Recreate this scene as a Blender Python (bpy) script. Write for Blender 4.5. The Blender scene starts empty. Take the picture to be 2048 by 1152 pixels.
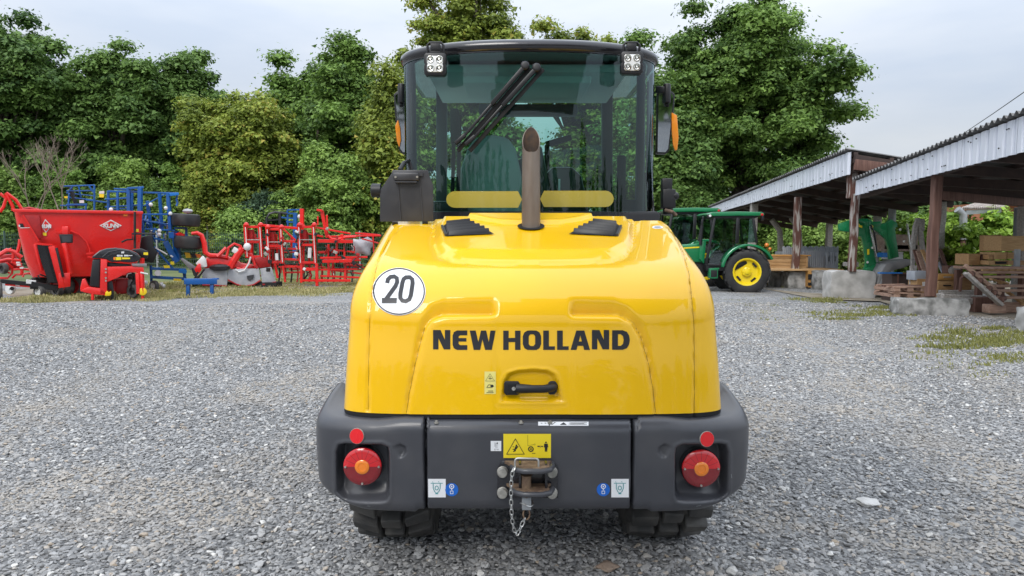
import bpy, bmesh, math, random
import numpy as np
from mathutils import Vector, Matrix, Euler
from mathutils.bvhtree import BVHTree

rnd = random.Random(7)
SC = bpy.context.scene
COL = SC.collection
PI = math.pi
# ------------------------------------------------------------------ camera
CAM_H, F, PITCH = 1.45, 1479.0, math.radians(3.71)
cd = bpy.data.cameras.new('camera'); cam = bpy.data.objects.new('camera', cd); COL.objects.link(cam)
cam.location = (0, 0, CAM_H); cam.rotation_euler = (PI/2 - PITCH, 0, 0)
cd.sensor_width = 36; cd.lens = 36*F/2048; cd.clip_start = .05; cd.clip_end = 2000
SC.camera = cam
# ------------------------------------------------------------------ sky: a bright overcast
W = bpy.data.worlds.new('World'); SC.world = W; W.use_nodes = True
nt = W.node_tree; nt.nodes.clear()
def wn(t, **k):
    n = nt.nodes.new(t)
    for a, b in k.items(): setattr(n, a, b)
    return n
SUN_EL, SUN_ROT = math.radians(42), math.radians(200)
wo = wn('ShaderNodeOutputWorld'); bg = wn('ShaderNodeBackground'); bg.inputs['Strength'].default_value = .1
sky = wn('ShaderNodeTexSky', sky_type='NISHITA', sun_disc=False)
sky.sun_elevation = SUN_EL; sky.sun_rotation = SUN_ROT
tc = wn('ShaderNodeTexCoord'); mp = wn('ShaderNodeMapping'); mp.inputs['Scale'].default_value = (1.2, 1.2, 4.5)
nz = wn('ShaderNodeTexNoise'); nz.inputs['Scale'].default_value = 1.7; nz.inputs['Detail'].default_value = 5; nz.inputs['Roughness'].default_value = .5
cr = wn('ShaderNodeValToRGB')
cr.color_ramp.elements[0].position = .34; cr.color_ramp.elements[0].color = (.64, .725, .86, 1)
cr.color_ramp.elements[1].position = .64; cr.color_ramp.elements[1].color = (.90, .935, .985, 1)
sx = wn('ShaderNodeSeparateXYZ'); mr = wn('ShaderNodeMapRange')
mr.inputs['From Min'].default_value = .12; mr.inputs['From Max'].default_value = 1
mr.inputs['To Min'].default_value = 7.8; mr.inputs['To Max'].default_value = 27.0
mu = wn('ShaderNodeVectorMath', operation='SCALE'); mx = wn('ShaderNodeMix', data_type='RGBA'); mx.inputs[0].default_value = .9
L = nt.links.new
L(tc.outputs['Generated'], mp.inputs[0]); L(mp.outputs[0], nz.inputs['Vector']); L(nz.outputs['Fac'], cr.inputs[0])
L(tc.outputs['Generated'], sx.inputs[0]); L(sx.outputs['Z'], mr.inputs[0])
L(cr.outputs[0], mu.inputs[0]); L(mr.outputs[0], mu.inputs['Scale'])
L(sky.outputs[0], mx.inputs[6]); L(mu.outputs[0], mx.inputs[7]); L(mx.outputs[2], bg.inputs[0]); L(bg.outputs[0], wo.inputs[0])
# ------------------------------------------------------------------ sun, veiled by the cloud
sd_ = bpy.data.lights.new('sun', 'SUN'); sd_.energy = 1.5; sd_.angle = math.radians(24); sd_.color = (1, .96, .9)
so = bpy.data.objects.new('sun', sd_); COL.objects.link(so)
so.rotation_euler = Vector((math.sin(SUN_ROT)*math.cos(SUN_EL), math.cos(SUN_ROT)*math.cos(SUN_EL), math.sin(SUN_EL))).to_track_quat('Z', 'Y').to_euler()
VS = SC.view_settings
VS.view_transform = 'Standard'; VS.look = 'None'; VS.exposure = 0.10; VS.gamma = 1; VS.use_curve_mapping = False
SC.render.engine = 'CYCLES'
SC.cycles.use_denoising = True
SC.cycles.max_bounces = 10; SC.cycles.transparent_max_bounces = 24; SC.cycles.glossy_bounces = 4

# ------------------------------------------------------------------ surveying: where a sight line meets a distance / the ground
CP, SP = math.cos(PITCH), math.sin(PITCH)
CAM = Vector((0, 0, CAM_H))
def ray(px, py):
    a = (px-1024)/F; b = -(py-576)/F
    return Vector((a, CP + b*SP, -SP + b*CP))
def A(px, py, Y):
    d = ray(px, py); return CAM + d*(Y/d.y)
def G(px, py):
    d = ray(px, py); return CAM + d*(-CAM_H/d.z)

# ------------------------------------------------------------------ materials
MATS = {}
def mat(name, col, rough=.5, metal=0.0, col2=None, ns=6.0, nlo=.35, nhi=.65, bump=0.0, bs=60.0, coat=0.0, rvar=.08, spec=.5, streak=None):
    m = bpy.data.materials.new(name); m.use_nodes = True
    t = m.node_tree; b = t.nodes['Principled BSDF']
    b.inputs['Base Color'].default_value = (*col, 1); b.inputs['Roughness'].default_value = rough
    b.inputs['Metallic'].default_value = metal; b.inputs['Coat Weight'].default_value = coat; b.inputs['Coat Roughness'].default_value = .03
    b.inputs['Specular IOR Level'].default_value = spec
    co = t.nodes.new('ShaderNodeTexCoord')
    src = co.outputs['Object']
    if streak:
        mpn = t.nodes.new('ShaderNodeMapping'); mpn.inputs['Scale'].default_value = streak
        t.links.new(src, mpn.inputs[0]); src = mpn.outputs[0]
    n = t.nodes.new('ShaderNodeTexNoise'); n.inputs['Scale'].default_value = ns; n.inputs['Detail'].default_value = 6
    t.links.new(src, n.inputs['Vector'])
    if col2 is not None:
        r = t.nodes.new('ShaderNodeValToRGB'); e = r.color_ramp.elements
        e[0].position = nlo; e[0].color = (*col, 1); e[1].position = nhi; e[1].color = (*col2, 1)
        t.links.new(n.outputs['Fac'], r.inputs[0]); t.links.new(r.outputs[0], b.inputs['Base Color'])
    if rvar:
        q = t.nodes.new('ShaderNodeMapRange'); q.inputs['To Min'].default_value = max(.02, rough-rvar); q.inputs['To Max'].default_value = min(1, rough+rvar)
        q.inputs['From Min'].default_value = .3; q.inputs['From Max'].default_value = .7
        t.links.new(n.outputs['Fac'], q.inputs[0]); t.links.new(q.outputs[0], b.inputs['Roughness'])
    if bump:
        n2 = t.nodes.new('ShaderNodeTexNoise'); n2.inputs['Scale'].default_value = bs; n2.inputs['Detail'].default_value = 4
        t.links.new(src, n2.inputs['Vector'])
        bp = t.nodes.new('ShaderNodeBump'); bp.inputs['Strength'].default_value = bump; bp.inputs['Distance'].default_value = .01
        t.links.new(n2.outputs['Fac'], bp.inputs['Height']); t.links.new(bp.outputs[0], b.inputs['Normal'])
    MATS[name] = m
    return m
def glass_mat(name, tint, ior=1.5):
    m = bpy.data.materials.new(name); m.use_nodes = True; t = m.node_tree; t.nodes.clear()
    o = t.nodes.new('ShaderNodeOutputMaterial'); mxs = t.nodes.new('ShaderNodeMixShader'); fr = t.nodes.new('ShaderNodeFresnel')
    fr.inputs['IOR'].default_value = ior
    tr = t.nodes.new('ShaderNodeBsdfTransparent'); tr.inputs[0].default_value = (*tint, 1)
    gl = t.nodes.new('ShaderNodeBsdfGlossy'); gl.inputs['Roughness'].default_value = .015; gl.inputs[0].default_value = (.86, .97, 1, 1)
    t.links.new(fr.outputs[0], mxs.inputs[0]); t.links.new(tr.outputs[0], mxs.inputs[1]); t.links.new(gl.outputs[0], mxs.inputs[2]); t.links.new(mxs.outputs[0], o.inputs[0])
    MATS[name] = m
    return m
mat('yellow_paint', (.93, .545, .0015), .32, col2=(.90, .51, .006), ns=2.2, streak=(1, 1, .35), coat=.8, rvar=.03, spec=.2)
mat('grey_cast', (.050, .052, .061), .36, col2=(.078, .077, .083), ns=4, nlo=.45, nhi=.8, bump=.05, bs=420, coat=.2)
mat('black_plastic', (.012, .012, .014), .42, bump=.04, bs=300)
mat('black_gloss', (.016, .016, .02), .2, coat=.4)
mat('black_matte', (.01, .01, .011), .75)
mat('plate_grey', (.035, .035, .04), .38, col2=(.055, .055, .06), ns=7)
mat('rubber', (.048, .047, .046), .75, col2=(.13, .122, .11), ns=9, nlo=.4, nhi=.75, bump=.15, bs=90)
mat('rubber_clean', (.014, .014, .015), .55, col2=(.03, .03, .03), ns=4, bump=.05, bs=90)
mat('steel', (.55, .53, .48), .38, metal=.5, col2=(.3, .29, .26), ns=30)
mat('zinc', (.62, .62, .60), .3, metal=.95)
mat('rust', (.10, .06, .04), .7, col2=(.21, .14, .085), ns=40, bump=.3, bs=120)
mat('exhaust_steel', (.235, .20, .172), .5, metal=.5, col2=(.165, .125, .10), ns=14, bump=.06, bs=40, streak=(1, 1, .25))
mat('soot', (.05, .034, .024), .8, col2=(.10, .06, .035), ns=40)
mat('white_vinyl', (.80, .81, .83), .35)
mat('ink', (.012, .012, .016), .35)
mat('label_yellow', (.85, .66, .02), .35)
mat('label_pale_yellow', (.85, .75, .22), .35)
mat('label_blue', (.01, .13, .55), .35)
mat('label_teal', (.02, .28, .30), .4)
mat('reflector_red', (.75, .006, .012), .25, coat=.5)
mat('lens_red', (.62, .006, .012), .12, coat=1, rvar=0)
mat('lens_dark_red', (.22, .003, .008), .12, coat=1, rvar=0)
mat('lens_amber', (.85, .22, .008), .14, coat=1)
mat('amber', (.85, .27, .01), .25, coat=.6)
mat('lens_clear', (.78, .79, .78), .18, coat=1)
mat('reflector', (.9, .88, .8), .12, metal=1)
mat('strip_yellow', (.42, .34, .05), .3, coat=.5)
mat('seat_grey', (.36, .36, .36), .8, bump=.1, bs=200)
mat('cab_inner', (.035, .04, .042), .7)
mat('headliner', (.72, .73, .74), .9)
mat('mirror', (.42, .45, .48), .03, metal=1, rvar=0)
glass_mat('cab_glass', (.44, .76, .685), 1.6)
glass_mat('clear_glass', (.80, .90, .86), 1.6)
glass_mat('tractor_glass', (.36, .52, .48), 2.0)
mat('red_paint', (.76, .018, .014), .3, col2=(.68, .014, .012), ns=3, coat=.4)
mat('red_dark', (.30, .008, .01), .45, col2=(.4, .01, .01), ns=12)
mat('blue_paint', (.004, .10, .36), .35, col2=(.004, .075, .28), ns=4, coat=.3)
mat('blue_light', (.01, .16, .5), .35)
mat('green_paint', (.008, .20, .07), .3, col2=(.006, .16, .055), ns=3, coat=.4)
mat('rim_yellow', (.85, .64, .01), .35, coat=.3)
mat('white_paint', (.72, .73, .73), .4, col2=(.6, .6, .58), ns=8)
mat('grey_cloth', (.36, .37, .40), .7, col2=(.46, .47, .49), ns=5, bump=.3, bs=14)
mat('white_cloth', (.62, .63, .64), .7, col2=(.72, .72, .72), ns=5, bump=.3, bs=14)
mat('yellow_plastic', (.8, .55, .01), .4)
mat('orange_plastic', (.85, .22, .02), .4)
mat('timber_red', (.10, .046, .033), .78, col2=(.18, .095, .072), ns=3, streak=(6, 6, .6), bump=.4, bs=30)
mat('timber_peel', (.12, .052, .038), .78, col2=(.42, .39, .36), ns=3.2, nlo=.5, nhi=.6, streak=(5, 5, .7), bump=.4, bs=30)
mat('timber_grey', (.28, .26, .24), .85, col2=(.46, .43, .40), ns=3, streak=(8, 8, 8), bump=.4, bs=30)
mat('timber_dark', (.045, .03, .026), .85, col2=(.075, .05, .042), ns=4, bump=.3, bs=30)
mat('pallet_wood', (.27, .16, .115), .8, col2=(.42, .28, .21), ns=5, streak=(1.5, 8, 8), bump=.35, bs=30)
mat('crate_wood', (.44, .26, .11), .7, col2=(.56, .36, .18), ns=4, streak=(1.5, 8, 8), bump=.2, bs=30)
mat('chest_wood', (.36, .20, .085), .6, col2=(.48, .29, .13), ns=4, streak=(1.5, 8, 8), bump=.2, bs=30)
mat('orange_wood', (.50, .25, .06), .55, col2=(.60, .32, .10), ns=4, streak=(1.5, 8, 8), bump=.2, bs=30)
mat('concrete', (.33, .325, .31), .9, col2=(.52, .51, .495), ns=3.5, nlo=.36, nhi=.66, bump=.6, bs=22)
mat('concrete_stained', (.15, .15, .14), .9, col2=(.44, .43, .415), ns=4.5, nlo=.38, nhi=.62, bump=.6, bs=22)
mat('fascia_white', (.70, .73, .80), .45, col2=(.60, .63, .70), ns=2.5, streak=(1, 1, .4))
mat('roof_sheet', (.10, .098, .095), .75, col2=(.18, .175, .17), ns=2)
mat('lean_to_sheet', (.34, .26, .21), .8, col2=(.62, .58, .55), ns=5)
mat('panel_grey', (.06, .063, .07), .5)
mat('slat_grey', (.33, .36, .41), .7, col2=(.42, .45, .49), ns=4)
mat('galv', (.26, .28, .30), .5, metal=.3, col2=(.36, .37, .38), ns=6)
mat('brick', (.30, .12, .06), .9, col2=(.38, .17, .09), ns=6)
mat('tile_brown', (.24, .17, .13), .85, col2=(.36, .28, .22), ns=9)
mat('fence_green', (.05, .09, .075), .5)
mat('bark', (.055, .043, .034), .9, col2=(.10, .08, .065), ns=6, streak=(4, 4, .7), bump=.6, bs=20)
mat('dead_wood', (.20, .15, .12), .9, col2=(.28, .22, .18), ns=6)
mat('scrap_grey', (.20, .20, .21), .55, metal=.3, col2=(.30, .29, .28), ns=4)
mat('cable', (.01, .01, .01), .5)

# ------------------------------------------------------------------ objects
OFF = {}
def tag(o, label=None, cat=None, group=None, kind=None):
    if label: o['label'] = label
    if cat: o['category'] = cat
    if group: o['group'] = group
    if kind: o['kind'] = kind
    return o
def thing(name, label, cat, loc=(0, 0, 0), group=None):
    o = bpy.data.objects.new(name, None); COL.objects.link(o); o.empty_display_size = .2
    o.location = loc; OFF[o.name] = Vector(loc)
    return tag(o, label, cat, group)
def copy_tree(o, parent=None):
    c = o.copy(); COL.objects.link(c); OFF[c.name] = OFF.get(o.name, Vector((0, 0, 0)))
    if parent is not None: c.parent = parent
    for ch in [x for x in o.children]: copy_tree(ch, c)
    return c
def rot_to(a):
    a = Vector(a).normalized()
    return a.to_track_quat('Z', 'Y').to_matrix()
class MB:
    def __init__(s): s.v = []; s.f = []
    def add(s, vs, fs):
        k = len(s.v); s.v += [tuple(p) for p in vs]; s.f += [tuple(i+k for i in q) for q in fs]; return s
    def box(s, c, d, R=None):
        if R is None: R = Matrix.Identity(3)
        elif isinstance(R, (tuple, list)): R = Euler(R).to_matrix()
        c = Vector(c); h = [x/2 for x in d]
        vs = [c + R @ Vector((h[0]*i, h[1]*j, h[2]*k)) for k in (-1, 1) for j in (-1, 1) for i in (-1, 1)]
        return s.add(vs, [(0, 2, 3, 1), (4, 5, 7, 6), (0, 1, 5, 4), (2, 6, 7, 3), (0, 4, 6, 2), (1, 3, 7, 5)])
    def bar(s, a, b, w, h=None, up=(0, 0, 1)):
        a = Vector(a); b = Vector(b); h = h or w
        z = (b-a); ln = z.length; z.normalize(); u = Vector(up)
        if abs(z.dot(u)) > .98: u = Vector((0, 1, 0))
        x = u.cross(z).normalized(); y = z.cross(x)
        R = Matrix((x, y, z)).transposed()
        return s.box((a+b)/2, (w, h, ln), R)
    def tube(s, pts, r, n=8, closed=False):
        pts = [Vector(p) for p in pts]; m = len(pts)
        rs = r if isinstance(r, (list, tuple)) else [r]*m
        vs = []; fs = []; px = None
        for i, p in enumerate(pts):
            if closed: t = pts[(i+1) % m] - pts[i-1]
            else: t = pts[min(i+1, m-1)] - pts[max(i-1, 0)]
            t.normalize()
            if px is None: px = t.orthogonal().normalized()
            px = (px - t*px.dot(t)).normalized(); py = t.cross(px)
            for k in range(n):
                a = 2*PI*k/n; vs.append(p + (px*math.cos(a) + py*math.sin(a))*rs[i])
        for i in range(m if closed else m-1):
            j = (i+1) % m
            for k in range(n):
                l = (k+1) % n; fs.append((i*n+k, i*n+l, j*n+l, j*n+k))
        if not closed: fs += [tuple(range(n-1, -1, -1)), tuple((m-1)*n+k for k in range(n))]
        return s.add(vs, fs)
    def cyl(s, a, b, r, r2=None, n=16): return s.tube([a, b], [r, r if r2 is None else r2], n)
    def lathe(s, prof, o, axis=(0, 0, 1), n=24, cap=True):
        R = rot_to(axis); o = Vector(o); vs = []; fs = []
        for (r, h) in prof:
            for k in range(n):
                a = 2*PI*k/n; vs.append(o + R @ Vector((r*math.cos(a), r*math.sin(a), h)))
        for i in range(len(prof)-1):
            for k in range(n):
                l = (k+1) % n; fs.append((i*n+k, i*n+l, (i+1)*n+l, (i+1)*n+k))
        if cap: fs += [tuple(range(n-1, -1, -1)), tuple((len(prof)-1)*n+k for k in range(n))]
        return s.add(vs, fs)
    def prism(s, poly, fn, d0, d1):
        n = len(poly)
        vs = [fn(u, v, d0) for u, v in poly] + [fn(u, v, d1) for u, v in poly]
        fs = [tuple(range(n-1, -1, -1)), tuple(range(n, 2*n))] + [(i, (i+1) % n, n+(i+1) % n, n+i) for i in range(n)]
        return s.add(vs, fs)
    def grid(s, P):
        m = len(P); n = len(P[0])
        return s.add([p for r in P for p in r], [(i*n+j, i*n+j+1, (i+1)*n+j+1, (i+1)*n+j) for i in range(m-1) for j in range(n-1)])
    def ball(s, c, r, n=12, sc=(1, 1, 1)):
        m = n//2+1; vs = []; fs = []; c = Vector(c)
        for i in range(m):
            t = PI*(i/(m-1)); t = min(max(t, .02), PI-.02)
            for k in range(n):
                a = 2*PI*k/n; vs.append(c + Vector((r*sc[0]*math.sin(t)*math.cos(a), r*sc[1]*math.sin(t)*math.sin(a), r*sc[2]*math.cos(t))))
        for i in range(m-1):
            for k in range(n): fs.append((i*n+k, i*n+(k+1) % n, (i+1)*n+(k+1) % n, (i+1)*n+k))
        return s.add(vs, fs)
    def build(s, name, material, parent=None, smooth=False, bevel=0, seg=2, ang=35, recalc=True):
        off = OFF.get(parent.name, Vector((0, 0, 0))) if parent is not None else Vector((0, 0, 0))
        me = bpy.data.meshes.new(name)
        me.from_pydata([(p[0]-off.x, p[1]-off.y, p[2]-off.z) for p in s.v], [], s.f)
        if recalc or bevel:
            bm = bmesh.new(); bm.from_mesh(me)
            if recalc: bmesh.ops.recalc_face_normals(bm, faces=bm.faces)
            if bevel:
                es = [e for e in bm.edges if e.is_manifold and e.calc_face_angle(0) > math.radians(25)]
                bmesh.ops.bevel(bm, geom=es, offset=bevel, segments=seg, affect='EDGES', profile=.5, clamp_overlap=True)
            bm.to_mesh(me); bm.free()
        if smooth or bevel:
            me.polygons.foreach_set('use_smooth', [True]*len(me.polygons))
            me.set_sharp_from_angle(angle=math.radians(ang))
        me.materials.append(MATS[material] if isinstance(material, str) else material)
        o = bpy.data.objects.new(name, me); COL.objects.link(o)
        OFF[o.name] = off
        if parent is not None: o.parent = parent
        return o
def np_mesh(name, V, Fq, material, parent=None, smooth=True):
    off = np.array(OFF.get(parent.name, Vector((0, 0, 0)))) if parent is not None else np.zeros(3)
    V = np.asarray(V, dtype=np.float32) - off; Fq = np.asarray(Fq, dtype=np.int32)
    me = bpy.data.meshes.new(name); n = Fq.shape[1]
    me.vertices.add(len(V)); me.vertices.foreach_set('co', V.astype(np.float32).ravel())
    me.loops.add(Fq.size); me.loops.foreach_set('vertex_index', Fq.ravel())
    me.polygons.add(len(Fq)); me.polygons.foreach_set('loop_start', np.arange(0, Fq.size, n, dtype=np.int32))
    if smooth: me.polygons.foreach_set('use_smooth', np.ones(len(Fq), dtype=bool))
    me.update(calc_edges=True); me.validate()
    if material: me.materials.append(MATS[material] if isinstance(material, str) else material)
    o = bpy.data.objects.new(name, me); COL.objects.link(o); OFF[o.name] = Vector(off)
    if parent is not None: o.parent = parent
    return o
def smoothstep(a, b, x):
    t = np.clip((x-a)/(b-a), 0, 1); return t*t*(3-2*t)
def seg_dist(P, poly, closed=False):
    poly = np.asarray(poly, float); d = np.full(len(P), 1e9)
    m = len(poly)
    for i in range(m if closed else m-1):
        a = poly[i]; b = poly[(i+1) % m]; ab = b-a
        t = np.clip(((P-a) @ ab)/max(1e-12, ab @ ab), 0, 1)
        d = np.minimum(d, np.linalg.norm(P-(a+t[:, None]*ab), axis=1))
    return d
def inside(P, poly):
    poly = np.asarray(poly, float); c = np.zeros(len(P), bool); j = len(poly)-1
    for i in range(len(poly)):
        xi, yi = poly[i]; xj, yj = poly[j]
        if yi != yj:
            k = ((yi > P[:, 1]) != (yj > P[:, 1])) & (P[:, 0] < (xj-xi)*(P[:, 1]-yi)/(yj-yi)+xi)
            c ^= k
        j = i
    return c
# =================================================================== ground
def ground_mat():
    m = bpy.data.materials.new('gravel'); m.use_nodes = True; t = m.node_tree; b = t.nodes['Principled BSDF']; N = t.nodes.new; K = t.links.new
    b.inputs['Roughness'].default_value = .9; b.inputs['Specular IOR Level'].default_value = .25
    tc = N('ShaderNodeTexCoord'); v = N('ShaderNodeTexVoronoi'); v.inputs['Scale'].default_value = 34; v.inputs['Randomness'].default_value = 1
    K(tc.outputs['Object'], v.inputs['Vector'])
    v2 = N('ShaderNodeTexVoronoi'); v2.inputs['Scale'].default_value = 11; K(tc.outputs['Object'], v2.inputs['Vector'])
    sp = N('ShaderNodeSeparateColor'); K(v.outputs['Color'], sp.inputs[0])
    r = N('ShaderNodeValToRGB'); e = r.color_ramp.elements
    e[0].position = 0; e[0].color = (.12, .122, .125, 1); e[1].position = 1; e[1].color = (.44, .437, .43, 1)
    x = e.new(.5); x.color = (.27, .272, .275, 1); x = e.new(.85); x.color = (.40, .398, .39, 1)
    K(sp.outputs[0], r.inputs[0])
    # dusty brown patches, and long faint tracks
    mp = N('ShaderNodeMapping'); mp.inputs['Scale'].default_value = (.35, .8, 1); mp.inputs['Rotation'].default_value = (0, 0, .12); K(tc.outputs['Object'], mp.inputs[0])
    n = N('ShaderNodeTexNoise'); n.inputs['Scale'].default_value = 1.3; n.inputs['Detail'].default_value = 7; n.inputs['Roughness'].default_value = .62; K(mp.outputs[0], n.inputs['Vector'])
    r2 = N('ShaderNodeValToRGB'); r2.color_ramp.elements[0].position = .55; r2.color_ramp.elements[1].position = .72; K(n.outputs['Fac'], r2.inputs[0])
    mx = N('ShaderNodeMix'); mx.data_type = 'RGBA'; mx.inputs[7].default_value = (.42, .365, .30, 1)
    ml = N('ShaderNodeMath'); ml.operation = 'MULTIPLY'; ml.inputs[1].default_value = .55; K(r2.outputs[0], ml.inputs[0]); K(ml.outputs[0], mx.inputs[0]); K(r.outputs[0], mx.inputs[6])
    n3 = N('ShaderNodeTexNoise'); n3.inputs['Scale'].default_value = .5; n3.inputs['Detail'].default_value = 4; K(tc.outputs['Object'], n3.inputs['Vector'])
    mr = N('ShaderNodeMapRange'); mr.inputs['From Min'].default_value = .3; mr.inputs['From Max'].default_value = .7; mr.inputs['To Min'].default_value = .76; mr.inputs['To Max'].default_value = 1.05; K(n3.outputs['Fac'], mr.inputs[0])
    sc = N('ShaderNodeVectorMath'); sc.operation = 'SCALE'; K(mx.outputs[2], sc.inputs[0]); K(mr.outputs[0], sc.inputs['Scale'])
    K(sc.outputs[0], b.inputs['Base Color'])
    ad = N('ShaderNodeMath'); ad.operation = 'MULTIPLY_ADD'; ad.inputs[1].default_value = 1; K(v.outputs['Distance'], ad.inputs[0]); K(v2.outputs['Distance'], ad.inputs[2])
    bp = N('ShaderNodeBump'); bp.inputs['Strength'].default_value = 1; bp.inputs['Distance'].default_value = .018; bp.invert = True
    K(ad.outputs[0], bp.inputs['Height']); K(bp.outputs[0], b.inputs['Normal'])
    MATS['gravel'] = m
ground_mat()
rng = np.random.default_rng(3)
def soft(x, y): return .02*np.sin(x*.7+1)*np.cos(y*.55) + .012*np.sin(x*1.9+y*.8)
gx = np.concatenate([np.linspace(-420, -16, 12), np.linspace(-15, 15, 90), np.linspace(16, 420, 12)]); gy_ = np.concatenate([np.linspace(-80, 1.5, 8), np.linspace(2, 26, 80), np.linspace(28, 420, 14)])
X, Y = np.meshgrid(gx, gy_)
near = np.exp(-((X-.1)**2+(Y-4.2)**2)/8.0)
Z = soft(X, Y)*(1-near)*((np.abs(X) < 20) & (Y < 28)) - .012
Pg = np.stack([X, Y, Z], -1); m_, n_ = X.shape; idx = np.arange(m_*n_).reshape(m_, n_)
fq = np.stack([idx[:-1, :-1], idx[:-1, 1:], idx[1:, 1:], idx[1:, :-1]], -1).reshape(-1, 4)
tag(np_mesh('gravel_ground', Pg.reshape(-1, 3), fq, 'gravel'), kind='structure')

def stone_mat():
    m = bpy.data.materials.new('stones'); m.use_nodes = True; t = m.node_tree; b = t.nodes['Principled BSDF']; N = t.nodes.new; K = t.links.new
    b.inputs['Roughness'].default_value = .85; b.inputs['Specular IOR Level'].default_value = .3
    at = N('ShaderNodeAttribute'); at.attribute_type = 'INSTANCER'; at.attribute_name = 'tone'
    r = N('ShaderNodeValToRGB'); e = r.color_ramp.elements
    e[0].position = 0; e[0].color = (.105, .107, .11, 1); e[1].position = 1; e[1].color = (.66, .65, .62, 1)
    for p, c in ((.35, (.223, .225, .228)), (.60, (.340, .340, .340)), (.78, (.45, .45, .447)), (.84, (.40, .325, .245)), (.90, (.55, .54, .52))):
        x = e.new(p); x.color = (*c, 1)
    K(at.outputs['Fac'], r.inputs[0])
    tc = N('ShaderNodeTexCoord'); n = N('ShaderNodeTexNoise'); n.inputs['Scale'].default_value = 5; K(tc.outputs['Object'], n.inputs['Vector'])
    mr = N('ShaderNodeMapRange'); mr.inputs['To Min'].default_value = .68; mr.inputs['To Max'].default_value = 1.26; K(n.outputs['Fac'], mr.inputs[0])
    sc = N('ShaderNodeVectorMath'); sc.operation = 'SCALE'; K(r.outputs[0], sc.inputs[0]); K(mr.outputs[0], sc.inputs['Scale']); 
    a2 = N('ShaderNodeAttribute'); a2.attribute_type = 'INSTANCER'; a2.attribute_name = 'dust'
    mx = N('ShaderNodeMix'); mx.data_type = 'RGBA'; mx.inputs[7].default_value = (.40, .365, .32, 1); K(a2.outputs['Fac'], mx.inputs[0]); K(sc.outputs[0], mx.inputs[6]); K(mx.outputs[2], b.inputs['Base Color'])
    MATS['stones'] = m
stone_mat()
def stone_field(name, zones, material, seed):
    """points with a size and a tone each; geometry nodes set a shard on every point"""
    r = np.random.default_rng(seed); pts = []; sz = []
    for (y0, y1, dens, s0, s1) in zones:
        k = int(dens*.95*(y1*y1-y0*y0))
        y = np.sqrt(r.uniform(y0*y0, y1*y1, k)); x = r.uniform(-1, 1, k)*y
        s = s0*np.exp(r.normal(0, .34, k)); s = np.minimum(s, s1)
        pts.append(np.stack([x, y], 1)); sz.append(s)
    p = np.concatenate(pts); s = np.concatenate(sz)
    x_, y_ = p[:, 0], p[:, 1]     # fine dusty patches and two faint wheel tracks, with few stones on them
    nn_ = np.sin(x_*1.3+2.1*np.sin(y_*.6))*np.sin(y_*1.1+1.7*np.sin(x_*.5+1)) + .6*np.sin(x_*3.1+y_*1.7)*np.sin(y_*2.7-x_*1.2+2) + .35*np.sin(x_*7+y_*3)*np.sin(y_*6.1-x_*2)
    tr_ = np.exp(-((x_-3.2-.22*y_)/.28)**2)+np.exp(-((x_-1.9-.22*y_)/.28)**2)+np.exp(-((x_+2.4+.25*y_)/.3)**2)
    keep = r.random(len(p)) > np.clip((nn_-.75)*.9, 0, .72)+.35*np.clip(tr_, 0, 1)
    dust_ = np.clip(smoothstep(.25, 1.2, nn_)*.8 + .45*np.clip(tr_, 0, 1) + r.normal(0, .10, len(p)), 0, .9)
    p = p[keep]; s = s[keep]; dust_ = dust_[keep]
    nr = np.exp(-((p[:, 0]-.1)**2+(p[:, 1]-4.2)**2)/8.0)
    z = soft(p[:, 0], p[:, 1])*(1-nr) - .012 + s*.18
    me = bpy.data.meshes.new(name); me.vertices.add(len(p)); me.vertices.foreach_set('co', np.column_stack([p, z]).astype(np.float32).ravel())
    for an, dat in (('dust', dust_), ('size', s), ('tone', np.clip(r.beta(2.6, 3.2, len(p)) + .12*(s > .022), 0, 1))):
        a_ = me.attributes.new(an, 'FLOAT', 'POINT'); a_.data.foreach_set('value', dat.astype(np.float32))
    o = bpy.data.objects.new(name, me); COL.objects.link(o)
    ng = bpy.data.node_groups.new(name, 'GeometryNodeTree'); ng.interface.new_socket('Geometry', in_out='INPUT', socket_type='NodeSocketGeometry'); ng.interface.new_socket('Geometry', in_out='OUTPUT', socket_type='NodeSocketGeometry')
    N = ng.nodes.new; K = ng.links.new
    gi, go = N('NodeGroupInput'), N('NodeGroupOutput')
    join = N('GeometryNodeGeometryToInstance')
    for i in range(6):
        ico = N('GeometryNodeMeshIcoSphere'); ico.inputs['Subdivisions'].default_value = 2 if i < 3 else 1; ico.inputs['Radius'].default_value = .5
        sp = N('GeometryNodeSetPosition'); nz = N('ShaderNodeTexNoise'); nz.noise_dimensions = '4D'; nz.inputs['W'].default_value = i*7.3+seed; nz.inputs['Scale'].default_value = 1.9
        vm = N('ShaderNodeVectorMath'); vm.operation = 'SUBTRACT'; vm.inputs[1].default_value = (.5, .5, .5); K(nz.outputs['Color'], vm.inputs[0])
        vs_ = N('ShaderNodeVectorMath'); vs_.operation = 'SCALE'; vs_.inputs['Scale'].default_value = 1.0; K(vm.outputs[0], vs_.inputs[0]); K(vs_.outputs[0], sp.inputs['Offset'])
        K(ico.outputs[0], sp.inputs[0])
        tr = N('GeometryNodeTransform'); tr.inputs['Scale'].default_value = (1.0, .62+.06*i, .42+.05*(i % 3)); K(sp.outputs[0], tr.inputs[0])
        sm = N('GeometryNodeSetMaterial'); sm.inputs['Material'].default_value = MATS[material]; K(tr.outputs[0], sm.inputs[0])
        ss = N('GeometryNodeSetShadeSmooth'); ss.inputs['Shade Smooth'].default_value = False; K(sm.outputs[0], ss.inputs[0])
        K(ss.outputs[0], join.inputs[0])
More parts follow.
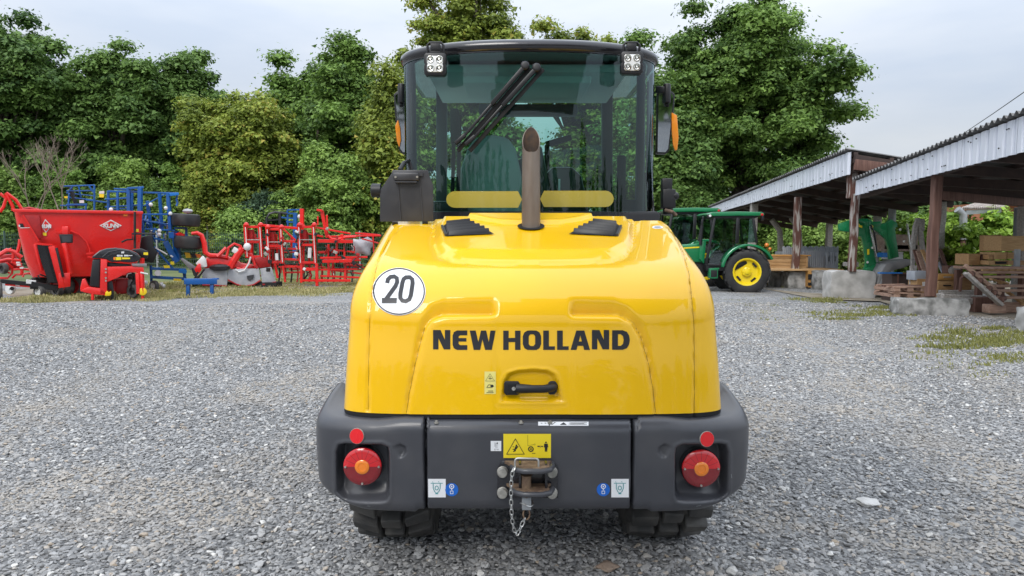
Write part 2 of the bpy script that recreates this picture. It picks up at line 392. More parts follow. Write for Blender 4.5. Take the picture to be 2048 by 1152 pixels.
    ip = N('GeometryNodeInstanceOnPoints'); K(gi.outputs[0], ip.inputs['Points']); K(join.outputs[0], ip.inputs['Instance']); ip.inputs['Pick Instance'].default_value = True
    ri = N('FunctionNodeRandomValue'); ri.data_type = 'INT'; ri.inputs[4].default_value = 0; ri.inputs[5].default_value = 5; K(ri.outputs[2], ip.inputs['Instance Index'])
    rr = N('FunctionNodeRandomValue'); rr.data_type = 'FLOAT_VECTOR'; rr.inputs[0].default_value = (-.45, -.45, 0); rr.inputs[1].default_value = (.45, .45, 6.28); K(rr.outputs[0], ip.inputs['Rotation'])
    na = N('GeometryNodeInputNamedAttribute'); na.data_type = 'FLOAT'; na.inputs[0].default_value = 'size'; K(na.outputs[0], ip.inputs['Scale'])
    K(ip.outputs[0], go.inputs[0])
    md = o.modifiers.new('shards', 'NODES'); md.node_group = ng
    return o
o = stone_field('gravel', [(2.6, 5.0, 3200, .0175, .048), (5.0, 8.0, 2300, .0183, .045), (8.0, 12.0, 1100, .0215, .045), (12.0, 17.0, 400, .027, .05)], 'stones', 5)
tag(o, 'crushed grey gravel with paler pebbles covering the yard', 'gravel', kind='stuff')
# =================================================================== the wheel loader
CX = .088
LD = thing('wheel_loader', 'yellow compact wheel loader with dark grey counterweight seen from behind, parked on gravel', 'wheel loader', (CX, 3.7, 0))

def loft(levels, ncol, yf, n, D):
    """rings of a rounded U (front-left, round the back, front-right); levels: (W, Yr, z, tilt, y0)"""
    W0 = levels[0][0]; P = []
    th = np.linspace(-PI/2, PI/2, 4001)
    for (w, yr, z, tilt, y0) in levels:
        d = D*w/W0
        sn, cs = np.sin(th), np.abs(np.cos(th))
        x = w*np.sign(sn)*np.abs(sn)**(2/n); y = yr + d*(1-cs**(2/n))
        x = np.concatenate([[-w], x, [w]]); y = np.concatenate([[max(yf, yr+d+1e-3)], y, [max(yf, yr+d+1e-3)]])
        s = np.concatenate([[0], np.cumsum(np.hypot(np.diff(x), np.diff(y)))])
        # columns are shared by fraction: the sides take a fixed share so that all rings line up
        a = np.interp(np.linspace(0, 1, ncol), np.linspace(0, 1, len(s)), np.linspace(0, s[-1], len(s)))
        xi = np.interp(a, s, x); yi = np.interp(a, s, y)
        P.append(np.stack([xi+CX, yi, z + tilt*(yi-y0)], 1))
    return np.array(P)
def grid_normals(P):
    du = np.gradient(P, axis=1); dv = np.gradient(P, axis=0)
    N = np.cross(du, dv); N /= np.linalg.norm(N, axis=2, keepdims=True)+1e-12
    return N
def bvh_of(P):
    m, n = P.shape[:2]
    return BVHTree.FromPolygons([tuple(p) for p in P.reshape(-1, 3)], [(i*n+j, i*n+j+1, (i+1)*n+j+1, (i+1)*n+j) for i in range(m-1) for j in range(n-1)])
def hit(b, px, py):
    h = b.ray_cast(CAM, ray(px, py).normalized())
    return h[0]
def shoot(b, pts, fallbackY=3.0):
    out = []
    for p in pts:
        h = hit(b, *p); out.append(h if h is not None else A(p[0], p[1], fallbackY))
    return out

# ---- hood surface
lv = []
HW = .813
def tau(z): return .30*float(smoothstep(.88, 1.2, np.array(z)))
for z in np.linspace(.735, 1.17, 78):
    e = (z-.735)/(1.17-.735)
    lv.append((HW-.022*e, 3.0+.05*e, z))
for ph in np.linspace(0, PI/2, 34)[1:]:
    lv.append((HW-.022-.105*(1-math.cos(ph)), 3.05+.26*(1-math.cos(ph)), 1.17+.19*math.sin(ph)))
w, yr, z = lv[-1]
for e in np.linspace(0, 1, 72)[1:]:
    lv.append((w*(1-e)+.004*e, yr+(3.945-.31-yr*0)*0 + (3.94-yr)*e*.995, z))
lv = [(w, yr, z, tau(z), 3.31) for (w, yr, z) in lv]
P = loft(lv, 380, 3.955, 5.0, .26)
P[:, :, 1] = np.minimum(P[:, :, 1], 3.96)
# re-plane the top where the y clamp moved points
HB = bvh_of(P); N = grid_normals(P)
if N[30, 190, 1] > 0: N = -N
fl = P.reshape(-1, 3); disp = np.zeros(len(fl))
rear = fl[:, 2] < 1.36
def xz(pts, clip=None): return np.array([[p.x, p.z] for p in shoot(HB, pts)])
def xy(pts): return np.array([[p.x, p.y] for p in shoot(HB, pts, 3.9)])
pin_px = [(812, 828), (818, 790), (829, 735), (841, 685), (850, 655), (862, 640), (883, 632), (1000, 630), (1130, 630), (1238, 632), (1264, 645), (1282, 676), (1297, 728), (1306, 780), (1312, 828)]
pout_px = [(811, 828), (813.5, 790), (820, 745), (829, 685), (842, 640), (860, 609), (890, 598), (992, 595), (1142, 596), (1229, 599), (1259, 614), (1284, 645), (1302, 690), (1310, 745), (1314, 790), (1314, 828)]
PIN, POUT = xz(pin_px), xz(pout_px)
Q = fl[:, [0, 2]]
sel = np.where(rear & (fl[:, 1] < 3.4))[0]; q = Q[sel]
pin = np.vstack([PIN, [PIN[-1, 0], .70], [PIN[0, 0], .70]]); pout = np.vstack([POUT, [POUT[-1, 0], .70], [POUT[0, 0], .70]])
din = seg_dist(q, PIN); dout = seg_dist(q, POUT); ii = inside(q, pin); io = inside(q, pout)
band = io & ~ii
t = dout/(dout+din+1e-9); wid = dout+din
dep = .036*np.clip(wid/.065, .14, 1)
g = np.where(t < .86, t/.86, (1-t)/.14)
xm = np.abs(q[:, 0]-CX); fade = smoothstep(.145, .175, xm)
d = np.zeros(len(q))
d -= np.where(band, dep*g*fade, 0)
d += np.where(ii, .004*smoothstep(0, .03, din)*fade, 0)
d -= .011*np.exp(-(din/.0042)**2)*np.where(q[:, 1] < 1.02, 1, fade)            # the shut line of the tail door
# handle recess
HR = xz([(1000, 806), (1004, 785), (1007, 762), (1015, 747), (1036, 740), (1066, 738), (1094, 740), (1109, 748), (1117, 764), (1121, 785), (1128, 806)])
dh = seg_dist(q, HR, True); ih = inside(q, HR)
zl = HR[0, 1]; ledge = smoothstep(zl, zl+.03, q[:, 1])
d -= np.where(ih, .022*smoothstep(0, .013, dh)*ledge, 0)
d += np.where(~ih, .003*np.exp(-(dh/.008)**2), 0)
disp[sel] += d
# side shut lines between tail hood and side panels
for px in ([(736, 826), (737, 740), (739, 645), (744, 575), (755, 525), (778, 480), (800, 452)], [(1389, 826), (1389, 740), (1388, 645), (1379, 551), (1367, 505), (1350, 470), (1334, 452)]):
    px = [tuple(np.array(px[i])*(1-t)+np.array(px[i+1])*t) for i in range(len(px)-1) for t in np.linspace(0, 1, 16)[:-1]]+[px[-1]]
    s3 = np.array([list(p) for p in shoot(HB, px)])
    dd = seg_dist(fl, s3)
    disp -= .009*np.exp(-(dd/.0045)**2); disp += .0018*np.exp(-((dd-.016)/.009)**2)
# raised hatch on top
top = (fl[:, 2] > 1.27) & (fl[:, 1] > 3.12); sel = np.where(top)[0]; q = fl[sel][:, [0, 1]]
hin = xy([(884, 452), (882, 480), (886, 493), (906, 506), (960, 508), (1056, 508), (1160, 508), (1218, 506), (1246, 494), (1256, 478), (1256, 452)])
hout = xy([(868, 446), (869, 490), (879, 512), (906, 523), (960, 526), (1056, 527), (1160, 526), (1225, 523), (1252, 512), (1264, 490), (1268, 446)])
hb = xy([(852, 446), (852, 490), (866, 520), (896, 532), (960, 535), (1056, 535), (1160, 535), (1236, 532), (1262, 520), (1276, 490), (1284, 446)])
close = lambda c: np.vstack([c, [c[-1, 0], 4.2], [c[0, 0], 4.2]])
d1, d2, d3 = seg_dist(q, hin), seg_dist(q, hout), seg_dist(q, hb)
i1, i2, i3 = inside(q, close(hin)), inside(q, close(hout)), inside(q, close(hb))
t = np.where(i1, 1, np.where(i2, d2/(d1+d2+1e-9), 0))
d = .024*t - np.where(i3 & ~i2, .006*d3/(d3+d2+1e-9), 0) - .003*np.exp(-(d2/.004)**2)
blk = xy([(938, 440), (944, 448), (962, 452), (984, 456), (1004, 459), (1060, 460), (1120, 459), (1142, 456), (1166, 452), (1182, 447), (1186, 440)])
d4 = seg_dist(q, blk); i4 = inside(q, close(blk))
d += np.where(i4, .018*smoothstep(0, .03, d4) + .004*np.exp(-((d4-.03)/.012)**2), 0)
disp[sel] += d
HP = (fl + N.reshape(-1, 3)*disp[:, None]).reshape(P.shape)
m, n = HP.shape[:2]
idx = np.arange(m*n).reshape(m, n)
fq = np.stack([idx[:-1, :-1], idx[:-1, 1:], idx[1:, 1:], idx[1:, :-1]], -1).reshape(-1, 4)
HOOD = np_mesh('hood', HP.reshape(-1, 3), fq, 'yellow_paint', LD)
HB = bvh_of(HP)
b = MB(); b.box((CX, 3.60, .90), (1.36, .66, .36)); b.build('engine_bay', 'black_matte', LD)
b = MB(); low = HP[0]; b.grid([[tuple(p+np.array([0, .004, -.018])) for p in low], [tuple(p+np.array([0, .004, .0])) for p in low]])
b.build('hood_seal', 'black_matte', LD, smooth=True)

# ---- decals: thin vinyl, and painted gap shade, laid on the bodywork
def decal(name, polys, material, parent, bv, off=.0016, sub=14, conv=None):
    bm = bmesh.new(); off_ = OFF[parent.name]
    for poly in polys:
        pts = [conv(p) if conv else p for p in poly]
        bm.faces.new([bm.verts.new((p[0], p[1], 0)) for p in pts]).normal_update()
    bmesh.ops.triangulate(bm, faces=bm.faces, ngon_method='EAR_CLIP')
    for _ in range(5):
        es = [e for e in bm.edges if e.calc_length() > sub]
        if not es: break
        bmesh.ops.subdivide_edges(bm, edges=es, cuts=1); bmesh.ops.triangulate(bm, faces=[f for f in bm.faces if len(f.verts) > 3])
    bad = []
    for v in bm.verts:
        d = ray(v.co.x, v.co.y); h = bv.ray_cast(CAM, d.normalized())
        if h[0] is None: bad.append(v); continue
        nn = h[1] if h[1].dot(d) < 0 else -h[1]
        v.co = h[0] + nn*off - off_
    bmesh.ops.delete(bm, geom=bad, context='VERTS')
    me = bpy.data.meshes.new(name); bm.to_mesh(me); bm.free(); me.materials.append(MATS[material])
    o = bpy.data.objects.new(name, me); COL.objects.link(o); o.parent = parent; OFF[o.name] = off_
    return o
def stroke(pts, w, closed=False):
    """a polyline of a given width as quads"""
    out = []; pts = [Vector((p[0], p[1])) for p in pts]; m = len(pts)
    nr = []
    for i in range(m):
        a = pts[i-1] if (closed or i > 0) else pts[i]; c = pts[(i+1) % m] if (closed or i < m-1) else pts[i]
        t = (c-a).normalized(); nr.append(Vector((-t.y, t.x))*(w/2))
    for i in range(m if closed else m-1):
        j = (i+1) % m
        out.append([tuple(pts[i]+nr[i]), tuple(pts[j]+nr[j]), tuple(pts[j]-nr[j]), tuple(pts[i]-nr[i])])
    return out
def circ(x, y, rx, ry=None, n=28, a0=0, a1=2*PI):
    ry = ry or rx
    return [(x+rx*math.cos(a0+(a1-a0)*i/n), y+ry*math.sin(a0+(a1-a0)*i/n)) for i in range(n)]
cz = lambda p: (840+p[0]/4.6545, 640+p[1]/4.6545)
def offx(poly, dx): return [(x+dx, y) for x, y in poly]
LN = [(122, 93), (192, 93), (232, 185), (232, 93), (282, 93), (282, 273), (222, 273), (172, 170), (172, 273), (122, 273)]
LE = [(440, 97), (440, 142), (372, 142), (360, 152), (360, 168), (432, 168), (432, 200), (360, 200), (360, 222), (372, 234), (440, 234), (440, 278), (345, 278), (316, 264), (304, 230), (304, 145), (316, 112), (345, 97)]
LWW = [(463, 98), (518, 98), (543, 205), (568, 98), (616, 98), (640, 205), (656, 98), (703, 98), (668, 278), (606, 278), (581, 180), (560, 278), (500, 278)]
LH = [(775, 99), (825, 99), (825, 167), (885, 167), (885, 99), (935, 99), (935, 278), (885, 278), (885, 205), (825, 205), (825, 278), (775, 278)]
LO1 = [(1042, 97), (1000, 98), (972, 115), (957, 150), (957, 225), (972, 262), (1000, 278), (1042, 279), (1042, 243), (1024, 240), (1012, 224), (1012, 152), (1024, 134), (1042, 132)]
LO2 = [(2084-x, y) for x, y in LO1]
LL = [(1147, 98), (1200, 98), (1200, 245), (1255, 245), (1255, 278), (1147, 278)]
LA1 = [(1455, 98), (1494, 98), (1494, 135), (1478, 200), (1494, 200), (1494, 240), (1466, 240), (1456, 278), (1402, 278)]
LA2 = [(2984-x, y) for x, y in LA1]
LD1 = [(1788, 186), (1788, 95), (1885, 95), (1925, 110), (1946, 145), (1953, 186), (1896, 186), (1889, 150), (1868, 131), (1842, 131), (1842, 186)]
LD2 = [(x, 372-y) for x, y in LD1]
decal('name_lettering', [LN, LE, LWW, LH, LO1, LO2, LL, offx(LL, 129), LA1, LA2, offx(LN, 1478), LD1, LD2], 'ink', HOOD, HB, .0018, 12, cz)
# 20 km/h roundel
z5 = lambda p: (680+p[0]/2.6597, 420+p[1]/2.6597)
RD = decal('speed_roundel', [circ(315, 435, 141, 126, 48)], 'white_vinyl', HOOD, HB, .0030, 5, z5)
RD['label'] = 'white speed roundel reading 20'
decal('roundel_ring', stroke(circ(315, 435, 134, 120, 48), 6, True), 'ink', RD, HB, .0042, 5, z5)
two = stroke([(252, 392), (256, 372), (270, 359), (290, 357), (303, 366), (305, 386), (296, 408), (243, 481)], 22) + [[(224, 470), (304, 470), (302, 498), (224, 498)]]
zero = stroke([(350, 362), (372, 361), (385, 372), (387, 392), (378, 455), (369, 478), (350, 488), (332, 484), (322, 470), (322, 448), (333, 388), (339, 371)], 22, True)
decal('roundel_digits', two + zero, 'ink', RD, HB, .0042, 5, z5)
# small warning label by the handle
WL = decal('warning_label', [[(969, 743), (991.5, 743), (991.5, 788), (969, 788)]], 'label_pale_yellow', HOOD, HB, .0015)
decal('label_print', stroke([(980, 747.5), (989, 762), (971, 762)], 1.0, True) + stroke([(980, 752), (980, 759)], 1) + stroke([(977, 757), (984, 757)], 1)
      + [circ(984, 772, 3.2, 2.8, 12)] + stroke([(974, 774), (977, 769.5), (982, 769.5)], 1.1) + stroke([(973, 775), (983, 775)], 1) + stroke([(976, 782), (986, 782)], 1.2) + stroke([(973, 785), (987, 785)], 1.0), 'ink', WL, HB, .0028)
decal('oval_badge', [circ(1315, 455, 11, 3.2, 20)], 'white_vinyl', HOOD, HB, .0015)
decal('oval_badge_print', [circ(1315, 455, 7, 1.8, 20)], 'slat_grey', HOOD, HB, .0028)

dens = lambda pts: [tuple(np.array(pts[i])*(1-t)+np.array(pts[i+1])*t) for i in range(len(pts)-1) for t in np.linspace(0, 1, 6)[:-1]]+[pts[-1]]
for nm, pts in (('door_gap_shade', [(812, 830), (818, 790), (829, 735), (841, 685), (850, 655)]), ('door_gap_shade', [(1312, 830), (1306, 780), (1297, 728), (1282, 676), (1270, 652)]), ('panel_gap_shade', [(736, 826), (737, 740), (739, 645), (744, 575), (755, 525), (778, 480)]), ('panel_gap_shade', [(1389, 826), (1389, 740), (1388, 645), (1379, 551), (1367, 505), (1350, 470)])):
    decal(nm, stroke(dens(pts), .45), 'black_matte', HOOD, HB, .0008, 6)  # black strokes painting the shade inside the shut lines
# ---- tail door handle
def ly(px, py): h = hit(HB, px, py); return h.y
hy = ly(1060, 780) - .022
hp = lambda px, py, dy: A(px, py, hy+dy)
b = MB()
def pxprism(mb, poly, y0, y1): return mb.prism(poly, lambda u, v, d: A(u, v, d), y0, y1)
pxprism(b, [(1008, 766), (1011, 762), (1036, 762), (1040, 767), (1040, 786), (1036, 790), (1012, 790), (1008, 785)], hy-.012, hy+.03)
HD = b.build('door_handle', 'black_plastic', HOOD, bevel=.003)
b = MB(); b.tube([A(1034, 777, hy-.014), A(1048, 777.5, hy-.022), A(1066, 778, hy-.026), A(1088, 778, hy-.024), A(1104, 775, hy-.010), A(1109, 772, hy+.02)], [.020, .019, .0165, .0165, .0175, .017], 12)
b.build('grip', 'black_plastic', HD, smooth=True, ang=60)
b = MB(); pxprism(b, [(1096, 766), (1100, 762), (1110, 762), (1114, 767), (1114, 783), (1109, 789), (1099, 789), (1096, 785)], hy+.0, hy+.03); b.build('handle_foot', 'black_plastic', HD, bevel=.003)
b = MB(); pxprism(b, [(1015, 769), (1040, 769), (1041, 786), (1017, 786)], hy-.0145, hy-.012); b.build('lock_recess', 'black_matte', HD)
b = MB(); b.cyl(A(1027.5, 777.5, hy-.019), A(1027.5, 777.5, hy-.010), .008, n=14); b.build('key_lock', 'steel', HD, smooth=True)

# ---- louvres on the hatch
def louvre(sgn):
    mir = lambda px: px if sgn < 0 else 2128-px-2
    # opening on the hood, and five upright blades
    q4 = [(884, 455), (893, 473), (988, 469), (942, 443), (900, 444)]
    hs = [hit(HB, mir(x), y) for x, y in q4]
    bb = MB(); bb.add([p+Vector((0, -.004, .004)) for p in hs], [tuple(range(len(hs)))])
    v = bb.build('louvre', 'black_matte', HOOD)
    rows = [((896, 473), (980, 467)), ((893, 468), (971, 461.5)), ((892, 463), (961, 457)), ((891.5, 458), (950, 452)), ((891, 453), (941, 447))]
    for (a, c) in rows:
        bb = MB(); ha, hc = hit(HB, mir(a[0]), a[1]), hit(HB, mir(c[0]), c[1])
        up = Vector((0, .012, .030)); th = Vector((0, .02, -.004)); o_ = Vector((0, 0, -.004))
        ins = (hc-ha)*.03
        vs = [ha+o_, hc+o_, hc+up*.95-ins, ha+up+ins]
        bb.add(vs+[p+th for p in vs], [(0, 1, 2, 3), (4, 7, 6, 5), (0, 4, 5, 1), (1, 5, 6, 2), (2, 6, 7, 3), (3, 7, 4, 0)])
        bb.build('blade', 'black_plastic', v, bevel=.002)
    a, c = hit(HB, mir(884), 455), hit(HB, mir(892), 473)
    bb = MB(); bb.bar(a+Vector((0, 0, .006)), c+Vector((0, 0, .006)), .012, .016); bb.build('louvre_cheek', 'plate_grey', v)
louvre(-1); louvre(1)

# ---- exhaust stack
ex = A(1062, 450, 3.745); ex.z = 0
EXR = .0455
b = MB(); n = 40; vs = []; fs = []
z0 = 1.40
def ext(a): return 1.955 + .068*math.sin(a) - .012*abs(math.cos(a))
rings = [(EXR*1.03, lambda a: z0), (EXR*1.03, lambda a: 1.62), (EXR*1.0, lambda a: 1.80), (EXR*.985, ext), (EXR*.90, lambda a: ext(a)-.002), (EXR*.88, lambda a: ext(a)-.03), (EXR*.86, lambda a: 1.70)]
for r, fz in rings:
    for k in range(n):
        a = 2*PI*k/n; vs.append((ex.x+r*math.cos(a), ex.y+r*math.sin(a), fz(a)))
for i in range(4):
    for k in range(n): fs.append((i*n+k, i*n+(k+1) % n, (i+1)*n+(k+1) % n, (i+1)*n+k))
b.add(vs[:5*n], fs); EXO = b.build('exhaust_stack', 'exhaust_steel', LD, smooth=True, ang=50)
b = MB(); b.add(vs[4*n:], [(i*n+k, i*n+(k+1) % n, (i+1)*n+(k+1) % n, (i+1)*n+k) for i in range(2) for k in range(n)] + [tuple(2*n+k for k in range(n))]); b.build('pipe_bore', 'soot', EXO, smooth=True)
h = hit(HB, 1062, 452); zc = h.z
b = MB(); b.lathe([(.068, 0), (.068, .002), (.05, .002)], (ex.x, ex.y-.006, zc-.001), (0, -.29, 1), 32); b.build('stack_hole', 'black_matte', LD)

# ---- counterweight: a broad cast bumper in three pieces
lv = []
CW = .942
def add(w, y, z): lv.append((w, y, z, 0, 3.0))
for ph in np.linspace(0, 1, 10): add(CW-.14+.075*ph, 3.0+.24*(1-ph)**1.5*.5, .338+.0*ph)
for ph in np.linspace(0, PI/2, 14)[1:]: add(CW-.065+.06*math.sin(ph), 3.0-.035*math.sin(ph), .338+.059*(1-math.cos(ph)))
for z in np.linspace(.397, .655, 50)[1:]: add(CW-.005+.005*math.sin((z-.397)/.258*PI*.6), 2.965-.010*math.sin((z-.397)/.258*PI*.5), z)
for ph in np.linspace(0, PI/2, 18)[1:]: add(CW-.055*(1-math.cos(ph)), 2.955+.05*(1-math.cos(ph)), .655+.060*math.sin(ph))
for e in np.linspace(0, 1, 16)[1:]: add(CW-.055-.12*e, 3.005+.16*e, .715+.022*e)
P = loft(lv, 400, 3.42, 4.2, .30)
xr = np.abs(P[:, :, 0]-CX)/CW; kk = smoothstep(.55, 1.0, xr)
zz = P[:, :, 2]; lowf = 1-smoothstep(.35, .62, zz); hif = smoothstep(.62, .72, zz)
P[:, :, 2] += lowf*(.055*smoothstep(.72, 1.0, xr)-.012*smoothstep(.5, .52, xr))    # the ends turn up underneath
side = smoothstep(3.05, 3.42, P[:, :, 1])*smoothstep(.8, 1, xr)
P[:, :, 2] += hif*side*.085; P[:, :, 0] -= np.sign(P[:, :, 0]-CX)*hif*side*.02
CB0 = bvh_of(P); N = grid_normals(P)
if N[50, 200, 1] > 0: N = -N
fl = P.reshape(-1, 3); disp = np.zeros(len(fl))
front = (fl[:, 1] < 3.26); q = fl[:, [0, 2]]
def cx2(pts): return np.array([[p.x, p.z] for p in shoot(CB0, pts)])
push = np.zeros(len(fl))
for s in (-1, 1):
    mir = lambda px: px if s < 0 else 2129-px
    # lamp pocket
    pk = cx2([(mir(x), y) for x, y in [(676, 1000), (672, 985), (671, 905), (676, 889), (690, 886), (764, 888), (777, 894), (780, 910), (780, 990), (775, 1003), (760, 1006), (692, 1003)]])
    dd = seg_dist(q, pk, True); i_ = inside(q, pk) & front
    zl = pk[:, 1].min(); slope = smoothstep(zl, zl+.085, q[:, 1])*.55+.45*smoothstep(zl, zl+.02, q[:, 1])
    push += np.where(i_, .085*smoothstep(0, .022, dd)*slope, 0)
    push -= np.where(~i_ & front, .004*np.exp(-((dd-.006)/.008)**2), 0)
    # triangular tie-down dimple
    dm = cx2([(mir(x), y) for x, y in [(783, 893), (800, 887), (812, 894), (813, 906), (806, 916), (797, 917)]])
    dd = seg_dist(q, dm, True); i_ = inside(q, dm) & front
    sl = np.abs(q[:, 0]-dm[0, 0])/.09
    push += np.where(i_, .035*smoothstep(0, .010, dd)*np.clip(sl, 0, 1), 0)
    # facet stepping up towards the middle
    fc = np.abs(q[:, 0]-CX); zc_ = q[:, 1]
    up = smoothstep(.66, .52, fc)*(fc > .43)*smoothstep(.60, .70, zc_)
    push += np.where(front, -.0*up, 0)
    fl[:, 2] += np.where(front, .012*up, 0)*.5
# gaps between the three castings
gl = cx2([(850, 930)])[0, 0]; gr = cx2([(1266, 930)])[0, 0]
for g in (gl, gr):
    push += np.where(front | True, .06*np.exp(-((fl[:, 0]-g)/.0045)**4), 0)*(fl[:, 1] < 3.3)
mid = (fl[:, 0] > gl) & (fl[:, 0] < gr)
push += np.where(mid, .006, 0)
fl = fl.copy(); fl[:, 1] += push
BP = fl.reshape(P.shape)
m, n = BP.shape[:2]; idx = np.arange(m*n).reshape(m, n)
fq = np.stack([idx[:-1, :-1], idx[:-1, 1:], idx[1:, 1:], idx[1:, :-1]], -1).reshape(-1, 4)
fx = BP.reshape(-1, 3)[fq].mean(1)[:, 0]
def submesh(name, f, material, parent):
    u, inv = np.unique(f, return_inverse=True)
    return np_mesh(name, BP.reshape(-1, 3)[u], inv.reshape(f.shape), material, parent)
CWT = submesh('counterweight', fq[(fx > gl) & (fx < gr)], 'grey_cast', LD)
CWL = submesh('bumper_corner', fq[fx <= gl], 'grey_cast', LD); CWR = submesh('bumper_corner', fq[fx >= gr], 'grey_cast', LD)
CB = bvh_of(BP)
b = MB(); b.box((CX, 3.19, .54), (1.30, .20, .32)); b.build('chassis_beam', 'black_matte', LD)
b = MB(); b.box((CX, 3.13, .700), (1.30, .22, .03)); b.build('deck_plate', 'black_matte', LD)
for px in (873, 1042, 1100):
    b = MB(); h = hit(CB, px, 846)
    b.lathe([(.010, 0), (.010, .004), (.006, .004), (.006, .011), (0.001, .012)], (h.x, h.y, h.z-.001), (0, -.1, 1), 12); b.build('bolt', 'steel', CWT, smooth=True)

# ---- tail lamps and reflectors
for s, own in ((-1, CWL), (1, CWR)):
    lx, ly_ = (725, 933) if s < 0 else (1402, 937)
    c = A(lx, ly_, 3.008); R = .0795*1.0
    ax = Vector((s*.04, -1, 0.0))
    b = MB(); b.lathe([(R*.98, -.07), (R*1.02, -.02), (R*1.02, -.008), (R*.96, -.004)], c, ax, 36); T = b.build('tail_lamp', 'black_gloss', own, smooth=True, ang=50)
    def sector(a0, a1, name, mt, lift):
        bb = MB(); G_ = []
        for r, hh in ((.030, .006), (.055, .006), (.0765, .0045), (.0795, .0)):
            G_.append([c + rot_to(ax) @ Vector((0, 0, hh+lift)) + Vector((r*math.cos(a), 0, r*math.sin(a))) for a in np.linspace(a0, a1, 25)])
        bb.grid(G_); return bb.build(name, mt, T, smooth=True, ang=70)
    sector(.0, PI, 'upper_lens', 'lens_red', 0); sector(PI, 2*PI, 'lower_lens', 'lens_dark_red', 0)
    bb = MB()
    for k in range(16):
        a = 2*PI*k/16
        bb.bar(c+Vector((.034*math.cos(a), -.006, .034*math.sin(a))), c+Vector((.072*math.cos(a), -.0048, .072*math.sin(a))), .0015)
    bb.build('lens_ribs', 'lens_dark_red', T)
    b = MB(); b.lathe([(.030, 0), (.030, .009), (.027, .0115), (.017, .0125), (.0155, .0105), (.008, .0105), (.0005, .011)], c, ax, 28); b.build('amber_lens', 'lens_amber', T, smooth=True, ang=40)
    for a in (0.02, PI-.02, -PI/2):
        b = MB(); b.cyl(c+Vector((.069*math.cos(a), -.002, .069*math.sin(a))), c+Vector((.069*math.cos(a), -.014, .069*math.sin(a))), .0042, n=10); b.build('screw', 'steel', T, smooth=True)
    rx, ry = (714.5, 872) if s < 0 else (1413, 878)
    h = hit(CB, rx, ry)
    b = MB(); b.lathe([(.0325, 0), (.0325, .005), (.0315, .0065), (.0305, .0065)], h+Vector((0, .002, 0)), Vector((s*.25, -1, .1)), 32); RF = b.build('reflector', 'steel', own, smooth=True)
    b = MB(); b.lathe([(.0305, .004), (.0305, .0075), (.001, .0085)], h+Vector((0, .002, 0)), Vector((s*.25, -1, .1)), 32); b.build('reflector_face', 'reflector_red', RF, smooth=True)

# ---- labels on the counterweight
Z1 = lambda p: (960+p[0]/4.609, 840+p[1]/4.608)
YL = decal('hitch_label', [[(216, 127), (654, 127), (654, 349), (216, 349)]], 'label_yellow', CWT, CB, .0014, 30, Z1)
pr = stroke([(326, 172), (408, 313), (246, 313)], 11, True)
pr += stroke([(300, 268), (322, 268)], 7) + stroke([(318, 285), (338, 225)], 12) + stroke([(330, 268), (350, 240)], 9) + stroke([(306, 290), (330, 278)], 9) + stroke([(300, 245), (316, 245)], 5)
pr += stroke(circ(469, 266, 21, 21, 20), 10, True) + [circ(469, 266, 8, 8, 12)]
pr += stroke([(440, 135), (440, 235)], 2) + stroke([(440, 235), (495, 225)], 2) + stroke(circ(503, 224, 6, 6, 10), 2, True) + stroke([(480, 305), (510, 305)], 5)
pr += [circ(608, 205, 8, 8, 14), [(592, 216), (624, 216), (628, 250), (622, 250), (618, 290), (610, 290), (609, 256), (606, 290), (598, 290), (596, 250), (589, 250)]]
pr += stroke([(530, 241), (550, 241)], 10) + stroke([(562, 241), (582, 241)], 8) + stroke([(555, 232), (555, 254)], 3)
decal('label_print', pr, 'ink', YL, CB, .0026, 30, Z1)
WLb = decal('small_label', [[(99, 192), (196, 192), (196, 285), (99, 285)]], 'white_vinyl', CWT, CB, .0014, 30, Z1)
decal('label_print', stroke([(138, 205), (138, 245)], 3) + stroke([(148, 212), (146, 258), (156, 258), (158, 225)], 2) + [[(152, 208), (164, 205), (164, 222), (154, 216)]] + stroke([(138, 262), (138, 278)], 4) + stroke([(150, 272), (172, 270)], 2.5), 'ink', WLb, CB, .0026, 30, Z1)
for poly in ([(536, 18), (634, 18), (634, 52), (536, 52)], [(643, 18), (1000, 18), (1000, 54), (643, 54)]):
    o = decal('white_label', [poly], 'white_vinyl', CWT, CB, .0014, 30, Z1)
    x0 = poly[0][0]
    if x0 > 600: pp = stroke([(662, 46), (692, 24)], 4) + stroke([(682, 24), (700, 28)], 3) + [[(735, 46), (770, 24), (800, 46)]] + stroke([(822, 22), (822, 50)], 2) + stroke([(830, 28), (985, 28)], 3) + stroke([(830, 36), (960, 36)], 3) + stroke([(830, 44), (985, 44)], 3)
    else: pp = stroke([(560, 32), (575, 32)], 4) + stroke([(596, 30), (610, 34)], 5)
    decal('label_print', pp, 'ink', o, CB, .0026, 30, Z1)
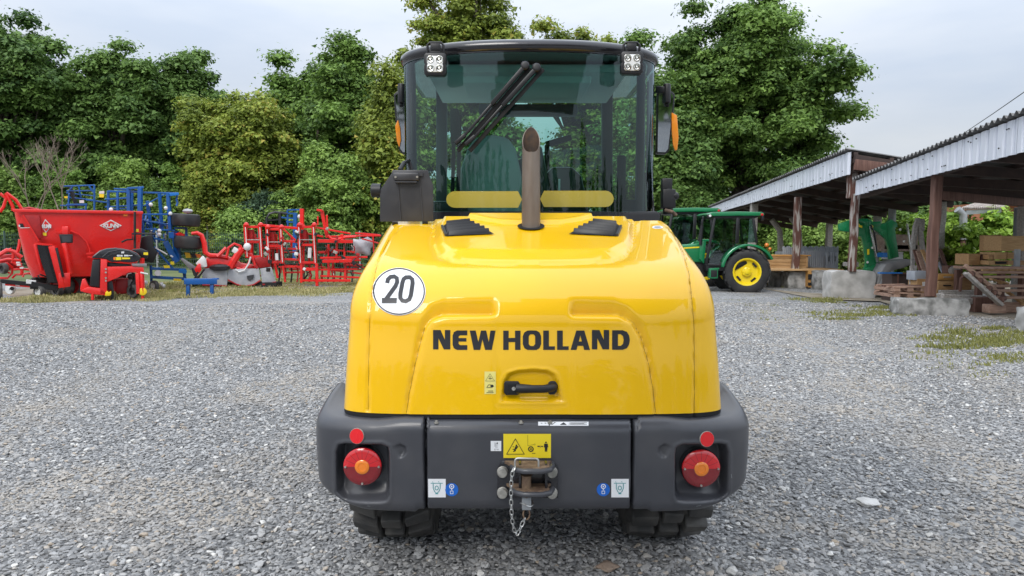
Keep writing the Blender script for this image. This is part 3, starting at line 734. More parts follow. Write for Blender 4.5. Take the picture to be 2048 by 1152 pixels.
for (wx, bx, own) in ((873.5, 903.5, CWT), (1239.5, 1206.5, CWT)):
    o = decal('lifting_label', [[(wx-17, 957.5), (wx+18, 957.5), (wx+18, 994.5), (wx-17, 994.5)]], 'white_vinyl', own, CB, .0014)
    U = [(wx-7, 967), (wx-7, 976), (wx-4, 983), (wx, 986), (wx+4, 983), (wx+7, 976), (wx+7, 967)]
    decal('label_print', stroke(U, 1.4) + stroke(circ(wx, 975.5, 3.3, 4, 12), 1.4, True) + stroke([(wx-12, 966), (wx+12, 966)], 1.2) + stroke([(wx-3, 987), (wx+3, 987)], 1.6) + stroke([(wx-9, 963), (wx-7, 964)], 1) + stroke([(wx+3, 962.5), (wx+5, 964)], 1), 'label_teal', o, CB, .0026)
    o = decal('tie_down_label', [circ(bx, 979, 13.2, 13.2, 30)], 'label_blue', own, CB, .0014)
    decal('label_print', stroke(circ(bx, 972.5, 4.2, 4.2, 14), 1.6, True) + stroke([(bx, 976.5), (bx, 980)], 2) + stroke([(bx-2.8, 987), (bx-2.8, 981.5), (bx+2.8, 981.5), (bx+2.8, 987)], 1.5, True) + [circ(bx, 972.5, 1.4, 1.8, 8)], 'white_vinyl', o, CB, .0026)

# ---- drawbar hitch
hY = hit(CB, 1150, 940).y
b = MB(); pxprism(b, [(996, 935), (1004, 922), (1108, 922), (1116, 935), (1116, 996), (994, 996)], hY-.014, hY+.004)
HT = b.build('hitch', 'black_gloss', LD, bevel=.002)
for (x, y) in ((1005, 943), (1104, 943.5), (1005, 984.5), (1104, 985)):
    c = A(x, y, hY-.014)
    b = MB(); b.lathe([(.0225, 0), (.0225, .006), (.0205, .007), (.0205, .021), (.018, .024), (.0005, .0245)], c, (0, -1, 0), 24)
    b.build('hitch_bolt', 'steel', HT, smooth=True, ang=40)
def jaw(ptop, yq, thick, name, mt):
    # a plate tapering towards the tow ball: trapezoid in plan
    bb = MB(); L_ = A(*ptop[0], hY-.014); R_ = A(*ptop[1], hY-.014)
    z = L_.z; dpt = yq
    pl = [(L_.x, hY-.012), (R_.x, hY-.012), (R_.x-.012, hY-.03), (CX+.062, hY-dpt+.02), (CX+.03, hY-dpt), (CX-.04, hY-dpt), (CX-.072, hY-dpt+.02), (L_.x+.012, hY-.03)]
    bb.prism(pl, lambda u, v, d: Vector((u, v, d)), z-thick, z)
    return bb.build(name, mt, HT, bevel=.003)
jaw(((1008, 921), (1104, 921)), .115, .014, 'upper_jaw', 'rust')
jaw(((1012, 966), (1102, 966)), .115, .014, 'lower_jaw', 'rust')
for zpx in ((921, 0), (966, 1)):
    zt = A(1060, zpx[0], hY-.014).z
    bb = MB(); pl = [(CX+.075, hY-.05), (CX+.063, hY-.098), (CX+.031, hY-.118), (CX-.041, hY-.118), (CX-.073, hY-.098), (CX-.088, hY-.05)]
    bb.tube([Vector((u, v, zt-.012)) for u, v in pl], .011, 10); bb.build('jaw_lip', 'grey_cast', HT, smooth=True)
for sx in (-1, 1):
    b = MB(); b.box((CX-.004+sx*.052, hY-.045, A(1060, 945, hY).z-.002), (.01, .065, .12)); b.build('jaw_cheek', 'black_gloss', HT, bevel=.002)
pxc = A(1053, 950, hY-.075); PX, PY_ = pxc.x, hY-.075
zt = A(1053, 936, PY_).z; zb = A(1053, 1032, PY_).z
b = MB(); b.lathe([(.019, 0), (.019, zt-.02-zb-.045), (.024, zt-.018-zb-.045)], (PX, PY_, zb+.035), (0, 0, 1), 20); HPIN = b.build('hitch_pin', 'rust', HT, smooth=True, ang=40)
b = MB(); zq = A(1053, 992, PY_).z; b.box((PX, PY_-.002, (zq+zb+.03)/2), (.037, .034, zq-zb-.03)); b.build('pin_foot', 'galv', HPIN, bevel=.003)
b = MB(); b.tube([Vector((PX+.026*math.cos(a), PY_+.026*math.sin(a), zb+.052+.006*math.sin(a*2))) for a in np.linspace(0, 2*PI, 21)[:-1]], .0026, 6, True); b.build('split_ring', 'zinc', HPIN, smooth=True)
b = MB(); zr = zb+.030
b.tube([Vector((PX+.013*math.cos(a), PY_-.006, zr-.02+.022*math.sin(a))) for a in np.linspace(0, 2*PI, 17)[:-1]], .0035, 6, True); b.build('eyelet', 'rust', HPIN, smooth=True)
# handle ring: a rounded rectangle standing on the pin
rr = []
yh = hY-.10
for (x, y, a0) in ((1071, 923, -PI/2), (1071, 934, 0), (1036, 934, PI/2), (1036, 923, PI)):
    for k in range(5):
        a = a0 + PI/2*k/4; rr.append(A(x+6*math.cos(a), y+6*math.sin(a), yh))
b = MB(); b.tube(rr, .0042, 8, True); b.build('pin_ring', 'zinc', HPIN, smooth=True)
b = MB(); b.bar(A(1054, 938, yh), A(1054, 944, yh), .03, .012); b.build('ring_clamp', 'zinc', HPIN, bevel=.002)
# chain
cpts = [A(1030, 934, yh-.006), A(1024, 945, yh-.012), A(1022.5, 965, yh-.012), A(1022, 985, yh-.012), A(1022.5, 1005, yh-.012), A(1023, 1025, yh-.012), A(1024.5, 1043, yh-.012), A(1028, 1060, yh-.008), A(1032.5, 1071, yh), A(1038, 1063, yh+.008), A(1043, 1051, yh+.014), A(1047, 1042, yh+.018), A(1050, 1034, PY_-.006)]
cum = [0]
for i in range(1, len(cpts)): cum.append(cum[-1]+(cpts[i]-cpts[i-1]).length)
def cat_(s):
    for i in range(1, len(cum)):
        if s <= cum[i]: return cpts[i-1].lerp(cpts[i], (s-cum[i-1])/(cum[i]-cum[i-1]))
    return cpts[-1]
nl = int(cum[-1]/.0185)
CH = None
for i in range(nl):
    a, c = cat_(cum[-1]*(i-.14)/nl if i else 0), cat_(cum[-1]*(i+1.14)/nl)
    t = (c-a).normalized(); mid_ = (a+c)/2; hl = (c-a).length/2-.001
    sdv = Vector((1, 0, 0)) if i % 2 else Vector((.45, -1, 0))
    sdv = (sdv - t*sdv.dot(t)).normalized()
    rw = .0062
    pts = [mid_+t*((hl-rw)*(1 if math.sin(q_) > 0 else -1)+rw*math.sin(q_))+sdv*rw*math.cos(q_) for q_ in np.linspace(0.01, 2*PI+.01, 13)[:-1]]
    b = MB(); b.tube(pts, .0021, 5, True); b.build('chain_link', 'zinc', HPIN, smooth=True)

scr = [((664, 985), (668, 997)), ((668, 983), (671, 993)), ((735, 1011), (741, 1012)), ((1392, 1012), (1402, 1010)), ((1462, 948), (1463, 956)), ((822, 1021), (829, 1022)), ((1372, 1014), (1376, 1014))]
for a, c in scr[:5]: decal('scratch', stroke([a, c], .9), 'galv', CWL if a[0] < 1000 else CWR, CB, .0012)
# ---- wheels
def make_tyre():
    R, Wd = .50, .185
    b = MB(); b.lathe([(.27, -.15), (.30, -.175), (.40, -.19), (.436, -.178), (.448, -.15), (.450, 0), (.448, .15), (.436, .178), (.40, .19), (.30, .175), (.27, .15)], (0, 0, 0), (1, 0, 0), 48)
    # blocky industrial tread: two staggered rows of big shoulder blocks and a centre row
    nb = 21
    for k in range(nb):
        for (row, off) in ((-1, 0), (1, .5), (0, .25)):
            a = 2*PI*(k+off)/nb; half = (.36 if row else .33)*2*PI/nb
            sk = .05*row
            x0, x1 = ((-.182, -.066) if row < 0 else (.066, .182)) if row else (-.047, .047)
            if row == 0 and False: continue
            vs = []
            for rr_, g in ((.44, .92), (.502 if row else .499, .80)):
                for (x, da) in ((x0, -half*.95+sk), (x1, -half*.8-sk), (x1, half*.8-sk), (x0, half*.95+sk)):
                    xx = x*(1 if g == 1 else .97)
                    r2 = rr_ - (.018 if abs(xx) > .15 and g < 1 else 0)
                    vs.append((xx, r2*math.sin(a+da*g), r2*math.cos(a+da*g)))
            b.add(vs, [(0, 1, 2, 3), (4, 7, 6, 5), (0, 4, 5, 1), (1, 5, 6, 2), (2, 6, 7, 3), (3, 7, 4, 0)])
    return b
W0 = None
for yy in (3.63, 5.63):
    for s in (-1, 1):
        if W0 is None:
            t_ = make_tyre(); t_.v = [(x+CX, y+3.7, z) for x, y, z in t_.v]
            TY = t_.build('wheel', 'rubber', LD, bevel=.006, seg=1)
            r_ = MB(); r_.lathe([(.27, -.16), (.255, -.15), (.25, -.02), (.12, 0), (.12, .05), (.001, .05)], (CX, 3.7, 0), (1, 0, 0), 32, cap=False)
            RI = r_.build('rim', 'plate_grey', TY, smooth=True)
            W0 = TY
        else:
            TY = copy_tree(W0, LD)
        TY.location = (s*.632, yy-3.7, .497); TY.rotation_euler = (.13*yy+s*.3, 0, PI if s < 0 else 0)
b = MB(); b.cyl((CX-.6, 3.72, .5), (CX+.6, 3.72, .5), .11, n=14); b.box((CX, 3.72, .5), (.34, .36, .34)); b.build('axle', 'black_matte', LD, bevel=.01)
b = MB(); b.cyl((CX-.6, 5.72, .5), (CX+.6, 5.72, .5), .11, n=14); b.box((CX, 5.72, .5), (.34, .36, .34)); b.build('axle', 'black_matte', LD, bevel=.01)
b = MB(); b.box((CX, 3.9, .78), (.9, 1.3, .45)); b.box((CX, 5.1, .72), (.62, 1.7, .5)); b.build('chassis', 'black_matte', LD, bevel=.02)
b = MB(); b.box((CX, 4.5, .40), (.86, 2.6, .12)); b.build('belly_shade_plate', 'black_matte', LD, bevel=.02)  # unseen plate, added to keep light off the ground beneath the loader
for s in (-1, 1):
    b = MB(); G_ = []
    for a in np.linspace(-.2, PI*.98, 14): G_.append([(CX+s*x, 3.72-.60*math.cos(a)*1.0, 0.5+.585*math.sin(a)*.60) for x in (.50, .80, .845, .845)])
    for r_ in G_: r_[3] = (r_[3][0], r_[3][1], r_[3][2]-.07)
    b.grid(G_[3:]); b.build('mudguard', 'black_plastic', LD, smooth=True, ang=50)
# loader arm and bucket ahead of the machine
b = MB(); b.prism([(5.1, .95), (5.35, 1.12), (6.5, .55), (6.9, .35), (6.75, .2), (6.3, .42)], lambda u, v, d: Vector((d, u, v)), CX-.14, CX+.14); b.build('loader_arm', 'yellow_paint', LD, bevel=.01)
b = MB(); ar = [(6.75, .75), (6.72, .4), (6.85, .1), (7.0, .03), (7.45, .03)]
b.grid([[Vector((x, u, v)) for x in (CX-.86, CX+.86)] for u, v in ar]); b.grid([[Vector((x, u+.02, v+.02)) for x in (CX-.86, CX+.86)] for u, v in ar])
for s in (-1, 1): b.prism(ar+[(7.1, .6)], lambda u, v, d: Vector((d, u, v)), CX+s*.86, CX+s*.84)
b.build('bucket', 'black_gloss', LD)
# =================================================================== the cab
CBW, CBN, CBD, CBY = .742, 2.2, .40, 4.0
def plan(inset=0.0, n=49, yf=5.32, extra=True, amax=PI/2):
    th = np.linspace(-amax, amax, n); out = []
    for t in th:
        s, c = math.sin(t), abs(math.cos(t))
        w = CBW-inset; d = CBD
        out.append((CX+.012+w*math.copysign(abs(s)**(2/CBN), s), CBY+inset+d*(1-c**(2/CBN))))
    if extra: out = [(out[0][0], yf-inset)] + out + [(out[-1][0], yf-inset)]
    return out
# roof: a rounded slab
b = MB(); rings = []
def ringpl(inset, z): 
    p = plan(inset); fx = [(CX+.012+x*(CBW-inset), 5.32-inset+.12*(1-x*x)) for x in np.linspace(.9, -.9, 9)]
    return [Vector((x, y, z)) for x, y in p+fx]
prof = [(.05, 2.455), (.015, 2.452), (.0, 2.463), (-.006, 2.478), (-.004, 2.498), (.008, 2.512), (.035, 2.523), (.10, 2.532), (.25, 2.540), (.45, 2.545)]
rs = [ringpl(i, z) for i, z in prof]
nn = len(rs[0]); vs = [p for r in rs for p in r]
fs = [(i*nn+k, i*nn+(k+1) % nn, (i+1)*nn+(k+1) % nn, (i+1)*nn+k) for i in range(len(rs)-1) for k in range(nn)]
fs += [tuple(range(nn)), tuple((len(rs)-1)*nn+k for k in range(nn))]
b.add(vs, fs); RO = b.build('cab_roof', 'black_gloss', LD, smooth=True, ang=50)
b = MB(); b.box((CX, 4.75, 2.425), (1.15, .95, .05)); b.box((CX, 4.62, 2.385), (.75, .5, .05)); b.build('headliner', 'headliner', RO, bevel=.015)
b = MB(); b.box((CX+.02, 5.05, 2.32), (.66, .12, .07)); b.build('sun_visor', 'cab_inner', RO, bevel=.015)
# rear window: one bent pane round both corners
zt, zb = 2.458, 1.60
b = MB(); pl = plan(.012, 65, extra=False, amax=PI/2*.985); pl = [(pl[0][0], 4.62)] + pl + [(pl[-1][0], 4.62)]
def gy(p, z): return Vector((p[0], p[1]+.0, z))
b.grid([[gy(p, z) for p in pl] for z in np.linspace(zb, zt, 12)]); GL = b.build('rear_window', 'cab_glass', LD, smooth=True, ang=80, recalc=False)
GBV = BVHTree.FromPolygons([tuple(v) for v in b.v], b.f)
# seal at foot and head of the pane
for (z0, z1, nm) in ((1.50, 1.605, 'window_sill'), (2.452, 2.466, 'window_head')):
    b = MB(); p1 = plan(.008, 65); p2 = plan(.03, 65)
    b.grid([[Vector((x, y, z0)) for x, y in p1], [Vector((x, y, z1)) for x, y in p1], [Vector((x, y, z1)) for x, y in p2], [Vector((x, y, z0)) for x, y in p2]])
    b.build(nm, 'black_gloss', LD, smooth=True)
# triangular cast corners beside the pane
for s in (-1, 1):
    xq = CX+.012+s*(CBW-.006)
    b = MB(); b.prism([(4.30, 1.52), (4.5, 1.52), (4.5, 1.86), (4.40, 1.72)], lambda u, v, d: Vector((d, u, v)), xq, xq-s*.04); b.build('corner_casting', 'black_gloss', LD, bevel=.004)
# pillars
def pillar(a, c, w, d, nm='pillar', mt='cab_inner'):
    b = MB(); b.bar(a, c, w, d); return b.build(nm, mt, LD, bevel=.008)
for s in (-1, 1):
    pillar((CX+s*.70, 4.62, 1.45), (CX+s*.705, 4.62, 2.46), .045, .06)
    pillar((CX+s*.60, 5.36, 1.35), (CX+s*.585, 5.32, 2.46), .075, .06)
    b = MB(); b.grid([[Vector((CX+s*.742, y, z)) for y in (4.66, 5.33)] for z in (1.2, 2.44)]); b.build('door_glass', 'clear_glass', LD, recalc=False)
b = MB(); b.grid([[Vector((CX+x*.58, 5.38+.07*(1-x*x), z)) for x in np.linspace(-1, 1, 9)] for z in (1.3, 2.44)]); b.build('windscreen', 'clear_glass', LD, smooth=True, recalc=False)
# inside: floor, dash, seat, console
b = MB(); b.box((CX, 4.75, 1.02), (1.40, 1.2, .12)); b.box((CX, 4.25, 1.28), (1.36, .3, .5)); b.box((CX, 5.3, 1.2), (1.1, .2, .4)); b.build('cab_floor', 'cab_inner', LD, bevel=.02)
ST = MB(); sxx = CX-.215
outl = [(-.20, 1.42), (-.235, 1.62), (-.205, 1.86), (-.15, 2.02), (-.10, 2.09), (0, 2.105), (.10, 2.09), (.15, 2.02), (.185, 1.86), (.215, 1.62), (.2, 1.42)]
ST.prism(outl, lambda u, v, d: Vector((sxx+u, 4.56+d+(v-1.4)*.12, v)), 0, .12)
SE = ST.build('seat_backrest', 'seat_grey', LD, bevel=.03, seg=3)
b = MB(); b.box((sxx, 4.84, 1.40), (.48, .5, .13)); b.build('seat_cushion', 'seat_grey', LD, bevel=.04, seg=3)
b = MB(); b.prism([(-.02, 1.55), (-.09, 1.86), (-.06, 1.95), (.10, 2.04), (.14, 1.85), (.19, 1.55)], lambda u, v, d: Vector((CX+u, 4.72+d, v)), 0, .05); b.build('console', 'black_plastic', LD, bevel=.012)
b = MB(); b.prism([(.13, 1.50), (.13, 1.88), (.17, 1.92), (.30, 1.92), (.36, 1.86), (.44, 1.50)], lambda u, v, d: Vector((CX+u, 4.78+d, v)), 0, .05); b.build('console', 'black_plastic', LD, bevel=.02)
for (x, z0, z1) in ((.035, 1.7, 1.84), (.215, 1.72, 1.84)):
    b = MB(); b.box((CX+x, 4.715 if x < .1 else 4.775, (z0+z1)/2), (.012, .012, z1-z0)); b.build('console_slot', 'headliner', LD)
b = MB(); b.tube([Vector((CX+.0+.19*math.cos(a), 5.05-.10*math.sin(a), 1.66+.15*math.sin(a))) for a in np.linspace(0, 2*PI, 29)[:-1]], .014, 8, True)
b.cyl((CX, 5.2, 1.4), (CX, 5.05, 1.66), .03); b.build('steering_wheel', 'black_plastic', LD, smooth=True)
# items standing between the windows
b = MB(); b.bar((CX+.16, 5.25, 1.6), (CX+.16, 5.28, 2.12), .035); b.bar((CX+.15, 5.25, 2.12), (CX+.33, 5.25, 2.17), .035, .04); b.build('display_arm', 'black_matte', LD, bevel=.006)
for (x, y) in ((-.42, 4.5), (-.455, 4.52)):
    b = MB(); b.bar((CX+x, y, 1.55), (CX+x+.02, y, 2.2), .022); b.build('grab_rail', 'black_matte', LD, bevel=.005)
b = MB(); b.box((CX-.425, 4.42, 2.12), (.05, .06, .20)); b.build('control_box', 'black_matte', LD, bevel=.01)
b = MB(); b.bar((CX+.56, 4.42, 1.6), (CX+.56, 4.42, 1.95), .05); b.box((CX+.56, 4.46, 1.62), (.18, .12, .14)); b.build('fire_extinguisher', 'black_matte', LD, bevel=.012)
b = MB(); b.box((CX-.47, 4.6, 1.62), (.22, .3, .13)); b.build('arm_console', 'black_plastic', LD, bevel=.02)
# yellow strips on the pane
gd = lambda name, polys, mt, par=GL, off=.003: decal(name, polys, mt, par, GBV, off, 14)
def pill(x0, x1, y0, y1, l=True, r=True):
    h = (y1-y0)/2; out = []
    if l: out += [(x0+h+h*math.cos(a), y0+h-h*math.sin(a)) for a in np.linspace(PI/2, 3*PI/2, 9)]
    else: out += [(x0, y0), (x0-8, y0+h), (x0, y1)]
    if r: out += [(x1-h+h*math.cos(a), y0+h-h*math.sin(a)) for a in np.linspace(-PI/2, PI/2, 9)]
    else: out += [(x1, y1), (x1+8, y0+h), (x1, y0)]
    return out
gd('window_strip', [pill(893, 1036, 382.5, 415.5, True, False)], 'strip_yellow'); gd('window_strip', [pill(1088, 1227, 381.5, 414, False, True)], 'strip_yellow')
# wipers
def wiper(tip, piv, sh):
    b = MB(); yv = 3.965
    t0, p0 = A(*tip, yv), A(*piv, yv-.01)
    b.bar(p0, p0.lerp(t0, .5), .026, .022); b.bar(p0.lerp(t0, .48), t0.lerp(p0, .06), .014, .014)
    b.lathe([(.024, -.02), (.024, .022), (.016, .028), (.001, .028)], p0+Vector((0, .012, 0)), (0, -1, .1), 18)
    Wp = b.build('wiper', 'black_plastic', LD, bevel=.003)
    d_ = (p0-t0).normalized(); t1 = t0 + Vector((0, .02, 0))
    b = MB(); b.bar(t1-d_*.03+sh, t1+d_*.55+sh, .012, .022); b.build('wiper_blade', 'black_matte', Wp, bevel=.002)
    b = MB(); b.bar(t0-d_*.012+Vector((-.012, 0, 0)), t0+d_*.05, .03, .02); b.build('blade_clip', 'black_plastic', Wp, bevel=.004)
wiper((918, 284), (1050, 132), Vector((.012, 0, -.022))); wiper((938, 286), (1073, 136), Vector((.022, 0, -.018)))
# work lamps on the roof edge
for (px, py) in ((870, 128), (1264.5, 125)):
    yl = 3.93; c = A(px, py, yl); hw = .058
    b = MB(); rw = [(x*hw, z*hw) for x, z in ((-1, -.8), (-.8, -1), (.8, -1), (1, -.8), (1, -.12), (.9, 0), (1, .12), (1, .8), (.8, 1), (-.8, 1), (-1, .8), (-1, .12), (-.9, 0), (-1, -.12))]
    b.prism(rw, lambda u, v, d: c+Vector((u, d, v)), .0, .055); WLm = b.build('work_lamp', 'black_plastic', LD, bevel=.004)
    b = MB(); b.prism([(u*.72, v*.72) for u, v in rw], lambda u, v, d: c+Vector((u, d, v)), -.003, .01); b.build('lamp_lens', 'lens_clear', WLm, bevel=.002)
    for i in (-1, 1):
        for j in (-1, 1):
            b = MB(); b.lathe([(.0185, 0), (.0185, .003), (.0165, .0035), (.010, -.0), (.007, .0), (.0005, .003)], c+Vector((i*.023, -.0035, j*.023)), (0, -1, 0), 18); b.build('lamp_reflector', 'reflector', WLm, smooth=True, ang=50)
    b = MB(); zt2 = A(px, 87, yl).z
    b.tube([c+Vector((-.042, .03, .05)), Vector((c.x-.042, yl+.03, zt2+.0)), Vector((c.x-.03, yl+.03, zt2+.012)), Vector((c.x+.03, yl+.03, zt2+.012)), Vector((c.x+.042, yl+.03, zt2)), c+Vector((.042, .03, .05))], .007, 8)
    b.box((c.x, yl+.06, zt2-.012), (.05, .09, .035)); b.box((c.x, yl+.045, c.z+.065), (.055, .05, .03)); b.cyl((c.x-.012, yl+.045, zt2+.005), (c.x+.012, yl+.045, zt2+.005), .012, n=10); b.build('lamp_bracket', 'black_plastic', WLm, bevel=.003)
# mirrors
for s in (-1, 1):
    mx_ = lambda px: px if s < 0 else 2137-px
    Ym = 4.52
    b = MB(); po = [(788, 190), (795, 183), (822, 181), (822, 306), (803, 307), (797, 300), (790, 230)]
    b.prism([(mx_(x), y) for x, y in po], lambda u, v, d: A(u, v, Ym)+Vector((0, d+(v-245)*.0003, 0)), 0, .06); MR = b.build('mirror', 'black_plastic', LD, bevel=.006)
    b = MB(); pi_ = [(791.5, 193), (797, 187), (821, 185), (821, 303.5), (805, 304), (800, 297), (793.5, 230)]
    b.prism([(mx_(x), y) for x, y in pi_], lambda u, v, d: A(u, v, Ym)+Vector((0, d+(v-245)*.0003, 0)), -.004, .0); b.build('mirror_glass', 'mirror', MR)
    b = MB(); pa = [(791, 253), (797, 240), (801, 257), (802.5, 280), (799, 296), (794, 282)] if s < 0 else [(778, 245), (786, 238), (794, 230), (796, 262), (793, 285), (787, 302), (779, 303), (777, 280)]
    if s > 0: pa = [(x+2.5, y) for x, y in [(782, 232), (793, 226), (792, 262), (789, 290), (785, 301), (780, 300), (778, 275)]]
    b.prism([(mx_(x), y) for x, y in pa], lambda u, v, d: A(u, v, Ym)+Vector((0, d+(v-245)*.0003, 0)), -.022, -.004); b.build('mirror_marker', 'amber', MR, bevel=.004)
    b = MB(); b.cyl(A(mx_(803), 206, Ym-.03), A(mx_(803), 168, Ym-.03), .023, n=14); b.bar(A(mx_(803), 180, Ym-.03), A(mx_(824), 180, Ym), .04, .04); b.bar(A(mx_(803), 205, Ym-.03), A(mx_(803), 215, Ym+.02), .025, .03); b.build('mirror_arm', 'black_plastic', LD, bevel=.005, ang=40)
# number plate carrier on the left
Yp = 3.88
b = MB(); b.prism([(760, 443), (760, 380), (783, 347), (785, 340), (856, 340), (858, 349), (866, 370), (866, 443)], lambda u, v, d: A(u, v, Yp)+Vector((0, d, 0)), 0, .012); NP = b.build('plate_carrier', 'plate_grey', LD, bevel=.002)
b = MB(); b.prism([(788, 346), (836, 346), (840, 352), (838, 362), (789, 362), (787, 354)], lambda u, v, d: A(u, v, Yp)+Vector((0, d, 0)), -.03, 0); PLm = b.build('plate_lamp', 'plate_grey', NP, bevel=.006)
b = MB(); b.box(A(812, 364, Yp-.016), (.115, .03, .008)); b.build('lamp_window', 'plate_grey', PLm)
for px in (791, 834): 
    b = MB(); b.cyl(A(px, 354, Yp-.034), A(px, 354, Yp-.02), .006, n=10); b.build('screw', 'steel', PLm)
b = MB(); b.bar(A(842, 352, Yp-.005), A(842, 345, Yp-.005), .02, .02); b.bar(A(796, 365, Yp-.003), A(802, 442, Yp-.003), .004, .006); b.bar(A(840, 365, Yp-.003), A(846, 442, Yp-.003), .004, .006); b.build('carrier_rib', 'plate_grey', NP)
b = MB(); b.lathe([(.036, 0), (.036, .045), (.030, .05)], A(762, 381, Yp+.03), (-1, 0, 0), 20); b.build('rubber_stop', 'black_plastic', NP, smooth=True, ang=40)
b = MB(); b.tube([A(800, 340, Yp+.02), A(808, 326, Yp+.05), A(817, 321, Yp+.1), A(823, 340, Yp+.1)], .012, 10); b.build('lamp_cable', 'black_plastic', NP, smooth=True)
b = MB(); b.bar(A(790, 443, Yp+.02), A(790, 470, Yp+.04), .03); b.bar(A(850, 443, Yp+.02), A(850, 460, Yp+.04), .03); b.build('carrier_foot', 'black_plastic', NP)
# door hinge hardware on the right
b = MB(); c = A(1336, 398, 4.35); b.box(c, (.075, .08, .11)); b.cyl(c+Vector((.0, 0, -.09)), c+Vector((.0, 0, .06)), .03, n=12); b.box(A(1333, 371, 4.35), (.06, .05, .08)); b.ball(A(1350, 392, 4.33), .025); b.build('door_hinge', 'black_plastic', LD, bevel=.006)
b = MB(); b.tube([A(1330, 420, 4.3), A(1345, 424, 4.28), A(1352, 430, 4.3)], .01, 8); b.build('latch_rod', 'rust', LD, smooth=True)
b = MB(); b.box((CX, 4.72, 1.30), (1.47, 1.2, .62)); b.build('cab_base', 'black_plastic', LD, bevel=.02)
# =================================================================== trees, bushes, hedge
def leaf_mat(name, dark, light, trans=.25, yellow=None):
    m = bpy.data.materials.new(name); m.use_nodes = True; t = m.node_tree; t.nodes.clear(); N = t.nodes.new; K = t.links.new
    o = N('ShaderNodeOutputMaterial'); at = N('ShaderNodeAttribute'); at.attribute_name = 'tint'
    r = N('ShaderNodeValToRGB'); e = r.color_ramp.elements; e[0].color = (*dark, 1); e[1].color = (*light, 1)
    if yellow: x = e.new(.9); x.color = (*light, 1); e[-1].color = (*yellow, 1)
    K(at.outputs['Fac'], r.inputs[0])
    d = N('ShaderNodeBsdfPrincipled'); d.inputs['Roughness'].default_value = .5; d.inputs['Specular IOR Level'].default_value = .22; K(r.outputs[0], d.inputs['Base Color'])
    tl = N('ShaderNodeBsdfTranslucent'); K(r.outputs[0], tl.inputs[0]); mx = N('ShaderNodeMixShader'); mx.inputs[0].default_value = trans
    K(d.outputs[0], mx.inputs[1]); K(tl.outputs[0], mx.inputs[2]); K(mx.outputs[0], o.inputs[0]); MATS[name] = m
leaf_mat('leaf_dark', (.046, .102, .028), (.215, .345, .085), .3)
leaf_mat('leaf_mid', (.050, .105, .026), (.25, .395, .085), .3)
leaf_mat('leaf_yellowish', (.09, .135, .025), (.38, .455, .08), .3, yellow=(.50, .42, .09))
leaf_mat('leaf_fresh', (.085, .155, .034), (.36, .52, .12), .3)
leaf_mat('leaf_lime', (.10, .20, .02), (.38, .56, .08))
leaf_mat('leaf_blue', (.03, .06, .034), (.10, .17, .09))
def leaves(name, clumps, count, size, material, parent, seed, flat=.85, up=.55):
    r = np.random.default_rng(seed); c = np.array([k[:3] for k in clumps]); rad = np.array([k[3] for k in clumps]); tone = r.uniform(-.30, .30, len(c))
    pr = rad**2/np.sum(rad**2); ci = r.choice(len(c), count, p=pr)
    d = r.normal(size=(count, 3)); d /= np.linalg.norm(d, axis=1, keepdims=True)
    loose = np.where(r.random(count) < .16, 1.38, 1.0)
    d[:, 2] = np.where(d[:, 2] < -.25, -d[:, 2]*.8, d[:, 2])
    u = r.uniform(0, 1, count)**.45
    # each clump is itself a handful of sprays
    k = np.sin(d[:, 0]*7+ci)*np.sin(d[:, 1]*7+ci*1.7)*np.sin(d[:, 2]*6+ci*.6)
    rr = rad[ci]*(u*(1+.36*k))*loose
    p = c[ci] + d*rr[:, None]*np.array([1, 1, flat])
    nrm = d*.7 + np.array([0, 0, up]) + r.normal(size=(count, 3))*.42; nrm /= np.linalg.norm(nrm, axis=1, keepdims=True)
    tg = np.cross(nrm, r.normal(size=(count, 3))); tg /= np.linalg.norm(tg, axis=1, keepdims=True)+1e-9
    bt = np.cross(nrm, tg); ln = size*np.clip(np.exp(r.normal(-.06, .38, count)), .4, 2.0)[:, None]; wd = ln*.42
    a0 = p - tg*ln*.5 + bt*wd; a1 = p + tg*ln*.55 + nrm*ln*.06; a2 = p - tg*ln*.35 - bt*wd*1.1
    V = np.stack([a0, a1, a2], 1).reshape(-1, 3); Fq = np.arange(count*3).reshape(-1, 3)
    o = np_mesh(name, V, Fq, material, parent, smooth=False)
    ti = np.clip(.5 + tone[ci] + r.normal(0, .20, count), 0, 1)
    a_ = o.data.attributes.new('tint', 'FLOAT', 'FACE'); a_.data.foreach_set('value', ti.astype(np.float32))
    return o
def crown_clumps(seed, base, top, rx, ry, nk, rmin, rmax, shape=1.0, low=.0):
    """lumpy envelope: clumps over an egg-shaped volume, denser at the skin, none in random bites"""
    r = np.random.default_rng(seed); out = []; zc = (base+top)/2; hz = (top-base)/2
    bites = [(r.normal(size=3)) for _ in range(5)]; bites = [b_/np.linalg.norm(b_) for b_ in bites]
    lob = r.uniform(0, 6.28, 4)
    n0 = 0
    while n0 < nk:
        n0 += 1
        d = r.normal(size=3); d /= np.linalg.norm(d)
        az = math.atan2(d[1], d[0]); lump = 1 + .14*math.sin(3*az+lob[0]) + .10*math.sin(5*az+lob[1]+2*d[2]) + .10*math.sin(4*d[2]*2+lob[2])
        for b_ in bites:
            lump -= .10*max(0, (d@b_-.86)/.14)
        t = r.uniform(0, 1)**.42*.93
        zz = d[2]*t*lump; wz = 1 - shape*.28*max(0, zz)
        if zz < -.1: wz *= (1+low*zz)
        c_ = (d[0]*t*lump*rx*wz, d[1]*t*lump*ry*wz, zc+zz*hz, r.uniform(rmin, rmax)); out.append(c_)
        if zz > .25 and t > .55:
            for k_ in (.82, .62): out.append((c_[0]*k_+r.normal()*.2, c_[1]*k_, zc+zz*hz*(k_-.02), c_[3]*1.05))
    return out
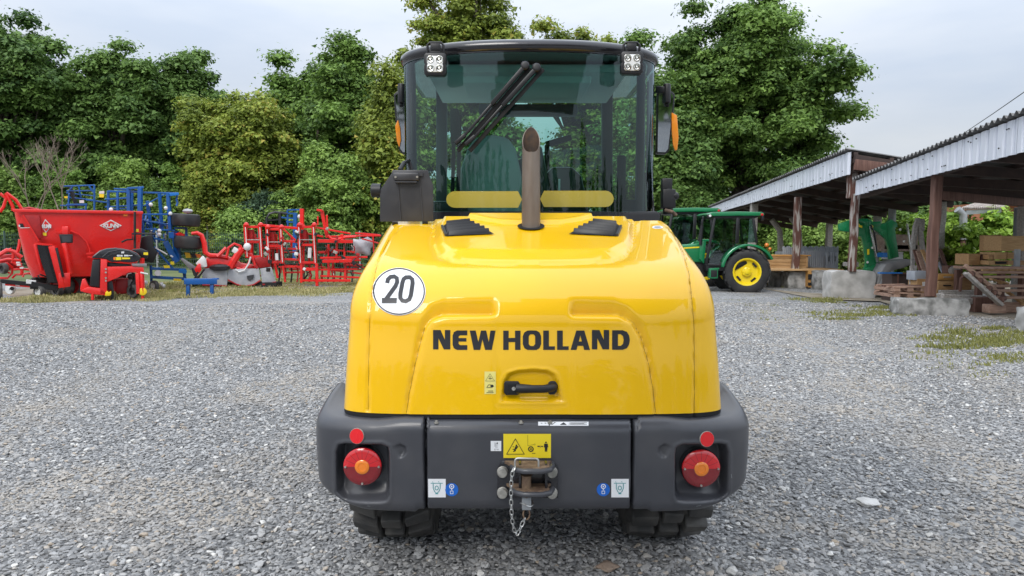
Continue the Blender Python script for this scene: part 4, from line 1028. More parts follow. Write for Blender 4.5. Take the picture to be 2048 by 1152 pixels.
def tree(label, cat, px, py_top, Y, width, base_z, material, seed, n=30000, size=.26, nk=90, rc=(.7, 1.35), group=None, name='oak_tree', shape=1.0, depth=None, top=None, crown_name='crown', low=0):
    x = (px-1024)/F*Y; H = top if top else A(px, py_top, Y).z
    rx = width/F*Y/2; root = thing(name, label, cat, (x, Y, 0), group)
    cl = crown_clumps(seed, base_z, H-rc[0]*.7, rx-rc[0]*.7, (depth or rx*.75), int(nk*2.0), rc[0]*.72, rc[1]*.85, shape, low)
    ca = np.array(cl); dd = np.linalg.norm(ca[:, None, :3]-ca[None, :, :3], axis=2)/(ca[:, None, 3]+ca[None, :, 3]); ok = (dd < .80).sum(1) >= 3
    cl = [c for c, k_ in zip(cl, ok) if k_]
    cl = [(c[0]+x, c[1]+Y, c[2], c[3]) for c in cl]
    b = MB(); r = random.Random(seed); hz = max(base_z+.5, H*.62)
    tr = .028*H
    trunk = [Vector((x+r.uniform(-.15, .15)*i, Y+r.uniform(-.1, .1)*i, hz*i/5)) for i in range(6)]
    b.tube(trunk, [tr*(1.25 if i == 0 else 1-.14*i) for i in range(6)], 10)
    for c in sorted(cl, key=lambda c: -c[3])[:46]:
        k = r.uniform(.35, .95); st = trunk[0].lerp(trunk[-1], k); e = Vector(c[:3])
        m = st.lerp(e, .5) + Vector((r.uniform(-.4, .4), r.uniform(-.4, .4), r.uniform(-.1, .6)))
        b.tube([st, st.lerp(m, .6), m, m.lerp(e, .6), e], [tr*.42, tr*.30, tr*.22, tr*.13, tr*.05], 5)
    b.build('trunk', 'bark', root, smooth=True)
    leaves(crown_name, cl, int(n*3.2), size*.70, material, root, seed+100)
    return root
GT = 'trees standing behind the yard'
tree('tall dark oak rising highest at the far left edge of the yard', 'tree', 30, -42, 46, 370, -1.5, 'leaf_dark', 11, 52000, .27, 120, group=GT)
tree('dark round-headed oak between the far left oak and the gappy one', 'tree', 245, 44, 48, 320, -1, 'leaf_dark', 12, 42000, .27, 95, group=GT)
tree('dark oak with sky showing through its thin upper crown', 'tree', 400, 60, 50, 290, -1.5, 'leaf_dark', 13, 30000, .27, 64, group=GT)
tree('yellowish green tree standing above the blue cultivator', 'tree', 500, 118, 43, 330, -1.5, 'leaf_yellowish', 14, 44000, .23, 95, group=GT, name='maple_tree', low=.2)
tree('pointed mid green tree left of the cab, tallest of its neighbours', 'tree', 688, 32, 46, 300, -1.5, 'leaf_mid', 15, 46000, .25, 105, group=GT, name='ash_tree', shape=1.7)
tree('yellow tinged tree half hidden by the left side of the cab', 'tree', 800, 122, 40, 220, -2, 'leaf_yellowish', 16, 34000, .23, 80, group=GT, name='maple_tree')
tree('tall loose tree showing yellowish tips above the cab roof', 'tree', 940, -110, 50, 400, 0, 'leaf_yellowish', 17, 46000, .27, 120, group=GT, name='ash_tree', shape=.4)
tree('low dark tree seen through the cab windows', 'tree', 1010, 210, 44, 300, -1, 'leaf_mid', 18, 26000, .27, 70, group=GT, name='ash_tree')
tree('pale topped tree just showing above the right half of the cab roof', 'tree', 1165, -22, 52, 300, 0, 'leaf_yellowish', 19, 26000, .27, 75, group=GT, name='maple_tree')
tree('huge broad oak filling the right of the cab and overtopping the sheds', 'tree', 1475, -34, 44, 520, -1.0, 'leaf_mid', 20, 120000, .25, 230, (.75, 1.45), group=GT, shape=.3)
tree('dark understorey tree at the foot of the huge oak', 'tree', 1330, 180, 41, 260, -2, 'leaf_dark', 21, 36000, .25, 80, group=GT, name='ash_tree')
tree('dim tree in the shade right behind the green tractors', 'tree', 1560, 300, 50, 330, -1, 'leaf_dark', 22, 24000, .3, 70, group=GT, name='ash_tree')
tree('dark tree showing under the shed roofs beyond the loader arms', 'tree', 1760, 330, 52, 300, -1, 'leaf_dark', 23, 22000, .3, 70, group=GT, name='ash_tree')
tree('dark tree beyond the bright hedge at the right edge', 'tree', 1990, 300, 50, 330, -1, 'leaf_blue', 24, 22000, .3, 70, group=GT, name='ash_tree')
tree('dark tree filling the dip between the far left oak and its round neighbour', 'tree', 160, 66, 54, 260, -1, 'leaf_dark', 25, 26000, .29, 80, group=GT)
tree('dark tree behind the dip between the round oak and the gappy oak', 'tree', 330, 90, 55, 250, -1, 'leaf_dark', 26, 24000, .29, 80, group=GT)
tree('mid green tree behind the gap left of the pointed ash', 'tree', 590, 112, 54, 280, -1, 'leaf_mid', 27, 24000, .29, 80, group=GT, name='ash_tree')
tree('mid green tree behind the cab pillar between the pointed ash and the cab', 'tree', 770, 150, 52, 220, -1, 'leaf_mid', 28, 20000, .29, 70, group=GT, name='ash_tree')
tree('mid green tree behind the right end of the cab roof', 'tree', 1250, 28, 53, 260, -1, 'leaf_mid', 29, 22000, .29, 70, group=GT, name='ash_tree')
GB = 'bushes along the far fence'
def bush(label, px, py, Y, w, material, seed, n=16000, size=.17, nk=46, name='bush'):
    return tree(label, 'bush', px, py, Y, w, -.9, material, seed, n, size, nk, (.45, .95), GB, name, .6)
bush('pale green bush at the far left edge behind the red rake', 10, 320, 41, 150, 'leaf_fresh', 31)
bush('olive green bush behind the dead saplings', 125, 316, 42, 170, 'leaf_mid', 32, 18000)
bush('light green bush behind the folded top of the blue cultivator', 265, 306, 42, 190, 'leaf_fresh', 33, 20000)
bush('soft green bush just right of the blue cultivator', 345, 330, 41.5, 120, 'leaf_mid', 34)
bush('yellow green bush low between the tyres and the harrow', 425, 290, 41, 170, 'leaf_yellowish', 35, 18000)
bush('small bluish spruce-like bush behind the red harrow', 525, 372, 39, 110, 'leaf_blue', 36, 12000)
bush('low fresh green bush at the left of the bright bush', 480, 378, 38, 90, 'leaf_fresh', 37, 10000)
bush('bright green bush left of the loader cab', 655, 282, 38.5, 230, 'leaf_fresh', 38, 34000, .19, 70)
bush('dark bush behind the number plate carrier', 775, 330, 40, 150, 'leaf_mid', 39)
bush('shaded bush beside the cab on its right', 1370, 330, 40, 160, 'leaf_dark', 40)
bush('pale wild shrub beyond the green loader arms', 1790, 395, 33, 170, 'leaf_mid', 41, 14000)
bush('pale wild shrub seen between the two grey crates and the shed post', 1660, 425, 36, 150, 'leaf_fresh', 42, 12000)
bush('leafy shrub below the shed beyond the green tractor', 1590, 430, 37, 120, 'leaf_fresh', 43, 10000)
# the two bare saplings on the left
def dead_tree(label, px, py, Y, seed):
    x = (px-1024)/F*Y; H = A(px, py, Y).z; root = thing('dead_sapling', label, 'tree', (x, Y, 0), 'bare saplings'); b = MB(); r = random.Random(seed)
    def grow(p, d, ln, rad, lvl):
        e = p + d*ln; m = p.lerp(e, .5)+Vector((r.uniform(-.06, .06)*ln, 0, 0)); b.tube([p, m, e], [rad, rad*.8, rad*.6], 5)
        if lvl < 5:
            for k in range(r.choice((2, 3, 3))):
                nd = (d + Vector((r.uniform(-.75, .75), r.uniform(-.5, .5), r.uniform(-.1, .5)))).normalized(); grow(e, nd, ln*r.uniform(.58, .8), rad*.62, lvl+1)
    grow(Vector((x, Y, 0)), Vector((r.uniform(-.1, .1), 0, 1)).normalized(), H*.36, .07, 0)
    b.build('branches', 'dead_wood', root)
dead_tree('bare greyish sapling, the left one of the two dead ones', 75, 290, 38.6, 3); dead_tree('bare brownish sapling, the right one of the two dead ones', 128, 268, 38.8, 9)
# clipped bright hedge on the right
def hedge():
    p0, p1 = A(1790, 530, 25.5), A(2140, 530, 23.0); p0.z = p1.z = 0
    root = thing('hedge', 'bright green clipped hedge behind the front shed at the right', 'hedge', tuple((p0+p1)/2)); cl = []; r = random.Random(5)
    for i in range(150):
        t = r.random(); q = p0.lerp(p1, t); h = 2.25+.35*t
        cl.append((q.x+r.uniform(-.3, .3), q.y+r.uniform(-.6, .6), r.uniform(.2, h-.25), r.uniform(.28, .5)))
    leaves('hedge_foliage', cl, 52000, .12, 'leaf_lime', root, 55, 1.0, .5)
    b = MB()
    for i in range(12): q = p0.lerp(p1, (i+.5)/12); b.tube([q, q+Vector((.05, 0, 1.7))], [.05, .02], 6)
    b.build('stems', 'bark', root)
hedge()
def weeds(label, px, Y, w, h, seed, material='leaf_fresh', n=2600):
    x = (px-1024)/F*Y; r = random.Random(seed); root = thing('wild_shrub', label, 'shrub', (x, Y, 0), 'wild shrubs by the hedge')
    cl = [(x+r.uniform(-w, w), Y+r.uniform(-.3, .3), r.uniform(.2, h), r.uniform(.15, .32)) for _ in range(26)]
    leaves('foliage', cl, n, .13, material, root, seed)
    b = MB()
    for c in cl[:12]: b.tube([Vector((x, Y, 0)), Vector((x*.5+c[0]*.5, Y, c[2]*.6)), Vector(c[:3])], [.02, .015, .006], 5)
    b.build('stems', 'bark', root)
weeds('yellow-leaved wild shrub in front of the hedge left of the pale post', 1888, 22.5, .55, 1.35, 61, 'leaf_yellowish'); weeds('fresh light green shrub in front of the hedge beside the brown cupboards', 1958, 21.8, .6, 1.7, 62, 'leaf_lime')
# far wood closing the view, one mass
cl = []; r = random.Random(77)
for i in range(420):
    x = r.uniform(-80, 80); cl.append((x, 66+r.uniform(-5, 6), r.uniform(.5, 7.5+2*math.sin(x*.13)), r.uniform(1.3, 2.4)))
tag(leaves('far_wood', cl, 42000, .55, 'leaf_dark', None, 88), 'dark wood closing the view behind the single trees', 'wood', kind='stuff')

# the wood across the road behind the viewer, seen only as reflections in paint and glass
cl = []; r = random.Random(99)
for i in range(70):
    x = -95+190*i/69+r.uniform(-1, 1); h = 6.2+1.6*math.sin(i*.9)+r.uniform(-1.4, 3.2); y = -46+r.uniform(-4, 4)-abs(x)*.0
    for z in np.arange(.6, h, .9): k = 1-.75*z/h; cl.append((x+r.uniform(-.5, .5), y, z, .5+1.9*k))
tag(leaves('roadside_wood', cl, 30000, .7, 'leaf_dark', None, 89), 'dark wood on the near side, mirrored in the glass and paint', 'wood', kind='stuff')
# =================================================================== machinery on the left
def zq(ox, oy, sc): return lambda p: (ox+p[0]/sc, oy+p[1]/sc)
def PB(mb, a, c, Y, w, d=None, Y2=None):
    """a square-section member between two sighted points"""
    return mb.bar(A(*a, Y), A(*c, Y if Y2 is None else Y2), w, d or w)
def plate(mb, poly, Y, t): return mb.prism(poly, lambda u, v, d: A(u, v, Y)+NV*d, 0, t)
A0, NV = A, Vector((0, 1, 0))
def face(px0):
    """turn the upright plane that the next machine's side lies in square to the sight line at px0"""
    global NV
    d = ray(px0, 480); NV = Vector((d.x, d.y, 0)).normalized() if px0 is not None else Vector((0, 1, 0))
def A(px, py, Y):
    d = ray(px, py); return CAM + d*((Y/NV.y)/(d.x*NV.x+d.y*NV.y))
def wheel(parent, c, R, Wd, axis, rimmat='white_paint', name='wheel', rr=.55, lugs=0, tyre='rubber', dish=.25):
    b = MB(); b.lathe([(R*rr, -Wd*.42), (R*.82, -Wd*.5), (R*.95, -Wd*.42), (R, -Wd*.22), (R, Wd*.22), (R*.95, Wd*.42), (R*.82, Wd*.5), (R*rr, Wd*.42)], c, axis, 28, cap=False)
    if lugs:
        M = rot_to(axis)
        for k in range(lugs):
            for s in (-1, 1):
                a = 2*PI*(k+(.5 if s > 0 else 0))/lugs; vs = []
                for r_ in (R*.965, R*1.035):
                    for (h, da) in ((s*Wd*.03, .10), (s*Wd*.5, -.10), (s*Wd*.5, -.10-.32*2*PI/lugs), (s*Wd*.03, .10-.32*2*PI/lugs)):
                        r2 = r_ if abs(h) < Wd*.2 else r_-.03*R
                        vs.append(Vector(c)+M @ Vector((r2*math.cos(a+da*s), r2*math.sin(a+da*s), h)))
                b.add(vs, [(0, 1, 2, 3), (4, 7, 6, 5), (0, 4, 5, 1), (1, 5, 6, 2), (2, 6, 7, 3), (3, 7, 4, 0)])
    w = b.build(name, tyre, parent, smooth=True, ang=40)
    for s in (-1, 1):
        b = MB(); b.lathe([(R*rr*1.02, s*Wd*.44), (R*rr*.92, s*Wd*.42), (R*rr*.80, s*Wd*dish), (R*rr*.3, s*Wd*(dish-.03)), (R*rr*.28, s*Wd*.3), (R*.01, s*Wd*.3)], c, axis, 24, cap=False); b.build('rim', rimmat, w, smooth=True, ang=40)
    return w
# ---- 1. feed mixer
YM = 19.4; face(165)
FM = thing('feed_mixer', 'big red tub feed mixer wagon with white diamond badge', 'feed mixer', tuple(G(160, 600)))
k1 = zq(0, 340, 4.115)
def ring(x0, x1, py, y0, y1, r=.25, n=5):
    a, c = A(x0, py, YM), A(x1, py, YM); out = []; u_ = Vector((NV.y, -NV.x, 0)); w_ = (c-a).dot(u_); z_ = (a.z+c.z)/2
    y0 -= YM; y1 -= YM
    for (cx_, cy_, a0) in ((w_-r, y0+r, -PI/2), (w_-r, y1-r, 0), (r, y1-r, PI/2), (r, y0+r, PI)):
        for i in range(n):
            t = a0+PI/2*i/(n-1); q = a+u_*(cx_+r*math.cos(t))+NV*(cy_+r*math.sin(t)); out.append(Vector((q.x, q.y, z_)))
    return out
R_ = [ring(26, 286, 421, YM, YM+2.2), ring(36, 284, 470, YM+.03, YM+2.1), ring(47, 280, 520, YM+.1, YM+2.0, .4), ring(60, 270, 553, YM+.16, YM+1.9, .5)]
R_.append([p+Vector((0, 0, .0)) for p in ring(75, 255, 556, YM+.35, YM+1.7, .5)])
nn = len(R_[0]); vs = [p for r in R_ for p in r]; fs = [(i*nn+k, i*nn+(k+1) % nn, (i+1)*nn+(k+1) % nn, (i+1)*nn+k) for i in range(len(R_)-1) for k in range(nn)]
fs.append(tuple((len(R_)-1)*nn+k for k in range(nn)))
inn = ring(29, 283, 421.2, YM+.04, YM+2.16); k0 = len(vs); vs += inn; fs += [(k, k0+k, k0+(k+1) % nn, (k+1) % nn) for k in range(nn)]
low_ = ring(60, 270, 500, YM+.3, YM+1.8); k2 = len(vs); vs += low_; fs += [(k0+k, k2+k, k2+(k+1) % nn, k0+(k+1) % nn) for k in range(nn)]
b = MB(); b.add(vs, fs); TUB = b.build('tub', 'red_paint', FM, smooth=True, ang=35)
TB = BVHTree.FromPolygons([Vector(v) for v in b.v], b.f)
b = MB(); PB(b, (26, 421), (286, 425.5), YM-.03, .06, .08); b.build('tub_rim', 'red_paint', TUB, bevel=.01)
b = MB(); b.tube([A(*k1(p), YM-.03) for p in ((460, 515), (560, 495), (650, 530), (710, 590), (735, 650), (740, 700))], .022, 6); b.build('guide_rail', 'red_paint', FM, smooth=True)
b = MB(); plate(b, [k1(p) for p in ((195, 372), (325, 372), (345, 560), (305, 570))], YM-.05, .10); b.build('side_hatch', 'red_dark', FM, bevel=.008)
b = MB(); PB(b, k1((190, 370)), k1((320, 585)), YM-.05, .035); b.build('hatch_edge', 'red_paint', FM)
def ztub(name, polys, mt, off=.012, par=None): return decal(name, polys, mt, par or TUB, TB, off, 12, k1)
dia = [(818, 457), (912, 408), (1003, 457), (912, 502)]
D0 = ztub('badge', [dia], 'white_paint', .015); ztub('badge_field', [[(835, 457), (912, 418), (987, 457), (912, 493)]], 'red_paint', .03, D0)
def kunn(x0, y0, y1, w, sw):
    g = w*1.22; out = []
    X = lambda i, u: x0+g*i+w*u
    out += stroke([(X(0, 0), y0), (X(0, 0), y1)], sw) + stroke([(X(0, 1), y0), (X(0, .12), (y0+y1)/2)], sw*.9) + stroke([(X(0, .2), (y0+y1)/2-2), (X(0, 1), y1)], sw*.9)
    out += stroke([(X(1, 0), y0), (X(1, 0), y1-4), (X(1, .3), y1-sw*.4), (X(1, .7), y1-sw*.4), (X(1, 1), y1-4), (X(1, 1), y0)], sw)
    for i in (2, 3): out += stroke([(X(i, 0), y1), (X(i, 0), y0)], sw) + stroke([(X(i, .05), y0), (X(i, .95), y1)], sw*.9) + stroke([(X(i, 1), y1), (X(i, 1), y0)], sw)
    return out
ztub('badge_lettering', kunn(855, 441, 474, 25, 9), 'white_paint', .045, D0)
D1 = ztub('badge', [[(342, 460), (373, 403), (425, 460), (378, 519)]], 'white_paint', .015); ztub('badge_field', [[(351, 460), (374, 416), (416, 460), (378, 506)]], 'red_paint', .03, D1)
ztub('badge_lettering', kunn(352, 447, 478, 14, 7), 'white_paint', .045, D1)
ND = ztub('number_decal', [[(132, 440), (190, 440), (200, 470), (138, 472)]], 'ink', .015)
ztub('decal_mark', [[(136, 448), (158, 448), (160, 466), (138, 466)], [(162, 450), (172, 450), (174, 466), (164, 466)]], 'white_paint', .03, ND)
ztub('white_line', stroke([(142, 476), (250, 474)], 5), 'white_paint', .02)
ztub('yellow_sticker', [[(352, 515), (382, 515), (384, 540), (356, 540)], [(1115, 485), (1137, 485), (1137, 508), (1115, 508)]], 'label_yellow', .02)
ztub('orange_plate', [[(1015, 360), (1049, 360), (1049, 380), (1015, 380)]], 'orange_plastic', .03)
# discharge conveyor with its black curtain
b = MB(); plate(b, [k1(p) for p in ((284, 602), (428, 615), (490, 930), (400, 930))], YM-.30, .22); CV = b.build('discharge_curtain', 'black_matte', FM, bevel=.01)
for i in range(9):
    b = MB(); t = i/8; PB(b, k1((300+120*t, 620)), k1((404+84*t, 925)), YM-.33, .035, .03); b.build('curtain_strip', 'black_plastic', CV)
b = MB(); PB(b, k1((284, 605)), k1((432, 617)), YM-.32, .05); b.build('curtain_rail', 'red_paint', FM)
for (a, c, w) in (((430, 625), (520, 960), .16), ((530, 600), (580, 860), .09), ((290, 610), (345, 830), .05)):
    b = MB(); PB(b, k1(a), k1(c), YM-.34, w, .10); b.build('conveyor_frame', 'red_paint', FM, bevel=.01)
b = MB(); PB(b, k1((465, 640)), k1((520, 880)), YM-.42, .05); b.build('ram', 'black_plastic', FM, bevel=.008)
b = MB(); plate(b, [k1(p) for p in ((480, 850), (580, 845), (580, 960), (480, 975))], YM-.40, .3); b.build('conveyor_foot', 'red_paint', FM, bevel=.02)
b = MB(); plate(b, [k1(p) for p in ((485, 530), (600, 527), (600, 600), (500, 604))], YM-.34, .12); SCR = b.build('weighing_display', 'black_plastic', FM, bevel=.012)
b = MB(); plate(b, [k1(p) for p in ((508, 545), (588, 543), (588, 592), (514, 594))], YM-.35, .01); b.build('screen', 'plate_grey', SCR)
b = MB(); PB(b, k1((545, 465)), k1((545, 530)), YM-.22, .15, .12); b.build('display_bracket', 'red_paint', FM, bevel=.01)
for (p0, p1) in (((455, 510), (545, 515)), ((708, 690), (770, 680)), ((720, 712), (760, 720))):
    b = MB(); PB(b, k1(p0), k1(p1), YM-.14, .045); b.build('hook', 'red_paint', FM)
b = MB(); b.bar(A(*k1((1110, 345)), YM-.2), A(*k1((1110, 645)), YM-.2), .045); b.build('ladder_pole', 'black_plastic', FM)
b = MB(); b.tube([A(*k1((1000, 595)), YM-.25), A(*k1((1040, 575)), YM-.25), A(*k1((1092, 570)), YM-.25), A(*k1((1086, 525)), YM-.2), A(*k1((1285, 525)), YM-.2)], .025, 6); b.build('crank_handle', 'black_plastic', FM, smooth=True)
for (pts) in ([(48, 190), (105, 300), (108, 335)], [(50, 187), (130, 245), (190, 335)], [(0, 192), (50, 235), (30, 300), (0, 345)]):
    b = MB(); b.tube([A(*k1(p), YM+.6) for p in pts], .04, 7); b.build('lifting_arm', 'red_paint', FM, smooth=True, ang=40)
b = MB(); b.tube([A(*k1(p), YM+.5) for p in ((195, 325), (240, 318), (320, 332))], .05, 6); b.build('top_pipe', 'red_dark', FM, smooth=True)
b = MB(); b.box(A(175, 562, YM+1.0), (2.6, 1.1, .22), (0, 0, math.asin(-NV.x))); b.build('chassis', 'black_matte', FM)
for px in (120, 148, 225): wheel(FM, A(px, 572, YM+.5)*1.0, .36, .26, (0, 1, 0), 'red_dark')
# ---- 2. small red machine with black bonnet
YS = 17.9; face(230)
SM = thing('hydraulic_power_pack', 'small red implement with a black plastic bonnet in front of the red mixer', 'implement', tuple(G(225, 601)))
k4 = zq(150, 480, 8.8625)
def arcpoly(pts): return [k4(p) for p in pts]
b = MB(); plate(b, arcpoly([(290, 320), (330, 270), (430, 190), (560, 150), (720, 138), (860, 155), (1000, 185), (1100, 230), (1165, 300), (1160, 340), (1080, 390), (950, 400), (800, 385), (640, 395), (560, 345), (480, 330)]), YS, .75); BN = b.build('bonnet', 'black_gloss', SM, bevel=.05, seg=3)
b = MB(); b.tube([A(*k4(p), YS-.01) for p in ((580, 290), (640, 255), (740, 240))], .012, 6); b.tube([A(*k4(p), YS-.01) for p in ((490, 300), (600, 210), (780, 175), (960, 195), (1090, 270))], .014, 6); b.build('bonnet_moulding', 'plate_grey', BN, smooth=True)
b = MB()
for poly in ([(740, 262), (790, 262), (800, 292), (745, 295)], [(800, 265), (840, 262), (850, 292), (806, 294)], [(868, 262), (940, 262), (944, 290), (872, 292)], [(820, 205), (872, 200), (872, 235), (822, 238)], [(945, 270), (1018, 268), (1018, 280), (945, 285)]): plate(b, arcpoly(poly), YS-.008, .006)
b.build('white_print', 'white_paint', BN); b.v[0]
b = MB()
for poly in ([(720, 305), (820, 302), (820, 352), (725, 356)], [(835, 308), (975, 312), (975, 338), (835, 342)]): plate(b, arcpoly(poly), YS-.008, .006)
b.build('yellow_print', 'label_yellow', BN)
b = MB(); plate(b, arcpoly([(680, 308), (716, 303), (716, 354), (684, 352)]), YS-.009, .006); b.build('orange_print', 'orange_plastic', BN)
b = MB(); plate(b, arcpoly([(310, 345), (450, 340), (445, 850), (255, 820)]), YS+.02, .6); b.build('radiator_grille', 'black_plastic', SM, bevel=.03)
b = MB(); plate(b, arcpoly([(455, 340), (565, 345), (570, 975), (440, 965)]), YS-.02, .12); b.build('front_plate', 'red_paint', SM, bevel=.01)
for y in (515, 575, 672, 722):
    b = MB(); b.cyl(A(*k4((546, y)), YS-.04), A(*k4((546, y)), YS), .022, n=8); b.build('bolt', 'steel', SM)
b = MB(); plate(b, arcpoly([(570, 475), (1000, 465), (1215, 480), (1225, 600), (1150, 600), (1060, 575), (960, 575), (850, 620), (760, 670), (570, 745)]), YS-.01, .12); b.build('side_arm', 'red_paint', SM, bevel=.012)
b = MB(); plate(b, arcpoly([(570, 400), (1000, 440), (990, 470), (570, 470)]), YS+.05, .5); b.build('engine', 'black_matte', SM, bevel=.02)
b = MB(); plate(b, arcpoly([(1000, 420), (1275, 420), (1275, 470), (1020, 465)]), YS-.03, .2); b.build('steel_step', 'scrap_grey', SM, bevel=.008)
b = MB(); plate(b, arcpoly([(90, 900), (240, 830), (440, 855), (560, 910), (560, 985), (320, 965), (160, 930)]), YS-.02, .6); b.build('base_frame', 'red_paint', SM, bevel=.02)
b = MB(); plate(b, arcpoly([(130, 690), (185, 690), (260, 840), (250, 910), (100, 920), (90, 850)]), YS+.1, .25); b.build('side_stay', 'red_paint', SM, bevel=.02)
b = MB(); PB(b, k4((315, 950)), k4((315, 1060)), YS, .05); b.build('stand_leg', 'red_paint', SM)
b = MB(); plate(b, arcpoly([(530, 990), (540, 930), (570, 900), (600, 930), (640, 905), (645, 960), (620, 990)]), YS-.06, .06); b.build('yellow_coupler', 'yellow_plastic', SM, bevel=.008)
b = MB(); plate(b, arcpoly([(720, 690), (950, 680), (965, 950), (740, 965), (700, 890)]), YS+.35, .3); b.build('gear_housing', 'red_dark', SM, bevel=.03)
b = MB(); plate(b, arcpoly([(570, 750), (660, 720), (690, 900), (690, 1055), (640, 1060), (640, 880), (570, 890)]), YS+.06, .08); b.build('rubber_flap', 'black_plastic', SM, bevel=.01)
wheel(SM, A(*k4((1035, 905)), YS+.2), .17, .12, (.3, 1, 0), 'black_plastic')
b = MB(); b.tube([A(*k4(p), YS+.2) for p in ((1035, 890), (1020, 790), (1080, 700), (1040, 620), (930, 600))], .06, 8); b.build('wheel_fork', 'black_plastic', SM, smooth=True)
b = MB(); b.tube([A(*k4(p), YS+.1) for p in ((910, 660), (930, 600), (1000, 580))], .02, 6); b.build('ram_rod', 'zinc', SM, smooth=True)
b = MB(); b.box(A(*k4((975, 770)), YS+.3), (.10, .06, .19)); b.build('cylinder_cap', 'scrap_grey', SM, bevel=.02)
for x in (1115, 1180):
    b = MB(); PB(b, k4((x, 590)), k4((x+20, 950)), YS, .085, .10); b.build('lift_mast', 'red_paint', SM, bevel=.01)
b = MB(); b.cyl(A(*k4((1200, 915)), YS-.05), A(*k4((1200, 915)), YS+.1), .095, n=14); b.build('yellow_roller', 'yellow_plastic', SM, bevel=.008)
b = MB(); b.cyl(A(*k4((1160, 575)), YS-.05), A(*k4((1290, 605)), YS-.05), .02, n=8); b.build('locking_pin', 'white_paint', SM)
b = MB(); PB(b, k4((1195, 960)), k4((1205, 1065)), YS, .05); b.build('stand_leg', 'red_paint', SM)
b = MB(); PB(b, k4((1190, 320)), k4((1190, 430)), YS+.1, .08); b.build('rear_post', 'red_paint', SM)
b = MB(); plate(b, arcpoly([(1000, 170), (1180, 150), (1300, 200), (1290, 330), (1190, 320), (1120, 240)]), YS+.3, .4); b.build('hose_block', 'black_plastic', SM, bevel=.03)
b = MB(); plate(b, arcpoly([(1215, 220), (1295, 220), (1295, 268), (1215, 262)]), YS+.22, .04); b.build('yellow_sticker', 'label_yellow', SM)
# ---- 3. blue folded cultivator
YC = 22.0; face(290)
BC = thing('folded_cultivator', 'blue cultivator folded up high behind the red mixer, black tyres on its right', 'cultivator', tuple(G(300, 590)))
k2 = zq(120, 360, 4.8); rb = random.Random(4)
def BB(name, a, c, w, dy=0, mt='blue_paint', d=None):
    b = MB(); PB(b, k2(a), k2(c), YC+dy, w/80, (d or w)/80); return b.build(name, mt, BC, bevel=.008, seg=1)
for (a, c, w, dy) in (((35, 60), (335, 50), 3.2, 0), ((60, 105), (335, 102), 3, .1), ((60, 125), (345, 155), 2.5, .5), ((70, 165), (340, 195), 3, .2), ((60, 238), (262, 234), 4, 0), ((0, 246), (262, 242), 3, .3), ((70, 282), (252, 285), 4, .2), ((330, 50), (330, 295), 3.6, 0), ((248, 235), (248, 298), 3.5, 0), ((130, 52), (70, 125), 3, .1), ((250, 190), (450, 216), 3.6, .1), ((280, 60), (330, 130), 4, 0), ((90, 130), (80, 290), 4, .4), ((180, 60), (200, 170), 3, .4)):
    BB('wing_bar', a, c, w, dy)
b = MB()
for i in range(5): b.lathe([(.16, -.02), (.17, 0), (.16, .02), (.02, .03), (.02, -.03)], A(*k2((110+i*9, 105+i*26)), YC+.25), (1, .3, .2), 16)
b.build('disc_gang', 'black_matte', BC, smooth=True, ang=40)
for (a, c, w, dy) in (((430, 186), (660, 172), 4, 0), ((455, 110), (755, 114), 4.5, 0), ((515, 84), (660, 90), 3.6, .4), ((650, 80), (805, 70), 5, -.1), ((660, 75), (664, 312), 8, 0), ((770, 75), (768, 322), 9, -.1), ((463, 108), (465, 295), 5, .1), ((552, 115), (554, 298), 5, 0), ((692, 118), (690, 312), 5, .4), ((430, 260), (780, 240), 3.5, .5), ((480, 280), (640, 275), 3.5, .2), ((800, 120), (1138, 128), 4, 0), ((1036, 118), (1060, 480), 7.5, 0), ((955, 130), (980, 470), 6.5, .3), ((838, 200), (885, 540), 6.5, .5), ((795, 330), (1085, 330), 4, -.05), ((800, 392), (1085, 432), 3.5, .2), ((815, 470), (1105, 484), 4, 0), ((800, 250), (1035, 120), 3, .4), ((790, 322), (800, 540), 5, .2), ((900, 560), (1010, 580), 5, 0), ((1010, 590), (1120, 790), 13, 0), ((900, 640), (1085, 850), 5, -.1), ((875, 850), (1212, 862), 6, -.2), ((865, 930), (1212, 950), 7, -.2), ((872, 820), (880, 1020), 5, -.1), ((1105, 490), (1135, 770), 13, .1), ((1075, 500), (1080, 560), 12, -.1), ((1190, 860), (1200, 960), 6, -.2), ((900, 350), (1050, 470), 3, .5), ((850, 400), (1010, 400), 3, .6), ((1095, 460), (1220, 460), 4.2, 0), ((1210, 455), (1215, 545), 5, 0)):
    BB('frame_bar', a, c, w, dy)
for i in range(16):
    x = 810+i*17; y = rb.uniform(340, 520)
    b = MB(); b.tube([A(*k2((x, y)), YC+rb.uniform(.1, .7)), A(*k2((x+rb.uniform(-20, 20), y+40)), YC+.3), A(*k2((x+rb.uniform(-30, 30), y+85)), YC+.4)], .028, 5); b.build('tine', rb.choice(['blue_paint', 'blue_paint', 'steel']), BC, smooth=True)
BB('ram', (1050, 142), (1140, 134), 6.5, -.05, 'blue_light')
BB('ram_rod', (915, 650), (1030, 715), 3.2, -.25, 'white_paint')
BB('ram_rod', (1060, 725), (1085, 740), 4, -.25, 'white_paint')
b = MB(); b.tube([A(*k2(p), YC) for p in ((1125, 150), (1118, 190), (1128, 220), (1118, 250))], .03, 5); b.build('hanging_chain', 'blue_paint', BC)
for (x, y, dy) in ((1208, 385, 0), (1235, 598, -.1)):
    wheel(BC, A(*k2((x, y)), YC+dy), .41, .38, (.05, .0, 1), 'red_dark', name='tyre', rr=.5, tyre='rubber_clean')
b = MB(); b.ball(A(*k2((1225, 298)), YC), .15, 8, (1.1, .8, .5)); b.build('wrapped_hose', 'grey_cloth', BC, smooth=True)
